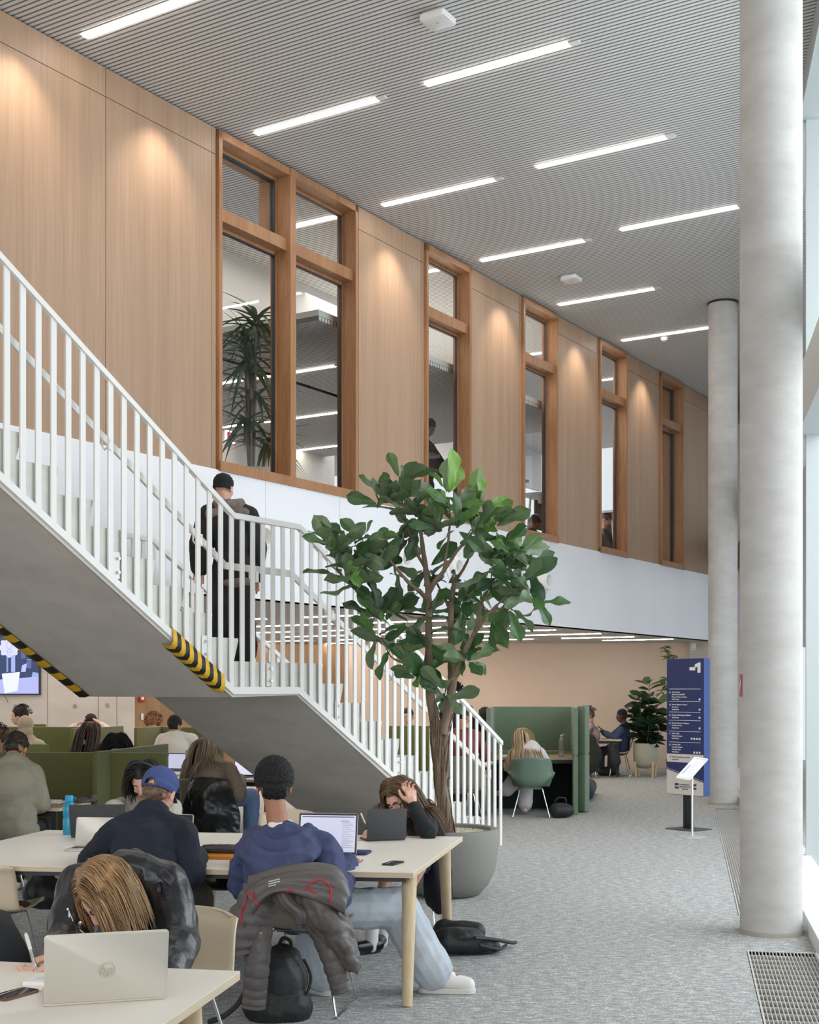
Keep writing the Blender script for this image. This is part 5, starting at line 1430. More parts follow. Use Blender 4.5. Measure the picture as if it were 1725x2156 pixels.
def hair_on(t, J, h, vox):
    if not h: return
    s = J['s']*1.0; c, R = J['hc'], J['hR']; kind = h['kind']; m = h['m']; rr = random.Random(h.get('seed', 4))
    P = lambda x, y, z: hp(c, R, x, y, z, s)
    if kind in ('short', 'curly', 'afro'):
        g = h.get('grow', .010)
        E = [ell(P(0,-.026,.050), ((.076+g)*s,(.092+g)*s,(.078+g*1.3)*s), R), ell(P(0,-.055,.0), ((.072+g*.6)*s,(.058+g*.6)*s,(.070)*s), R)]
        amp, sc = h.get('amp', .004), h.get('sc', 60)
        me = blob(E, min(vox, .008), 2, lambda p, n: amp*(noise.noise(p*sc)+.6*noise.noise(p*sc*2.3)))
        tn = [min(1, max(0, .4+.5*noise.noise(v.co*sc*.8))) for v in me.vertices]; set_tone(me, tn)
        # clip the part that would cover the face
        bm = bmesh.new(); bm.from_mesh(me); Ri = R.transposed()
        dl = [v for v in bm.verts if (lambda q: q.y > .045 and q.z < .062)(Ri @ (v.co-c)/s) or (lambda q: q.z < -.03+.02*abs(q.x)/.07 and abs(q.x) > .06)(Ri @ (v.co-c)/s)]
        bmesh.ops.delete(bm, geom=dl, context='VERTS'); bm.to_mesh(me); bm.free()
        obj('hair', me, m, t, smooth=180)
        if kind == 'curly':
            paths, tones = [], []
            for i in range(h.get('n', 260)):
                a = rr.uniform(0, 2*PI); el = rr.uniform(-.1, PI/2); d = V((math.cos(a)*math.cos(el), math.sin(a)*math.cos(el)-.2, math.sin(el)))
                if d.y > .6 and d.z < .5: continue
                p = V((d.x*(.080+g), d.y*(.095+g)-.02, .045+d.z*(.082+g))); pth = []; ph = rr.uniform(0, 6)
                for k in range(8):
                    q = p+V((d.x, d.y, d.z))*.004*k+V((math.cos(ph+k*1.5), math.sin(ph+k*1.1), math.sin(ph+k*1.5)))*.008; pth.append(c+R @ (q*s))
                paths.append(pth); tones.append(rr.random())
            ribbons('curls', paths, .004*s if vox < .012 else .006, m, t, tones, c)
        return
    # long hair: strands follow the skull, then fall under gravity, pushed out by head and shoulders
    L, n = h.get('len', .45), h.get('n', 420)
    g = .006
    E = [ell(P(0,-.026,.048), ((.076+g)*s,(.094+g)*s,(.080+g)*s), R), ell(P(0,-.055,-.01), ((.070+g)*s,(.058)*s,(.075)*s), R)]
    me = blob(E, min(vox, .009), 2); bm = bmesh.new(); bm.from_mesh(me); Ri = R.transposed()
    dl = [v for v in bm.verts if (lambda q: q.y > .045 and q.z < .066)(Ri @ (v.co-c)/s)]
    bmesh.ops.delete(bm, geom=dl, context='VERTS'); bm.to_mesh(me); bm.free(); set_tone(me, [.25]*len(me.vertices))
    obj('scalp_hair', me, m, t, smooth=180)
    cols = [(P(0,-.020,.040), R, (.082*s,.100*s,.090*s)), (P(0,.020,-.01), R, (.074*s,.074*s,.095*s))]
    up, r_ = J['up'], J['rt']; f = up.cross(r_).normalized(); R1 = Matrix((r_, f, up)).transposed()
    tw = h.get('body', .03)
    cols += [(J['nb']-up*.17*s, R1, (.17*s+tw, .115*s+tw, .18*s+tw)), ((J['sl']+J['sr'])/2, R1, (.21*s+tw, .065*s+tw, .065*s+tw)), (J['nb'], R1, (.065*s+tw*.5,)*3)]
    for a, b_ in (('sl','el'), ('sr','er')):
        for k in (0, .5, 1):
            q = J[a]+(J[b_]-J[a])*k; cols.append((q, Matrix.Identity(3), (.05*s+tw,)*3))
    cn = [(np.array(C_), np.array(Rm).T, np.array(ra)) for C_, Rm, ra in cols]
    part = h.get('part', 0.0); pos, vel = [], []
    lim = h.get('front', .50)
    while len(pos) < n:
        a = rr.uniform(0, 2*PI); el = rr.uniform(-.15, PI/2); d = V((math.cos(a)*math.cos(el), math.sin(a)*math.cos(el), math.sin(el)))
        if d.y > lim and d.z < .55: continue
        if d.z < .25 and d.y > .25: continue
        if h.get('skip') and d.x > .45 and d.z < .55 and d.y > -.2: continue
        p = V((d.x*.078, d.y*.095-.022, .045+d.z*.082)); sx = 1 if d.x > part else -1
        v = V((sx*(.9 if d.z > .3 else .2), h.get('back', -.35)*(1 if d.y < .5 else .6), -.25 if d.z > .5 else -.9))
        pos.append(c+R @ (p*s)); vel.append((R @ v).normalized())
    X = np.array([tuple(p) for p in pos]); Vv = np.array([tuple(v) for v in vel]); steps = max(10, int(L/.018)); H_ = [X.copy()]
    ln = np.array([rr.uniform(.82, 1.0) for _ in pos]); G = np.array([0,0,-1.0]); bias = np.array(h.get('dir', (0,0,0)), dtype=float)
    wav = h.get('wave', .0); ph = np.array([rr.uniform(0, 6) for _ in pos]); lift = np.array([rr.uniform(.0, h.get('vol', .018)) for _ in pos])
    rx = np.array([[rr.uniform(-1,1), rr.uniform(-1,1), 0] for _ in pos])
    for k in range(steps):
        gk = .10+.18*min(1, k/6)
        Vv = Vv*(1-gk)+(G+bias+rx*.06)*gk; Vv /= np.linalg.norm(Vv, axis=1, keepdims=True)
        X = X+Vv*(L/steps)*ln[:,None]
        if wav:
            X = X+rx*wav*np.sin(ph+k*.8)[:,None]*.12
        for (cc, RT, ra) in cn:
            q = (X-cc) @ RT.T; rad = ra+lift[:,None]*min(1, k/4+.2); m_ = np.sqrt(((q/rad)**2).sum(1)); ins = m_ < 1
            if ins.any():
                q2 = q[ins]/m_[ins][:,None]; X[ins] = q2 @ RT+cc
        H_.append(X.copy())
    H_ = np.array(H_)
    # velocities follow the pushed path
    paths = [[V(H_[k, i]) for k in range(0, steps+1)] for i in range(n)]
    tones = [min(1, max(0, .5+.9*noise.noise(V(paths[i][min(6, steps)])*h.get('tsc', 22))+rr.uniform(-.25,.25))) for i in range(n)]
    ribbons('hair', paths, h.get('w', .0052), m, t, tones, c)

HB_black = hair_mat('hair_black', (.005,.005,.006), (.014,.012,.012), .8); HB_dk = hair_mat('hair_dark_brown', (.011,.008,.006), (.035,.023,.017), .5)
HB_br = hair_mat('hair_brown', (.07,.038,.02), (.24,.145,.08)); HB_blond = hair_mat('hair_blonde', (.20,.125,.065), (.62,.45,.27)); HB_honey = hair_mat('hair_honey', (.15,.075,.03), (.52,.31,.15)); HB_ash = hair_mat('hair_ash', (.09,.06,.04), (.44,.34,.22)); HB_red = hair_mat('hair_ginger', (.12,.04,.015), (.42,.18,.07))
FV = .0055    # voxel size of near figures

# ---- 1 man in the blue hoodie
YH = 7.0
J = seated((at(612, 1900, 7.02).x, 7.02), 6, seat=.47, lean=7, s=1.08, hyaw=-14, hpitch=10, head=at(577, 1658, 7.03), hl=(-.93, 7.42, .80), hr=at(735, 1812, 7.38),
           kneeR=at(838, 1912, 7.42), feetR=at(914, 2048, 7.42), kneeL=at(655, 1920, 7.48), feetL=at(682, 2052, 7.38))
J['nb'] = at(590, 1752, 6.99); J['sl'] = at(528, 1788, 6.99); J['sr'] = at(686, 1784, 6.99); J['er'] = at(708, 1888, 6.90); J['el'] = at(508, 1862, 7.12); J['mid'] = at(606, 1876, 7.05); J['pv'] = at(626, 1910, 7.15)
J['hl'] = J['pv']+V((-.08,.05,-.02)); J['hr'] = J['pv']+V((.10,.05,-.02))
J['tr'] = V((1,-.10,0)).normalized(); J['tl'] = V((-.7,.7,0)).normalized()
M_hood = cloth('hoodie_blue', s2l(66,73,108), col2=None); M_jean = mat('jeans_pale', s2l(184,192,200), .85, var=.12, vscale=5, bump=.2, bscale=120); M_wshoe = mat('white_sneaker', s2l(228,224,218), .5)
hood = []
nbp = J['nb']
def arc(pts, r, n=9): 
    q_ = spl(pts, n); return [capsule(q_[i], q_[i+1], r, r, 12) for i in range(n)]
for a_, b2, c_, d_, e2, yb, r in (((540,1752),(548,1772),(590,1786),(636,1768),(650,1750),6.86,.040),((528,1762),(532,1795),(585,1815),(640,1790),(662,1756),6.81,.044),((520,1775),(525,1815),(582,1838),(645,1806),(672,1766),6.78,.042)):
    hood += arc([at(*a_, 7.05), at(*b2, yb+.04), at(*c_, yb), at(*d_, yb+.04), at(*e2, 7.05)], r, 12)
P1 = person('young man in a blue hooded sweatshirt seated with his back to us, legs stretched out', J, M_hood, M_jean, None, SK_olive, {'kind':'short','m':HB_black,'grow':.022,'amp':.007,'sc':75}, vox=FV, loose=.020, t_top=.022,
           legloose=.048, t_pants=.030, pend=.96, extra_top=hood, topdisp=folds(.017, 7.5, (1,1,1.1), 2.0), top_name='hooded_sweatshirt', pants_name='baggy_jeans', hands={'r': {'fd': (.2,1,-.1)}, 'l': {'fd': (.2,1,-.1)}}, seed=3)
b = blob([capsule(J['nb']+V((-.030,-.035,.030)), J['nb']+V((.034,-.035,.027)), .036, .036), capsule(J['nb']+V((-.036,.0,.032)), J['nb']+V((.042,.0,.032)), .036, .036)], .005, 3); obj('undershirt', b, mat('white_cotton', (.8,.78,.76), .8), P1, smooth=180)
def sneaker(a, d, par, s=1.0):
    d = V((d.x, d.y, 0)).normalized(); r = V((d.y, -d.x, 0)); z0 = 0.0
    heel = V((a.x, a.y, 0))-d*.055*s; toe = heel+d*.29*s
    up_ = blob([capsule(V((a.x,a.y,.10)), V((a.x,a.y,.15))-d*.01, .050*s, .054*s), capsule(heel+d*.02+UP*.062, heel+d*.10+UP*.070, .045*s, .048*s), capsule(heel+d*.10+UP*.072, heel+d*.235*s+UP*.048, .048*s, .040*s), capsule(heel+d*.05+UP*.105, heel+d*.15+UP*.085, .040*s, .036*s)], .006, 3)
    o = obj('sneaker', up_, M_wshoe, par, smooth=180)
    sl_ = MB(); Mx = Matrix((r, d, UP)).transposed().to_4x4(); Mx.translation = heel+d*.125*s+UP*.001; sl_.rslab(.098*s, .305*s, .030, .045, Mx); obj('sole', sl_, mat('sole_white', s2l(214,210,204), .6), o)
    lc = MB()
    for k in range(5): q_ = heel+d*(.115+.022*k)*s+UP*(.118-.010*k); lc.tube([q_-r*.028, q_+UP*.010, q_+r*.028], .0032, 6)
    obj('laces', lc, M_wshoe, o)
sneaker(J['ar'], J['tr'], P1, 1.05); sneaker(J['al'], J['tl'], P1, 1.0)
# ---- 2 man in the blue cap
J = seated((at(320, 1900, 7.15).x, 7.10), 8, seat=.47, lean=20, s=1.08, hyaw=8, hpitch=26, hroll=5, head=at(336, 1672, 7.42), hl=(at(205, 1800, 7.75)), hr=at(418, 1796, 7.62))
J['nb'] = at(318, 1722, 7.27); J['sl'] = at(245, 1752, 7.22); J['sr'] = at(385, 1752, 7.22); J['er'] = at(402, 1842, 7.14); J['el'] = at(190, 1812, 7.36); J['mid'] = at(310, 1835, 7.10)
M_navy = cloth('navy_jumper', (.010,.014,.026), var=.2); M_capb = cloth('cap_blue', s2l(68,82,136))
P2 = person('man in a navy jumper and blue baseball cap hunched over the middle table', J, M_navy, cloth('olive_trousers', s2l(74,70,60)), mat('dark_shoe', (.02,.02,.02), .5), SK_pale, {'kind':'short','m':HB_br,'grow':-.001,'amp':.0015,'sc':90},
           vox=FV, topdisp=folds(.010, 7, (1,1,.8), 9.0), t_top=.024, loose=.016, top_name='jumper', hands={'r': {'fd': (-.25,.9,.0), 'curl': .7}, 'l': {'fd': (.3,.9,-.1)}}, seed=4,
           extra_top=[capsule(J['nb']+V((-.05,-.005,.035)), J['nb']+V((.055,-.005,.035)), .046, .046), capsule(J['nb']+V((-.04,-.0,.06)), J['nb']+V((.045,.0,.06)), .040, .040)])
c, R = J['hc'], J['hR']; s = 1.08
capm = blob([ell(hp(c,R,0,-.020,.058,s), (.090*s,.106*s,.082*s), R), ell(hp(c,R,0,-.03,.03,s), (.089*s,.102*s,.060*s), R)], .005, 2, lambda p, n: .0015*noise.noise(p*30))
bm = bmesh.new(); bm.from_mesh(capm); Ri = R.transposed()
def capcut(v):
    q = Ri @ (v.co-c)/s
    return q.z < .004+.10*(q.y+.03)*.3 or (q.y < -.06 and q.z < .040 and abs(q.x) < .034*math.sqrt(max(0, 1-((q.z-.004)/.036)**2)))
bmesh.ops.delete(bm, geom=[v for v in bm.verts if capcut(v)], context='VERTS'); bm.to_mesh(capm); bm.free()
cap_o = obj('baseball_cap', capm, M_capb, P2, smooth=180, solid=.004)
b = MB(); br_ = []
for i in range(7):
    row = []
    for j in range(-6, 7):
        x = j/6*.075; rr_ = i/6; y = .070+.075*rr_*math.cos(j/6*1.1)-.03*(abs(j)/6)**2; z = .028-.02*rr_-.022*(j/6)**2; row.append(hp(c,R,x,y,z,s))
    br_.append(row)
b.grid(br_); obj('brim', b, M_capb, cap_o, smooth=180, solid=.004)
b = MB(); b.tube([hp(c,R,x,-.128+abs(x)*.42,.006,s) for x in (-.036,-.02,0,.02,.036)], .006, 6); obj('strap', b, M_capb, cap_o)
b = MB(); b.lathe([(0,.009),(.007,.007),(.008,0),(0,0)], hp(c,R,0,-.02,.14,s), 12, R); obj('button', b, M_capb, cap_o)
# ---- 3 woman in the leather jacket
J = seated((at(300, 1900, 5.5).x, 5.48), 186, seat=.46, lean=42, s=1.05, hyaw=42, hpitch=54, hroll=4, head=at(226, 1882, 4.98), hl=at(375, 2040, 4.72), hr=at(92, 2018, 4.62), )
# facing the camera: her right hand is on the picture left
J['nb'] = at(272, 1838, 5.17); J['sr'] = at(168, 1868, 5.18); J['sl'] = at(352, 1862, 5.20); J['er'] = at(146, 1985, 5.02); J['el'] = at(376, 1985, 5.05); J['mid'] = at(285, 1890, 5.38); J['pv'] = at(300, 1960, 5.52); J['up'] = (J['nb']-J['mid']).normalized()
J['wr'] = at(132, 2008, 4.68); J['wl'] = at(352, 2052, 4.80)
M_leather = mat('black_leather', (.014,.015,.018), .32, bump=.3, bscale=45, spec=.6)
P3 = person('woman with honey hair and black leather jacket bent over her writing at the front table', J, M_leather, cloth('dark_trousers', (.02,.02,.025)), mat('white_boot', (.7,.7,.7), .5), SK_pale,
           {'kind':'long','m':HB_honey,'len':.27,'n':1100,'w':.0034,'part':.015,'body':.02,'vol':.022,'wave':.004,'front':.95,'back':-.15,'tsc':30,'dir':(.32,.0,0),'seed':8,'skip':True}, vox=.005, hv=.0038, fem=True, topdisp=folds(.014, 7, (1,1,.9), 5.0), t_top=.034, loose=.018, top_name='leather_jacket',
           hands={'r': {'fd': (-.93,-.30,-.20), 'pn': (-.15,-.25,-.95), 'curl': .95, 'side': 1}, 'l': {'fd': (-.9,-.2,-.3), 'curl': .3}}, seed=6)
lj = [o for o in P3.children if o.name.startswith('leather_jacket')][0]
cp = patch([[at(262,1800,5.36), at(285,1786,5.40), at(310,1800,5.36), at(322,1822,5.28)], [at(255,1830,5.28), at(290,1812,5.32), at(322,1822,5.28), at(335,1850,5.22)], [at(262,1850,5.20), at(300,1838,5.26), at(330,1850,5.20), at(340,1884,5.12)]], 16, 20, .012, lambda u, v, p: .004*math.sin(v*9))
obj('collar', cp, M_leather, lj, smooth=60)
lap = patch([[at(305,1812,5.25), at(322,1840,5.18), at(330,1878,5.06)], [at(322,1806,5.22), at(340,1840,5.16), at(338,1880,5.05)]], 10, 14, .010); obj('lapel', lap, M_leather, lj, smooth=60)
eb = patch([[at(318,1814,5.20), at(345,1828,5.14), at(368,1850,5.12)], [at(314,1836,5.14), at(340,1850,5.10), at(358,1868,5.10)]], 8, 14, .012); obj('shoulder_strap', eb, M_leather, lj, smooth=60)
sj = snapper([lj])
zp = MB(); zp.tube([sj(at(*q_, 5.0)) for q_ in ((144,1914),(149,1926),(155,1940),(160,1952),(163,1966),(165,1976))], .0026, 6)
zp.tube([sj(at(*q_, 5.0)) for q_ in ((157,1948),(168,1958),(180,1968),(190,1976))], .0026, 6)
obj('zip', zp, M_chrome, lj); zz = MB(); zz.box(sj(at(143,1914,5.0)), (.008,.004,.008)); zz.box(sj(at(146,1926,5.0)), (.005,.004,.018)); obj('zip_puller', zz, M_chrome, lj)
sn = MB(); sn.lathe([(0,.004),(.008,.003),(.009,0),(0,0)], sj(at(169,1944,5.0)), 14, Matrix.Rotation(PI/2, 3, 'X')); obj('snap_button', sn, M_chrome, lj)
def glasses(par, c, R, s, m, tint=False, r=.025, th=.0022):
    o = None
    g = MB()
    for sx in (-1, 1):
        g.tube([hp(c,R,sx*.033+r*1.12*math.cos(a),.098-.006*abs(math.cos(a)),.006+r*.86*math.sin(a),s) for a in [2*PI*k/20 for k in range(21)]], th, 6, cap=False)
        g.tube([hp(c,R,sx*.062,.092,.012,s), hp(c,R,sx*.078,.05,.012,s), hp(c,R,sx*.084,-.005,.012,s)], th, 6)
    g.tube([hp(c,R,-.006,.102,.010,s), hp(c,R,0,.104,.013,s), hp(c,R,.006,.102,.010,s)], th, 6)
    return obj('glasses', g, m, par)
glasses(P3, J['hc'], J['hR'], 1.05, mat('tortoise', (.10,.04,.02), .3))
# finger nails, pen
pw = J['wr']
nl = MB()
# ---- 4 woman in glasses leaning on her hand
J = seated((at(858, 1900, 9.3).x, 9.30), 184, seat=.46, lean=24, s=1.05, hyaw=24, hpitch=38, hroll=16, head=at(840, 1680, 9.00), hr=at(778, 1752, 8.72), hl=at(872, 1690, 8.86))
J['nb'] = at(862, 1712, 9.16); J['sr'] = at(812, 1722, 9.14); J['sl'] = at(906, 1712, 9.16); J['el'] = at(902, 1752, 8.70); J['er'] = at(794, 1758, 9.02); J['mid'] = at(860, 1775, 9.24)
J['wl'] = at(869, 1694, 8.84); J['kr'] = V((-.14, 8.86, .51)); J['kl'] = V((.06, 8.85, .50)); J['ar'] = at(782, 1985, 8.5); J['al'] = at(803, 1978, 8.72); J['tr'] = V((-.8,-.6,0)).normalized(); J['tl'] = V((-.2,-1,0)).normalized()
P4 = person('woman in black top and dark glasses resting her head on her fist', J, cloth('black_knit', (.008,.014,.016), var=.2, bump=.3, bscale=90), None, None, SK_pale,
           {'kind':'long','m':HB_br,'len':.52,'n':900,'w':.0042,'part':-.01,'body':.035,'vol':.03,'wave':.03,'front':.75,'dir':(.50,-.05,0),'seed':3}, vox=FV, hv=.0045, fem=True, topdisp=folds(.008, 8, (1,1,.8), 3.0), t_top=.018, loose=.004, top_name='black_top',
           hands={'l': {'fd': (-.15,.15,1), 'pn': (-.5,.8,-.2), 'curl': 1.0, 'side': 1}, 'r': {'fd': (-.35,-.8,-.2), 'pn': (.6,0,-.7), 'curl': .6}}, seed=7)
glasses(P4, J['hc'], J['hR'], 1.05, mat('black_frame', (.01,.01,.01), .25), r=.027, th=.003)
u0 = UP; b = blob([ell(J['pv']-UP*.0, (.17,.14,.10)), capsule(J['hl'], J['hl']+(J['kl']-J['hl'])*.75, .095, .085), capsule(J['hr'], J['hr']+(J['kr']-J['hr'])*.75, .095, .085)], .008, 3); obj('skirt', b, M_navy, P4, smooth=180)
M_loaf = mat('black_loafer', (.008,.008,.009), .2)
for a, d in (('al','tl'), ('ar','tr')):
    obj('sock', blob([capsule(J[a]-UP*.02, J[a]+UP*.11+(J['k'+a[1]]-J[a]).normalized()*.03, .044, .046)], .006, 2), mat('white_sock', (.75,.75,.76), .9), P4, smooth=180)
    q_ = V((J[a].x, J[a].y, .052)); obj('loafer', blob([capsule(q_-J[d]*.05, q_+J[d]*.12, .043, .040), ell(q_+J[d]*.15-UP*.012, (.04,.04,.03)), capsule(V((q_.x,q_.y,.018))-J[d]*.06, V((q_.x,q_.y,.018))+J[d]*.16, .017, .017)], .006, 2), M_loaf, P4, smooth=180)
b = MB(); b.tube([J['wl']+V((.03*math.cos(a), .03*math.sin(a), -.03+.006*math.cos(a))) for a in [2*PI*k/20 for k in range(21)]], .004, 6, cap=False); obj('hair_tie', b, M_wshoe, P4)
# ---- 5 woman with headphones
J = seated((at(300, 1800, 9.85).x, 9.85), 178, seat=.46, lean=14, s=1.06, hyaw=8, hpitch=34, hroll=4, head=at(303, 1645, 9.62), hr=at(250, 1752, 9.25), hl=at(365, 1752, 9.25))
J['nb'] = at(304, 1686, 9.78); J['sr'] = at(250, 1704, 9.78); J['sl'] = at(360, 1704, 9.78); J['mid'] = at(302, 1775, 9.82)
P5 = person('young woman with black headphones and a light grey sweatshirt behind the open laptops', J, cloth('heather_grey', s2l(186,180,168), var=.08, vscale=60), cloth('dark_trousers', (.02,.02,.025)), M_wshoe, SK_pale,
           {'kind':'long','m':HB_dk,'len':.24,'n':800,'w':.0042,'part':.0,'body':.01,'vol':.045,'wave':.02,'front':.75,'seed':5}, vox=.007, hv=.005, fem=True, topdisp=folds(.009, 7, (1,1,.8), 8.0), t_top=.026, top_name='sweatshirt', seed=9)
c, R = J['hc'], J['hR']
hd = MB(); hd.tube([hp(c,R,.116*math.sin(a),-.005,.030+.130*math.cos(a),1.06) for a in [-1.75+3.5*k/20 for k in range(21)]], [.011]*21, 8)
ho = obj('headphones', hd, mat('headphone_dark', (.03,.035,.042), .4), P5)
for sx in (-1, 1):
    b = blob([ell(hp(c,R,sx*.112,-.005,.0,1.06), (.020,.036,.042), R)], .005, 2); obj('ear_cup', b, MATS['headphone_dark'], ho, smooth=180)
# ---- 6 man in sage sweatshirt
J = seated((at(30, 1750, 10.75).x, 10.75), 2, seat=.47, lean=14, s=1.06, hyaw=4, hpitch=42, head=at(34, 1580, 11.03), hr=at(70, 1690, 11.2), hl=at(-10, 1690, 11.2))
J['nb'] = at(32, 1605, 10.85); J['sl'] = at(-22, 1632, 10.82); J['sr'] = at(68, 1628, 10.82); J['er'] = at(84, 1690, 10.85)
person('man in a sage grey sweatshirt seated with his back to us at the left edge', J, cloth('sage_sweat', s2l(150,144,126)), cloth('black_trousers', (.02,.022,.024)), M_wshoe, SK_mid, {'kind':'short','m':HB_dk,'grow':.014,'amp':.008,'sc':40}, vox=.008,
       topdisp=folds(.010, 6, (1,1,.8), 4.0), t_top=.032, loose=.022, top_name='sweatshirt', seed=10)
# ---- 7 blonde woman in taupe cardigan, leather coat on her chair
J = seated((at(438, 1700, 13.6).x, 13.62), 22, seat=.47, lean=14, s=1.08, hyaw=10, hpitch=30, head=at(432, 1584, 13.72), hl=at(398, 1606, 13.9), hr=at(505, 1640, 14.1))
J['nb'] = at(440, 1610, 13.6); J['sl'] = at(408, 1628, 13.6); J['sr'] = at(482, 1622, 13.6); J['er'] = at(500, 1672, 13.5); J['el'] = at(396, 1604+45, 13.75)
J['kr'] = at(530, 1678, 13.95); J['ar'] = at(528, 1758, 13.9); J['kl'] = at(470, 1690, 14.0)
person('blonde woman in a taupe cardigan seen from behind beside the dark stair underside', J, cloth('taupe_wool', s2l(126,112,98), var=.12, vscale=40), mat('jeans_blue', s2l(110,134,178), .85, var=.1, vscale=8), M_wshoe, SK_pale,
       {'kind':'long','m':HB_ash,'len':.50,'n':520,'w':.006,'body':.03,'vol':.02,'seed':6,'dir':(-.12,-.3,0),'back':-.6}, vox=.010, fem=True, t_top=.03, loose=.03, legloose=.03, top_name='cardigan', seed=11)
# ---- 8 man in white tee
J = seated((at(372, 1650, 16.7).x, 16.7), 4, seat=.47, lean=6, s=1.06, hpitch=30, head=at(368, 1531, 16.75), hr=at(404, 1600, 17.1), hl=at(350, 1600, 17.1))
J['nb'] = at(367, 1549, 16.7)
person('man in a white T-shirt with short black hair, back turned, behind the pale table', J, cloth('white_tee', s2l(214,206,196)), cloth('dark_trousers', (.02,.02,.025)), M_wshoe, SK_mid, {'kind':'short','m':HB_black,'grow':.012,'amp':.005,'sc':40}, vox=.012, sleeves='short', t_top=.026, top_name='tee_shirt', seed=12)
# ---- second row of the left booths
def simple(label, px, py, Y, yaw, topm, sk, hair, hpitch=20, hyaw=0, hroll=0, fem=False, vox=.014, lean=8, s=1.04, seat=None, **k):
    hc = at(px, py, Y); y = R_(yaw); f = V((math.sin(y), math.cos(y), 0))
    s_ = s; need = hc.z-(.09+.26+.27+.165)*s_*(1-.02); seat_ = max(.42, min(.56, need)) if seat is None else seat
    base = hc-f*(.03+.20*math.sin(R_(lean*1.3)))*s_
    hx = k.pop('hands_at', (None, None))
    J = seated((base.x, base.y), yaw, seat=seat_, lean=lean, s=s_, hpitch=hpitch, hyaw=hyaw, hroll=hroll, head=hc, hl=hx[0], hr=hx[1], **{q: k.pop(q) for q in ('kneeL','kneeR','feetL','feetR','stand','twist') if q in k})
    J['nb'] = J['nb']+ (hc-V((0,0,.16*s_))-f*.05-J['nb'])*.8
    sh = J['nb']-J['up']*.06; J['sl'] = sh-J['rt']*.175*s_; J['sr'] = sh+J['rt']*.175*s_
    J['el'] = ik(J['sl'], J['wl'], .29*s_, .26*s_, -J['r']*.8-UP); J['er'] = ik(J['sr'], J['wr'], .29*s_, .26*s_, J['r']*.8-UP)
    return person(label, J, topm, k.pop('pants', MATS['dark_trousers']), k.pop('shoes', M_wshoe), sk, hair, vox=vox, fem=fem, **k), J
# woman in headscarf: scarf as clothing
p_, J = simple('woman in a beige headscarf seated before the long olive screen', 52, 1531, 16.4, 350, cloth('pale_blouse', s2l(190,186,184)), SK_mid, None, hyaw=-35, hpitch=12, fem=True)
c, R = J['hc'], J['hR']
sc = blob([ell(hp(c,R,0,-.02,.035), (.098,.115,.105), R), ell(hp(c,R,0,-.03,-.06), (.085,.09,.09), R), capsule(J['nb']+UP*.03, (J['sl']+J['nb'])/2-UP*.02, .10, .10), capsule(J['nb']+UP*.03, (J['sr']+J['nb'])/2-UP*.02, .10, .10), capsule(J['nb'], J['sl']-UP*.05, .10, .105), capsule(J['nb'], J['sr']-UP*.05, .10, .105), ell(J['nb']-J['up']*.14, (.20,.20,.15))], .010, 3, folds(.010, 9, (1,1,1), 2))
bm = bmesh.new(); bm.from_mesh(sc); Ri = R.transposed(); bmesh.ops.delete(bm, geom=[v for v in bm.verts if (lambda q: q.y > .05 and abs(q.x) < .058 and -.085 < q.z < .075)(Ri @ (v.co-c))], context='VERTS'); bm.to_mesh(sc); bm.free()
obj('headscarf', sc, cloth('scarf_beige', s2l(176,158,134)), p_, smooth=180)
simple('man with curly dark hair and round glasses by the concrete wall, looking left', 40, 1509, 18.9, 265, cloth('black_shirt', (.012,.012,.014)), SK_pale, {'kind':'curly','m':HB_dk,'grow':.018,'amp':.008,'sc':40,'n':160}, hpitch=5, hands_at=(None, None))
p_, J = simple('woman with long brown hair tapering down her back in the second booth row', 192, 1546, 15.0, 8, cloth('charcoal_top', s2l(52,48,50)), SK_pale, {'kind':'long','m':hair_mat('hair_chestnut', (.02,.012,.009), (.16,.085,.055)),'len':.5,'n':420,'w':.007,'body':.03,'vol':.03,'dir':(-.1,-.3,0),'back':-.6,'seed':2}, fem=True, hpitch=10)
simple('woman with glossy black hair bowing her head just behind the near olive screen', 246, 1574, 13.3, 176, cloth('black_knit2', (.014,.014,.016)), SK_pale, {'kind':'long','m':HB_black,'len':.3,'n':420,'w':.006,'part':.03,'body':.01,'vol':.04,'front':.9,'seed':12}, hpitch=48, fem=True, lean=20)
hcx = at(191, 1524, 18.8)
simple('woman with folded arms raised behind the long olive screen under the wall joint', 191, 1524, 19.6, 180, cloth('cream_sleeve', s2l(214,206,190)), SK_pale, {'kind':'short','m':HB_black,'grow':.012,'amp':.003,'sc':30}, hpitch=20, fem=True, hands_at=(at(212,1524,19.5), at(160,1527,19.5)))
simple('person with curly ginger hair behind the olive screen corner at the wood wall', 323, 1528, 18.9, 185, cloth('brown_top', s2l(90,70,60)), SK_pale, {'kind':'curly','m':HB_red,'grow':.028,'amp':.010,'sc':45,'n':260}, hpitch=30, fem=True)
simple('person wearing headphones cut off by the left edge beside the man in sage', -8, 1562, 13.0, 178, cloth('grey_top', s2l(130,126,120)), SK_pale, {'kind':'curly','m':HB_br,'grow':.016,'amp':.008,'sc':45,'n':200}, hpitch=30)
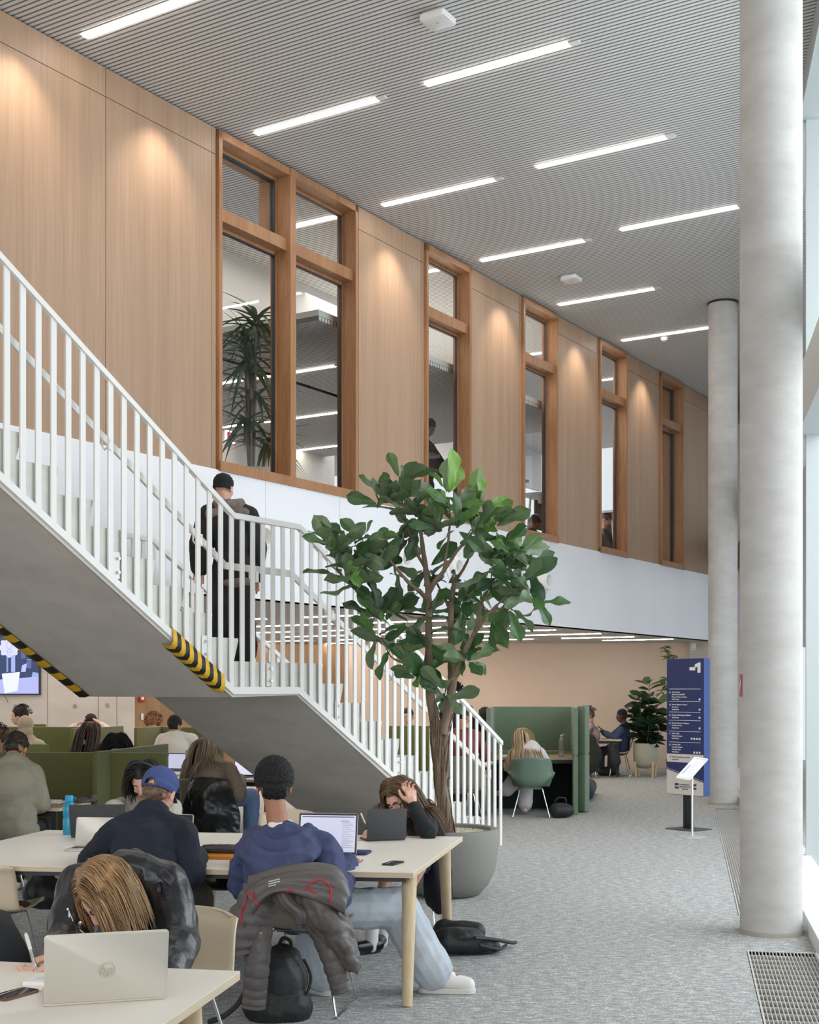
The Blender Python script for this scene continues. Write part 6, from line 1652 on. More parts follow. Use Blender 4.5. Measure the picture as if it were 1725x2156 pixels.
# ---- booth woman
J = seated((on(1118, 17.65).x, 17.65), 4, seat=.47, lean=14, s=1.06, hyaw=-6, hpitch=38, hroll=-4, head=at(1101, 1556, 17.85), hl=at(1072, 1606, 18.1), hr=at(1150, 1604, 18.2), feetR=at(1106, 1697, 17.85), kneeR=at(1108, 1625, 18.05), kneeL=at(1092, 1632, 18.0), feetL=at(1066, 1664, 17.95))
J['nb'] = at(1113, 1580, 17.72); J['sl'] = at(1088, 1592, 17.7); J['sr'] = at(1137, 1586, 17.72); J['el'] = at(1073, 1614, 17.75); J['er'] = at(1150, 1610, 17.8); J['tl'] = V((-.5,.6,0)).normalized(); J['tr'] = V((.2,1,0)).normalized()
person('woman with very long blonde hair and pale tracksuit seated in the green booth', J, cloth('pale_sweat', s2l(206,200,196)), cloth('pale_jogger', s2l(186,178,184)), mat('grey_sneaker', s2l(190,184,176), .6), SK_pale,
       {'kind':'long','m':HB_blond,'len':.64,'n':700,'w':.0065,'body':.035,'vol':.02,'dir':(.05,-.35,0),'back':-.6,'seed':7}, vox=.011, fem=True, t_top=.026, loose=.02, legloose=.045, t_pants=.02, top_name='sweatshirt', pants_name='joggers', seed=13)
# ---- by the back wall
simple('person with curly brown hair and chequered shirt beside the green booth', 1239, 1508, 25.5, 285, mat('plaid', s2l(150,130,124), .85, var=.75, vscale=9), SK_mid, {'kind':'curly','m':hair_mat('hair_umber', (.03,.018,.012), (.16,.10,.07)),'grow':.024,'amp':.010,'sc':40,'n':220}, hpitch=30, vox=.016, lean=14)
p_, J = simple('man in a blue half-zip jumper with white earbuds looking at his phone', 1309, 1508, 26.0, 272, cloth('denim_jumper', s2l(64,78,112)), SK_dark, {'kind':'short','m':HB_black,'grow':.008,'amp':.002,'sc':60}, hpitch=14, vox=.014, lean=-4, hands_at=(at(1272,1541,25.9), at(1270,1543,26.05)), pants=mat('jeans_dark', s2l(52,68,98), .85, var=.1, vscale=8), top_name='jumper')
b = blob([ell(hp(J['hc'],J['hR'],-.09,.0,-.005), (.010,.012,.012))], .005, 1); obj('earbud', b, M_wshoe, p_, smooth=180)
# ---- behind the lower stair railing
p_, J = simple('man in a dark navy jacket standing behind the tree trunk with his back turned', 961, 1462, 19.0, 10, cloth('navy_jacket', (.012,.016,.032), var=.2), SK_dark, {'kind':'curly','m':HB_black,'grow':.016,'amp':.006,'sc':40,'n':120}, hpitch=12, stand=True, seat=.86, vox=.014, lean=6, hands_at=(at(940,1560,19.1), at(985,1560,19.1)))
simple('person in a burgundy sweater seated on the grey chair behind the balusters', 975, 1512, 16.5, 12, cloth('burgundy', s2l(122,58,60)), SK_mid, {'kind':'short','m':HB_dk,'grow':.014,'amp':.006,'sc':40}, hpitch=40, vox=.013, lean=14)
simple('woman with pulled-back dark hair and patterned blouse behind the olive screens', 859, 1510, 19.3, 182, mat('patterned_blouse', (.10,.02,.03), .8, col2=(.6,.5,.48), vscale=45), SK_pale, {'kind':'short','m':HB_dk,'grow':.006,'amp':.002,'sc':30}, hpitch=10, vox=.013, fem=True)
simple('woman in profile with dark hair peeking past the left side of the green booth', 1019, 1507, 20.4, 285, cloth('dark_patterned', (.05,.04,.04), var=.5), SK_mid, {'kind':'long','m':HB_dk,'len':.25,'n':200,'w':.007,'body':.02,'seed':5}, hpitch=8, vox=.014, fem=True)
# ---- person on the landing of the stairs
Yp = 11.85
hc = at(472, 1030, Yp); base = V((at(492, 1398, Yp).x, Yp, 0))
J = seated((base.x, base.y), -38, seat=LZ+.78, lean=3, s=1.0, head=hc, hpitch=8, hyaw=60, stand=True, hl=hc+V((-.24,-.02,-.55)), hr=hc+V((.22,.0,-.62)))
J['pv'] = V((base.x, base.y, LZ+.83)); J['mid'] = J['pv']+UP*.24; J['nb'] = V((base.x-.05, base.y, hc.z-.17)); J['up'] = UP
J['sl'] = J['nb']+V((-.17,-.03,-.07)); J['sr'] = J['nb']+V((.17,.03,-.07)); J['el'] = J['sl']+V((-.07,-.0,-.27)); J['er'] = J['sr']+V((.06,.02,-.28)); J['wl'] = J['el']+V((-.0,-.03,-.20)); J['wr'] = J['er']+V((.0,.06,-.24))
J['hl'] = J['pv']+V((-.08,0,0)); J['hr'] = J['pv']+V((.08,0,0)); J['kr'] = V((base.x+.08, base.y+.02, LZ+.44)); J['ar'] = V((base.x+.10, base.y+.02, LZ+.09)); J['kl'] = V((base.x-.10, base.y-.06, LZ+.50)); J['al'] = V((base.x-.15, base.y+.02, LZ+.27)); J['tl'] = J['tr'] = V((-.6,-.2,0)).normalized()
P_s = person('person in a black beanie and black coat walking up from the stair landing', J, cloth('black_coat', (.012,.013,.014), var=.2), cloth('black_wide_trousers', (.012,.012,.014)), mat('dark_shoe', (.02,.02,.02), .5), SK_pale, None, vox=.009, t_top=.045, loose=.035, legloose=.05, t_pants=.03, top_name='coat', pants_name='wide_trousers', seed=14, cuff=.97,
       extra_top=[ell(J['pv']+UP*.02, (.20,.15,.16))])
c, R = J['hc'], J['hR']; bn = blob([ell(hp(c,R,0,-.02,.05), (.090,.106,.092), R), ell(hp(c,R,0,-.04,.0), (.086,.085,.06), R)], .007, 2, lambda p, n: .002*math.sin(p.z*260))
bm = bmesh.new(); bm.from_mesh(bn); Ri = R.transposed(); bmesh.ops.delete(bm, geom=[v for v in bm.verts if (lambda q: q.z < -.02 or (q.y > .03 and q.z < .035))(Ri @ (v.co-c))], context='VERTS'); bm.to_mesh(bn); bm.free(); obj('beanie', bn, mat('beanie_black', (.012,.013,.014), .95), P_s, smooth=180)
sf = blob(arc([J['nb']+V((-.10,-.02,.03)), J['nb']+V((-.06,-.10,.02)), J['nb']+V((.04,-.11,.02)), J['nb']+V((.11,-.02,.04)), J['nb']+V((.04,.09,.03)), J['nb']+V((-.08,.06,.03)), J['nb']+V((-.10,-.02,.03))], .045, 14)+[capsule(J['sl']+V((.02,-.08,.0)), J['sr']+V((-.02,-.08,.02)), .05, .05)], .009, 3, folds(.008, 14)); obj('hood_collar', sf, cloth('grey_fleece', s2l(120,108,100)), P_s, smooth=180)
hm = blob([ell(J['pv']-UP*.10, (.205,.16,.07))], .01, 2); obj('sweater_hem', hm, MATS['grey_fleece'], P_s, smooth=180)
# ---- people upstairs
def up(label, px, py, s_n, yaw, top, hair, **k):
    r = (px-CX)/FPX; # depth: behind the wall plane by s_n
    q0 = P0+N*s_n; s_ = (r*q0.y-q0.x)/(D.x-r*D.y); Y = q0.y+D.y*s_
    return simple(label, px, py, Y, yaw, top, SK_mid, hair, vox=.016, seat=UPF+.40 if 'seat' not in k else k.pop('seat'), **k)
shortd = {'kind':'short','m':HB_dk,'grow':.012,'amp':.005,'sc':40}
up('dark haired person at a desk upstairs behind the second window', 903, 902, 1.6, 120, cloth('black_shirt', (.012,.012,.014)), shortd, hpitch=40, legs=False, seat=4.6)
up('person with brown hair bowed low upstairs at the third window sill', 1126, 1102, .9, 120, cloth('dark_patterned', (.05,.04,.04)), shortd, hpitch=50, legs=False, seat=3.75)
up('person in black at a desk upstairs behind the fourth window', 1277, 1096, 1.2, 120, cloth('black_shirt', (.012,.012,.014)), shortd, hpitch=40, legs=False, seat=3.9)
up('person in black bending forward upstairs behind the fifth window', 1398, 1090, 1.4, 150, cloth('black_shirt', (.012,.012,.014)), shortd, hpitch=50, legs=False, seat=3.9)
# ================================================================ THINGS ON AND AROUND THE TABLES
def Tm(p, yaw=0): return Matrix.Translation(V(p)) @ Matrix.Rotation(-R_(yaw), 4, 'Z')
def laptop(label, hinge, yaw, w, d, lidh, open_deg, m_lid, m_base, screen=None, name='laptop', logo=None, base=True, lid_extra=None):
    """hinge: centre of the hinge line on the table; the base extends along the local -Y (towards the user when yaw=0 user is at -Y)"""
    t = thing(name, label, 'laptop' if name == 'laptop' else 'tablet', hinge, -R_(yaw)); W_ = WM[t.name]
    if base:
        b = MB(); b.rslab(w, d, .012, .012, Matrix.Translation((0, -d/2, 0))); obj('base', b, m_base, t, local=True)
        b = MB(); b.box((0, -d*.38, .0125), (w*.86, d*.42, .001)); k_ = obj('keyboard', b, mat('keys_black', (.02,.02,.022), .5), t, local=True, smooth=None)
        b = MB(); b.box((0, -d*.80, .0125), (w*.36, d*.30, .001)); obj('trackpad', b, m_lid, t, local=True, smooth=None)
    a = R_(open_deg)   # angle between base (towards -Y) and lid
    yv = V((0, -math.cos(a), math.sin(a))); zv = V((1,0,0)).cross(yv)
    M = Matrix((V((1,0,0)), yv, zv)).transposed().to_4x4(); M.translation = V((0, .004, .010)); Mi = M @ Matrix.Translation((0, lidh/2, -.003))
    b = MB(); b.rslab(w, lidh, .007, .012, Mi); lid = obj('lid', b, m_lid, t, local=True)
    if screen is not None:
        # zv points to the user's side?
        side = 1 if zv.y < 0 or (abs(zv.y) < 1e-6) else -1
        zc = .0043 if side > 0 else -.0036
        bz = MB(); bz.box((0,0,0), (w*.975, lidh*.96, .0008), None); bz.v = [tuple(M @ V((v[0], v[1]+lidh/2, v[2]+zc))) for v in bz.v]; obj('bezel', bz, M_dark, lid, local=True, smooth=None)
        bz = MB(); bz.box((0,0,0), (w*.93, lidh*.88, .0008), None); bz.v = [tuple(M @ V((v[0], v[1]+lidh/2, v[2]+zc+.0006*side))) for v in bz.v]; obj('display', bz, screen, lid, local=True, smooth=None)
    return t, lid, M
M_silver = mat('silver_lid', s2l(205,200,190), .35, metal=.35); M_grey = mat('space_grey', s2l(88,88,90), .45, metal=.3); M_dkgrey = mat('dark_grey_lid', s2l(64,66,68), .6)
M_screen = mat('lit_screen', (.3,.3,.35), .3, emit=s2l(186,190,214), estr=.75)
# HP laptop on the front table: user on the far side, lid back to us
h0, h1 = flr(92, 2121, TZ), flr(351, 2104, TZ); hc_ = (h0+h1)/2; hw = (h1-h0); yw = math.degrees(math.atan2(-hw.y, hw.x))
t, lid, M = laptop('big silver laptop with its lid towards us on the front table', hc_, yw+180, hw.length, .25, .232, 106, M_silver, M_silver)
# embossed round logo
W_ = WM[t.name]
lg = MB(); c0 = M @ V((0, .108, -.0072))
def LP(x, y, z=-.0070): return M @ V((-x*1.0, y, z))
lg.tube([LP(.024*math.cos(a), .108+.024*math.sin(a)) for a in [2*PI*k/40 for k in range(41)]], .0007, 5, cap=False)
for st_ in ([(-.0085,.130),(-.0205,.092)], [(-.0145,.1125),(-.0065,.1125),(-.0045,.110),(-.0100,.092)], [(.0065,.1125),(-.0030,.084)], [(.0065,.1125),(.0150,.1125),(.0168,.1095),(.0125,.0955),(.0100,.0925),(.0006,.0925)]):
    lg.tube([LP(x, y) for x, y in st_], .0010, 6)
obj('logo_emblem', lg, mat('silver_emblem', s2l(176,168,152), .4, metal=.2), lid, local=True)
# phone, notepad, pen on the front table
def phone(label, p, yaw, m_edge, w=.072, l=.150, name='smartphone'):
    t = thing(name, label, 'phone', p, -R_(yaw)); b = MB(); b.rslab(w, l, .0085, .012, Matrix.Identity(4)); obj('case', b, m_edge, t, local=True)
    b = MB(); b.rslab(w*.94, l*.965, .0012, .010, Matrix.Translation((0,0,.0084))); obj('glass_front', b, mat('phone_glass', (.008,.008,.009), .08), t, local=True); return t
p = flr(30, 2096, TZ); phone('dark phone in a bronze case lying at the left end of the front table', (p.x, p.y, TZ), 28, mat('bronze_case', s2l(120,84,72), .35, metal=.4), .078, .155)
p = flr(828, 1819, TZ); phone('black phone lying alone near the corner of the middle table', (p.x, p.y, TZ), 24, mat('graphite', (.05,.05,.05), .3, metal=.5), .076, .155)
p = flr(78, 2066, TZ); t = thing('notepad', 'small white notepad peeking out beside the silver laptop', 'notepad', (p.x, p.y, TZ), R_(-12))
b = MB(); b.box((.02,0,.006), (.075,.13,.012)); obj('pages', b, mat('paper_white', (.84,.82,.80), .7), t, local=True, smooth=None)
b = MB()
for k in range(5): b.box((.02,-.03+.018*k,.0124), (.045,.0012,.0004))
obj('ruled_lines', b, mat('ink_grey', (.3,.3,.35), .7), t, local=True, smooth=None)
def pen(name, label, tip, end, r, m, m2=None, cat='pen'):
    t = thing(name, label, cat, tip); tip, end = V(tip), V(end); d = (end-tip)
    b = MB(); b.tube([tip, tip+d*.10, tip+d*.12], [.0008, r*.9, r], 12); b.tube([tip+d*.12, tip+d*.55], r, 12); obj('barrel', b, m2 or m, t)
    b = MB(); b.tube([tip+d*.55, tip+d*.9, tip+d*.97, end], [r*1.02, r*1.15, r*.9, r*.5], 12); obj('cap', b, m, t); return t
pen('ballpoint_pen', 'white and chrome four-colour ballpoint pen held upright at the notepad', at(79, 2048, 4.50), at(54, 1965, 4.66), .0062, M_wshoe, M_chrome)
# ---- middle table: left half
def put(px, py): p = flr(px, py, TZ); return V((p.x, p.y, TZ))
q0, q1 = put(168, 1758), put(212, 1760)
t = thing('water_bottle', 'bright blue translucent water bottle on the far side of the middle table', 'bottle', put(146, 1757)); bc = put(146, 1757)
M_bb = mat('blue_plastic', s2l(40,160,200), .25, trans=.25)
b = MB(); b.lathe([(0,0),(.040,.0),(.043,.01),(.043,.10),(.037,.115),(.043,.13),(.043,.18),(.034,.205),(.020,.225),(0,.225)], bc, 32); obj('bottle_body', b, M_bb, t, smooth=50)
b = MB(); b.lathe([(0,.225),(.028,.225),(.028,.256),(.024,.262),(0,.262)], bc, 28); b.tube([bc+V((.026,0,.245)), bc+V((.042,0,.250)), bc+V((.042,0,.235))], .004, 8); obj('screw_cap', b, mat('blue_cap', s2l(30,150,196), .4), t)
hc_ = (put(160, 1762)+put(262, 1764))/2
laptop('dark grey laptop leaning far open beside the blue bottle', put(208, 1763), 172, .36, .25, .245, 118, M_dkgrey, M_dkgrey)
t, lid, M = laptop('small silver tablet propped up in front of the dark grey laptop', put(198, 1786), 8, .25, .17, .18, 100, M_silver, M_silver, name='tablet', screen=None)
laptop('dark laptop with silver edge half hidden by the man in the cap', put(350, 1806), 20, .33, .23, .245, 96, M_silver, M_silver, screen=mat('screen_dark', (.012,.014,.018), .15))
t = thing('paper_sheet', 'white sheet of paper under the small silver tablet', 'paper', put(165, 1783), R_(15)); b = MB(); b.box((0,0,.0006), (.21,.15,.0012)); obj('sheet', b, MATS['paper_white'], t, local=True, smooth=None)
# pencil case, orange notebook, blue pen
pc = put(462, 1806); t = thing('notebook', 'orange notebook under the dark pencil case', 'notebook', pc, -ROT)
b = MB(); b.box((0,0,.010), (.26,.17,.02), None, .003); obj('cover', b, mat('orange_cover', s2l(222,134,52), .5), t, local=True)
b = MB(); b.box((.002,0,.010), (.262,.162,.014)); obj('page_block', b, MATS['paper_white'], t, local=True, smooth=None)
t = thing('pencil_case', 'open dark leather pencil case with a yellow lining lying on the orange notebook', 'pencil case', pc+V((.01,.02,.02)), -ROT)
me = blob([capsule((-.10,0,.026),(.10,0,.026),.028,.028), capsule((-.10,-.02,.020),(.10,-.02,.020),.020,.020), capsule((-.10,.02,.022),(.10,.02,.022),.020,.020)], .005, 2, lambda p, n: .002*noise.noise(p*30)); obj('pouch', me, mat('case_leather', (.035,.03,.035), .4, var=.5, vscale=8), t, local=True, smooth=180)
b = MB(); b.box((0,-.036,.003), (.22,.004,.006)); obj('yellow_trim', b, mat('trim_yellow', s2l(226,190,30), .5), t, local=True, smooth=None)
b = MB(); b.tube([V((-.11,-.01,.05)), V((-.04,-.012,.057)), V((.04,.0,.056)), V((.11,.005,.052))], .002, 6); obj('zip', b, mat('zip_gold', (.5,.4,.25), .3, metal=.8), t, local=True)
pen('felt_pen', 'light blue pen lying in front of the orange notebook', put(465, 1808)+V((0,-.03,.006)), put(425, 1808)+V((-.02,-.03,.006)), .005, mat('pen_blue', s2l(90,170,210), .4))
pen('ballpoint_pen', 'slim pen in the hand of the man in the blue cap', at(398, 1822, 7.66), at(404, 1786, 7.60), .004, M_wshoe, M_chrome)
# laptop of the hoodie man (screen towards us), pouch
hcl = (put(612, 1800)+put(744, 1803))/2
t, lid, M = laptop('open laptop with a lit document on screen in front of the man in the hoodie', put(688, 1803), 8, .355, .245, .245, 104, mat('laptop_alu', s2l(150,146,142), .35, metal=.5), mat('laptop_alu', s2l(150,146,142), .35), screen=M_screen)
sd = MB()
zc = -.0036; zv = V((M[0][2], M[1][2], M[2][2])); side = 1 if zv.y < 0 else -1; z_ = (.0043 if side > 0 else -.0036)+.0012*side
def scr(x, y, w_, h_): sd.add([M @ V((x, y, z_)), M @ V((x+w_, y, z_)), M @ V((x+w_, y+h_, z_)), M @ V((x, y+h_, z_))], [(0,1,2,3)])
scr(-.155,.218,.31,.006)
for k in range(15): scr(.085, .190-.0105*k, .045+.012*((k*7) % 3), .0018)
scr(.075,.196,.05,.003)
for k in range(3): scr(-.13+.0*k, .17-.05*k, .03, .002)
obj('screen_text', sd, mat('screen_ink', (.02,.02,.03), .5, emit=s2l(120,118,140), estr=.5), lid, local=True, smooth=None)
t = thing('pouch', 'flat navy pouch on the table just right of the lit laptop', 'pouch', put(752, 1797), -ROT); b = MB(); b.rslab(.15,.17,.014,.02, Matrix.Identity(4)); obj('sleeve', b, cloth('pouch_navy', s2l(44,52,92)), t, local=True)
# tablet with keyboard folio of the woman in glasses
h0, h1 = put(772, 1772), put(854, 1769); 
t, lid, M = laptop('dark grey tablet folio standing in front of the woman in glasses', (h0+h1)/2, 180+math.degrees(math.atan2(-(h1-h0).y, (h1-h0).x)), .262, .17, .20, 98, M_dkgrey, M_dkgrey, name='tablet')
pen('stylus', 'white stylus held above the dark tablet', at(770, 1735, 8.62), at(760, 1712, 8.66), .0048, M_wshoe, cat='stylus')
# back-left desk items
p = put(115, 1684); t = thing('open_book', 'open notes and papers on the oak desk under the near olive screen', 'papers', (p.x, 11.4, TZ), R_(-6)); b = MB(); b.box((0,0,.006), (.30,.21,.010)); b.box((-.04,.02,.014), (.28,.19,.006)); obj('pages', b, MATS['paper_white'], t, local=True, smooth=None)
t = thing('gloves', 'crumpled grey knitted gloves at the right end of the oak desk', 'gloves', (on(180, 11.4).x, 11.4, TZ)); me = blob([capsule((-.08,0,.02),(-.01,.01,.022),.02,.022), capsule((-.01,.01,.022),(.05,-.01,.02),.022,.018), capsule((-.04,-.03,.016),(.02,-.03,.018),.016,.015), ell((.06,.05,.035),(.03,.04,.035))], .006, 2, folds(.006, 30)); obj('knit', me, cloth('glove_grey', s2l(96,94,92)), t, local=True, smooth=180)
# things on the pale table behind
p = put(372, 1636); t = thing('notebook', 'small notebook with a green edge on the pale table by the blonde woman', 'notebook', (on(370,14.9).x, 14.9, TZ), 0); b = MB(); b.box((0,0,.008), (.12,.16,.016), None, .002); obj('cover', b, mat('mint', s2l(190,210,200), .6), t, local=True)
t, lid, M = laptop('laptop with a glowing screen in front of the man in the white shirt', V((on(402,16.9).x, 15.9+.0, TZ)), 20, .30, .2, .2, 105, M_dkgrey, M_dkgrey, screen=M_screen)
t, lid, M = laptop('white open tablet in front of the blonde woman by the stair underside', V((on(500,14.3).x, 14.75, TZ)), 25, .30, .2, .21, 115, M_dkgrey, M_dkgrey, name='tablet', screen=mat('tablet_white', (.5,.5,.6), .4, emit=(.75,.75,.95), estr=.7))
# booth desk: bottle, phone, tissue
bc = V((on(1182, 18.45).x, 18.45, TZ+.028)); t = thing('plastic_bottle', 'clear plastic water bottle with a pump-like white cap on the booth desk', 'bottle', bc)
M_clear = mat('clear_plastic', (.8,.82,.8), .1, trans=.85)
b = MB(); pr_ = [(0,0),(.036,0),(.040,.01)]
for k in range(7): pr_ += [(.040,.03+.028*k),(.037,.044+.028*k)]
pr_ += [(.036,.24),(.016,.275),(.014,.29),(0,.29)]; b.lathe(pr_, bc, 24); obj('bottle_body', b, M_clear, t, smooth=50)
b = MB(); b.lathe([(0,.29),(.017,.29),(.017,.305),(0,.308)], bc, 16); b.tube([bc+V((0,0,.305)), bc+V((.03,0,.315)), bc+V((.04,0,.305))], .006, 8); obj('cap', b, M_wshoe, t)
b = MB(); b.lathe([(.0405,.04),(.0408,.04),(.0408,.10),(.0405,.10)], bc, 24); obj('label_band', b, mat('label_pale', s2l(200,170,170), .6, col2=s2l(110,110,150), vscale=25), t)
t = thing('tissue', 'crumpled white tissue at the left end of the booth desk', 'tissue', V((on(1062,18.3).x, 18.3, TZ+.028))); me = blob([ell((0,0,.015),(.07,.05,.018)), ell((.04,.01,.02),(.03,.03,.02))], .008, 2, folds(.008, 20)); obj('paper', me, MATS['white_cotton'], t, local=True, smooth=180)
# bottles on the table behind the stairs
for k, (px, Y, hh, lab, m_) in enumerate(((936, 17.4, .26, 'clear bottle on the pale table seen between the balusters', M_clear), (944, 17.7, .22, 'second shorter clear bottle behind the balusters', M_clear))):
    bc = V((on(px, Y).x, Y, TZ)); t = thing('plastic_bottle', lab, 'bottle', bc); b = MB(); b.lathe([(0,0),(.035,0),(.035,hh*.75),(.014,hh*.9),(.014,hh),(0,hh)], bc, 20); obj('bottle_body', b, m_, t); b = MB(); b.lathe([(0,hh),(.016,hh),(.016,hh+.02),(0,hh+.02)], bc, 14); obj('cap', b, M_wshoe, t)
# ---- bags
M_bag = mat('bag_black', (.014,.015,.016), .55, bump=.25, bscale=60)
def bag(label, prims, parts=(), name='bag', vox=.008, m=None, d=.006, cat='bag'):
    c = sum((V(p[1][0]) if p[0] == 't' else V(p[1]) for p in prims), V((0,0,0)))/len(prims); t = thing(name, label, cat, (c.x, c.y, 0))
    obj('bag_body', blob(prims, vox, 3, folds(d, 9)), m or M_bag, t, smooth=180)
    for nm, pts, r in parts:
        b = MB(); b.tube(spl(pts, 20), r, 8); obj(nm, b, m or M_bag, t)
    return t
bx = lambda px, py, z=.0: flr(px, py, z)
bag('black shoulder bag lying on the floor beyond the table legs', [capsule(flr(940,1985,.08), flr(1020,1990,.06), .075, .055), capsule(flr(935,1960,.10), flr(1000,1962,.10), .075, .07), capsule(flr(930,1975,.06), flr(1040,1992,.05), .055, .045), ell(flr(965,1968,.12), (.17,.12,.05))],
    [('strap', [flr(1010,1990,.09), flr(1050,1998,.05), flr(1066,1990,.03), flr(1040,2003,.02), flr(985,2006,.02)], .010), ('handle', [flr(1000,1975,.13), flr(1040,1978,.10), flr(1078,1985,.04), flr(1086,1984,.03)], .012)], name='shoulder_bag')
Yb = 6.95
t = bag('black backpack standing on the floor under the chair with the padded jacket', [capsule(at(592,2035,6.95), at(575,2125,6.85), .12, .14), capsule(at(600,2020,6.95), at(612,2060,6.95), .07, .10), capsule(at(560,2110,6.85), at(610,2120,6.85), .13, .12), ell(at(583,2080,6.86), (.15,.12,.20))],
    [('top_handle', [at(588,1990,6.95), at(596,1975,6.93), at(612,1982,6.93), at(612,2000,6.95)], .010), ('shoulder_strap', [at(520,2080,6.72), at(500,2115,6.70), at(470,2140,6.66), at(440,2152,6.6)], .014), ('side_strap', [at(640,2020,6.9), at(655,2060,6.85), at(640,2110,6.8)], .008)], name='backpack', vox=.007)
bag('black leather bag on the floor inside the green booth', [capsule(flr(1172,1706,.10), flr(1192,1706,.10), .10, .095), capsule(flr(1168,1708,.07), flr(1198,1708,.07), .075, .075)], [('handle', [at(1168,1688,17.6), at(1176,1680,17.6), at(1190,1681,17.6), at(1192,1690,17.6)], .012)], name='tote_bag', vox=.014)
bag('dark backpack on the floor beneath the far side of the middle table', [capsule(at(80,1880,9.0), at(120,1885,9.0), .11, .10), capsule(at(95,1860,9.05), at(120,1870,9.05), .12, .1)], [('strap', [at(70,1850,8.9), at(55,1880,8.8), at(75,1900,8.8)], .01)], name='backpack', vox=.012)
bag('camouflage bag on the floor between the middle chairs', [capsule(at(440,2015,7.6), at(452,2010,7.6), .10, .10), capsule(at(436,1990,7.6), at(450,1990,7.6), .07, .07)], [('strap', [at(445,1975,7.55), at(455,1960,7.55), at(462,1985,7.55)], .008)], vox=.010, m=mat('camo', (.03,.035,.03), .8, col2=(.16,.16,.12), vscale=14), name='duffel_bag')
bag('dark teal rucksack on the floor against the green booth', [capsule(flr(1232,1668,.14), flr(1240,1655,.12), .14, .13)], [('handle', [at(1236,1634,22.0), at(1242,1630,22.0), at(1246,1636,22.0)], .012)], name='backpack', vox=.018, m=mat('bag_teal', (.01,.02,.025), .6))
bag('flat black bag on the floor under the small table by the back wall', [capsule(flr(1268,1624,.09), flr(1292,1622,.10), .09, .10)], [('strap', [flr(1262,1624,.05), flr(1280,1628,.02), flr(1306,1630,.02)], .012)], name='shoulder_bag', vox=.018)
# ---- draped coats
M_puff = mat('puffer_grey', s2l(92,86,84), .42, var=.08, vscale=6, bump=.2, bscale=40, spec=.5)
def quilt(nb, amp, sk=.3, wr=.004):
    def f(u, v, p): return amp*abs(math.sin(PI*(nb*(u+sk*(v-.5)**2))))**.6+wr*noise.noise(p*22)+wr*.8*noise.noise(V((p.x*60,p.y*20,p.z*30)))
    return f
t = thing('padded_jacket', 'grey quilted jacket with red cords hung over the chair of the man in the hoodie', 'jacket', on(600, 6.8))
YJ = 6.72
obj('back_panel', patch([[at(528,1862,6.76), at(556,1844,6.78), at(620,1830,6.78), at(690,1832,6.78), at(722,1866,6.76)], [at(528,1895,6.66), at(560,1870,6.66), at(620,1854,6.66), at(700,1858,6.66), at(724,1895,6.66)], [at(535,1930,6.63), at(562,1890,6.64), at(606,1880,6.64), at(690,1908,6.64), at(730,1930,6.64)]], 26, 50, .05, quilt(3, .018)), M_puff, t, smooth=80)
obj('left_front', patch([[at(522,1862,6.78), at(545,1862,6.74), at(568,1880,6.74)], [at(505,1900,6.74), at(535,1905,6.66), at(574,1925,6.72)], [at(478,1945,6.72), at(515,1950,6.62), at(562,1960,6.68)], [at(458,1985,6.70), at(500,1992,6.60), at(545,1985,6.66)], [at(452,2012,6.70), at(500,2014,6.60), at(538,1998,6.66)]], 44, 36, .035, quilt(6, .016)), M_puff, t, smooth=80)
obj('right_front', patch([[at(590,1874,6.72), at(640,1862,6.70), at(700,1880,6.72)], [at(622,1930,6.70), at(680,1915,6.62), at(735,1940,6.70)], [at(668,1975,6.70), at(712,1970,6.60), at(748,1990,6.70)], [at(705,2010,6.68), at(735,2010,6.60), at(755,2030,6.68)], [at(738,2046,6.66), at(748,2046,6.62), at(752,2052,6.66)]], 50, 36, .022, quilt(4, .010, .3, .012)), M_puff, t, smooth=80)
obj('front_facing', patch([[at(566,1872,6.70), at(590,1866,6.66), at(606,1876,6.68)], [at(590,1905,6.66), at(606,1900,6.62), at(622,1905,6.66)], [at(622,1932,6.66), at(632,1924,6.62), at(648,1930,6.66)], [at(627,1950,6.66), at(632,1944,6.64), at(640,1940,6.66)]], 40, 20, .028, lambda u, v, p: .006*abs(math.sin(v*PI*5))), M_puff, t, smooth=80)
for nm, pts, r0 in (('sleeve', [at(548,1935,6.72), at(545,1985,6.66), at(541,2040,6.62), at(537,2090,6.62), at(534,2122,6.62)], .068), ('sleeve', [at(672,1950,6.74), at(690,1990,6.70), at(706,2035,6.68), at(716,2070,6.68), at(722,2088,6.68)], .062)):
    q_ = spl(pts, 90); L_ = sum((q_[i+1]-q_[i]).length for i in range(90)); nb_ = L_/.052
    rs = [(r0*(1-.12*i/90))*(.925+.085*abs(math.sin(PI*nb_*i/90))**.5) for i in range(91)]
    b = MB(); b.tube(q_, rs, 28); me = b.mesh(nm)
    for v in me.vertices: v.co += v.normal*.004*noise.noise(v.co*35)
    obj(nm, me, M_puff, t, smooth=80)
sn_ = snapper([o for o in t.children])
M_red = mat('red_cord', s2l(190,40,52), .6)
b = MB()
for pts in ([at(525,1878,6.66), at(515,1905,6.64), at(506,1930,6.62), at(512,1945,6.60)], [at(530,1880,6.64), at(536,1895,6.62), at(548,1908,6.62)], [at(645,1866,6.64), at(672,1852,6.66), at(692,1862,6.66), at(698,1885,6.66), at(695,1900,6.64)], [at(604,1882,6.62), at(610,1874,6.62), at(618,1876,6.62)], [at(643,1870,6.64), at(655,1875,6.62), at(667,1880,6.62)], [at(526,1880,6.66),at(536,1879,6.66)]):
    b.tube([sn_(q_, .003) for q_ in spl(pts, 12)], .0045, 8)
obj('red_cord_trim', b, M_red, t)
b = MB()
for k in range(16): q_ = sn_(at(567+ (k%6)*4, 1856+(k//6)*5-(k%6)*1.0, 6.6), .002); b.box(q_, (.007+.003*(k%2),.004,.005))
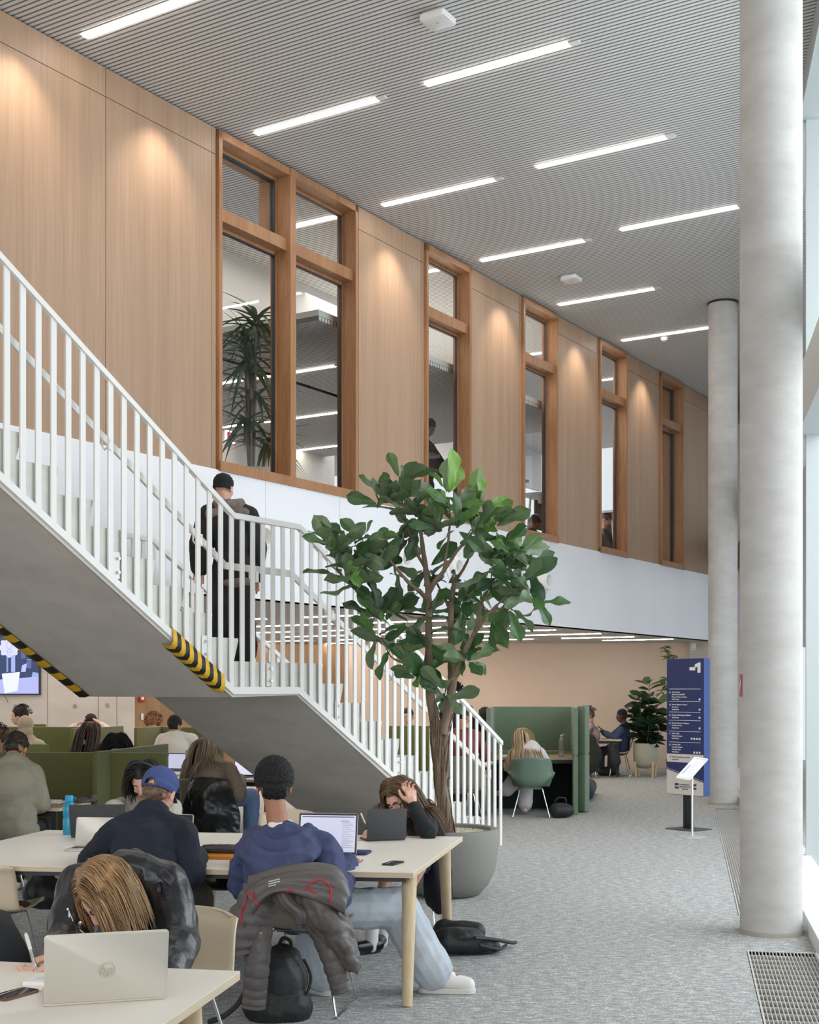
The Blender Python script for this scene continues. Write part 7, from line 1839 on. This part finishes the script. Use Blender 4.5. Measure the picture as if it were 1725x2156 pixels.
obj('white_print', b, M_wshoe, t, smooth=None)
b = MB()
for px, py in ((549,1965),(486,2008),(452,2004)): b.lathe([(0,.006),(.007,.005),(.008,0),(0,0)], sn_(at(px,py,6.60), .0), 12, Matrix.Rotation(PI/2, 3, 'X'))
obj('snap_button', b, MATS['zip_gold'], t)
# hanging lining pockets in dark
obj('lining', patch([[at(512,1900,6.70), at(528,1890,6.66), at(540,1898,6.68)], [at(508,1928,6.68), at(524,1925,6.62), at(540,1925,6.66)], [at(512,1942,6.68), at(524,1945,6.64), at(536,1935,6.66)]], 12, 12, .01), mat('lining_black', (.02,.02,.025), .6), t, smooth=80)
# leather coat over the blonde woman's chair
t = thing('leather_coat', 'shiny black leather coat hung over the chair of the blonde woman', 'coat', on(450, 13.3))
M_leath2 = mat('leather_coat', (.010,.012,.015), .3, bump=.4, bscale=25, spec=.6)
obj('coat_back', patch([[at(405,1640,13.45), at(440,1636,13.42), at(482,1642,13.45)], [at(392,1672,13.3), at(438,1672,13.2), at(494,1680,13.3)], [at(384,1715,13.3), at(430,1712,13.15), at(506,1715,13.25)], [at(398,1738,13.35), at(440,1735,13.2), at(504,1750,13.25)], [at(430,1752,13.4), at(462,1768,13.2), at(500,1766,13.25)]], 40, 40, .05, lambda u, v, p: .03*noise.noise(V((p.x*9, p.y*5, p.z*4)))+.012*noise.noise(p*25)), M_leath2, t, smooth=80)
# coat on the chair of the woman in glasses
t = thing('navy_coat', 'dark navy coat hanging from the chair of the woman in glasses', 'coat', on(918, 9.0))
obj('coat_back', patch([[at(890,1812,9.1), at(915,1808,9.0), at(944,1825,9.1)], [at(895,1850,9.05), at(920,1850,8.95), at(948,1860,9.05)], [at(898,1885,9.05), at(925,1885,8.95), at(950,1890,9.05)], [at(905,1905,9.05), at(925,1925,8.98), at(940,1900,9.05)]], 30, 26, .05, folds(.02, 12) and (lambda u, v, p: .02*noise.noise(p*9))), M_navy, t, smooth=80)
# coat on the chair by the back wall, jacket behind the phone user
t = thing('green_coat', 'dark olive coat hanging off the chair beside the green booth', 'coat', on(1240, 25.2))
obj('coat_back', patch([[at(1226,1546,25.4), at(1240,1545,25.2), at(1252,1550,25.4)], [at(1226,1575,25.2), at(1245,1575,25.0), at(1264,1585,25.2)], [at(1226,1605,25.2), at(1244,1606,25.0), at(1266,1600,25.2)], [at(1232,1628,25.3), at(1242,1632,25.1), at(1250,1622,25.3)]], 26, 22, .07, lambda u, v, p: .05*noise.noise(p*5)), cloth('olive_coat', s2l(44,44,34)), t, smooth=80)
t = thing('black_jacket', 'black jacket hanging behind the pale grey chair by the back wall', 'jacket', on(1296, 25.4))
obj('jacket_back', patch([[at(1282,1568,25.5), at(1292,1564,25.4), at(1300,1572,25.5)], [at(1280,1595,25.4), at(1292,1598,25.3), at(1304,1592,25.4)], [at(1284,1612,25.5), at(1294,1616,25.4), at(1304,1608,25.5)]], 20, 16, .08, lambda u, v, p: .04*noise.noise(p*6)), mat('jacket_black', (.015,.017,.018), .6), t, smooth=80)
# dark garment at the lower left edge
t = thing('dark_garment', 'black garment draped over a seat, cut off by the left edge above the front table', 'jacket', on(5, 5.35))
obj('draped_cloth', patch([[at(-60,1925,5.6), at(-20,1926,5.5), at(12,1934,5.5)], [at(-60,1960,5.4), at(-10,1962,5.3), at(28,1975,5.35)], [at(-60,2010,5.3), at(-5,2010,5.2), at(42,2012,5.3)], [at(-60,2080,5.3), at(0,2080,5.2), at(56,2075,5.3)], [at(-60,2150,5.35), at(0,2150,5.25), at(60,2150,5.35)]], 30, 24, .09, lambda u, v, p: .02*noise.noise(p*8)), cloth('charcoal_cloth', (.016,.018,.02)), t, smooth=80)
# phone of the man in blue
p = at(1266, 1534, 25.85); t = thing('smartphone', 'phone held up by the man in the blue jumper', 'phone', p)
b = MB(); b.box(p, (.02,.075,.15), Matrix.Rotation(R_(-55), 3, 'Y'), .003); obj('case', b, M_dark, t); b = MB(); b.box(p+V((.011,0,.008)), (.002,.068,.14), Matrix.Rotation(R_(-55), 3, 'Y')); obj('glass_front', b, M_screen, t, smooth=None)
t, lid, M = laptop('open laptop on the small table by the back wall', V((on(1256,25.9).x, 26.0, TZ)), 90, .3, .2, .2, 110, M_silver, M_silver)
# ---- upstairs desks
for i, (s_, n_, z_, w_) in enumerate(((7.9, 1.2, 1.17, 1.5), (10.5, 1.1, 1.15, 1.5), (13.2, 1.2, 1.15, 1.5), (15.9, 1.3, 1.15, 1.4))):
    c = wl(s_, n_, UPF-.08); t = thing('high_desk', 'grey desk upstairs behind the %s small window' % ('first','second','third','fourth')[i], 'desk', c, 0, 'desks upstairs')
    Mx = Matrix((D, N, UP)).transposed()
    b = MB(); b.box(wl(s_, n_, UPF-.08+z_), (w_, .7, .04), Mx); obj('desk_top', b, M_mull, t, smooth=None)
    b = MB(); b.box(wl(s_, n_, UPF-.18+z_), (w_*.9, .06, .12), Mx); obj('rail', b, M_rail, t, smooth=None)
    b = MB(); b.box(wl(s_, n_+.1, UPF-.42+z_), (w_*.86, .03, .5), Mx); obj('modesty_panel', b, mat('panel_dark_grey', (.05,.05,.055), .4), t, smooth=None)
    for k in (-1, 1): b = MB(); b.tube([wl(s_+k*w_*.4, n_-.2, UPF-.1+z_), wl(s_+k*w_*.42, n_-.3, UPF-.08)], .02, 8); b.tube([wl(s_+k*w_*.4, n_+.2, UPF-.1+z_), wl(s_+k*w_*.42, n_+.3, UPF-.08)], .02, 8); obj('leg', b, M_rail, t)
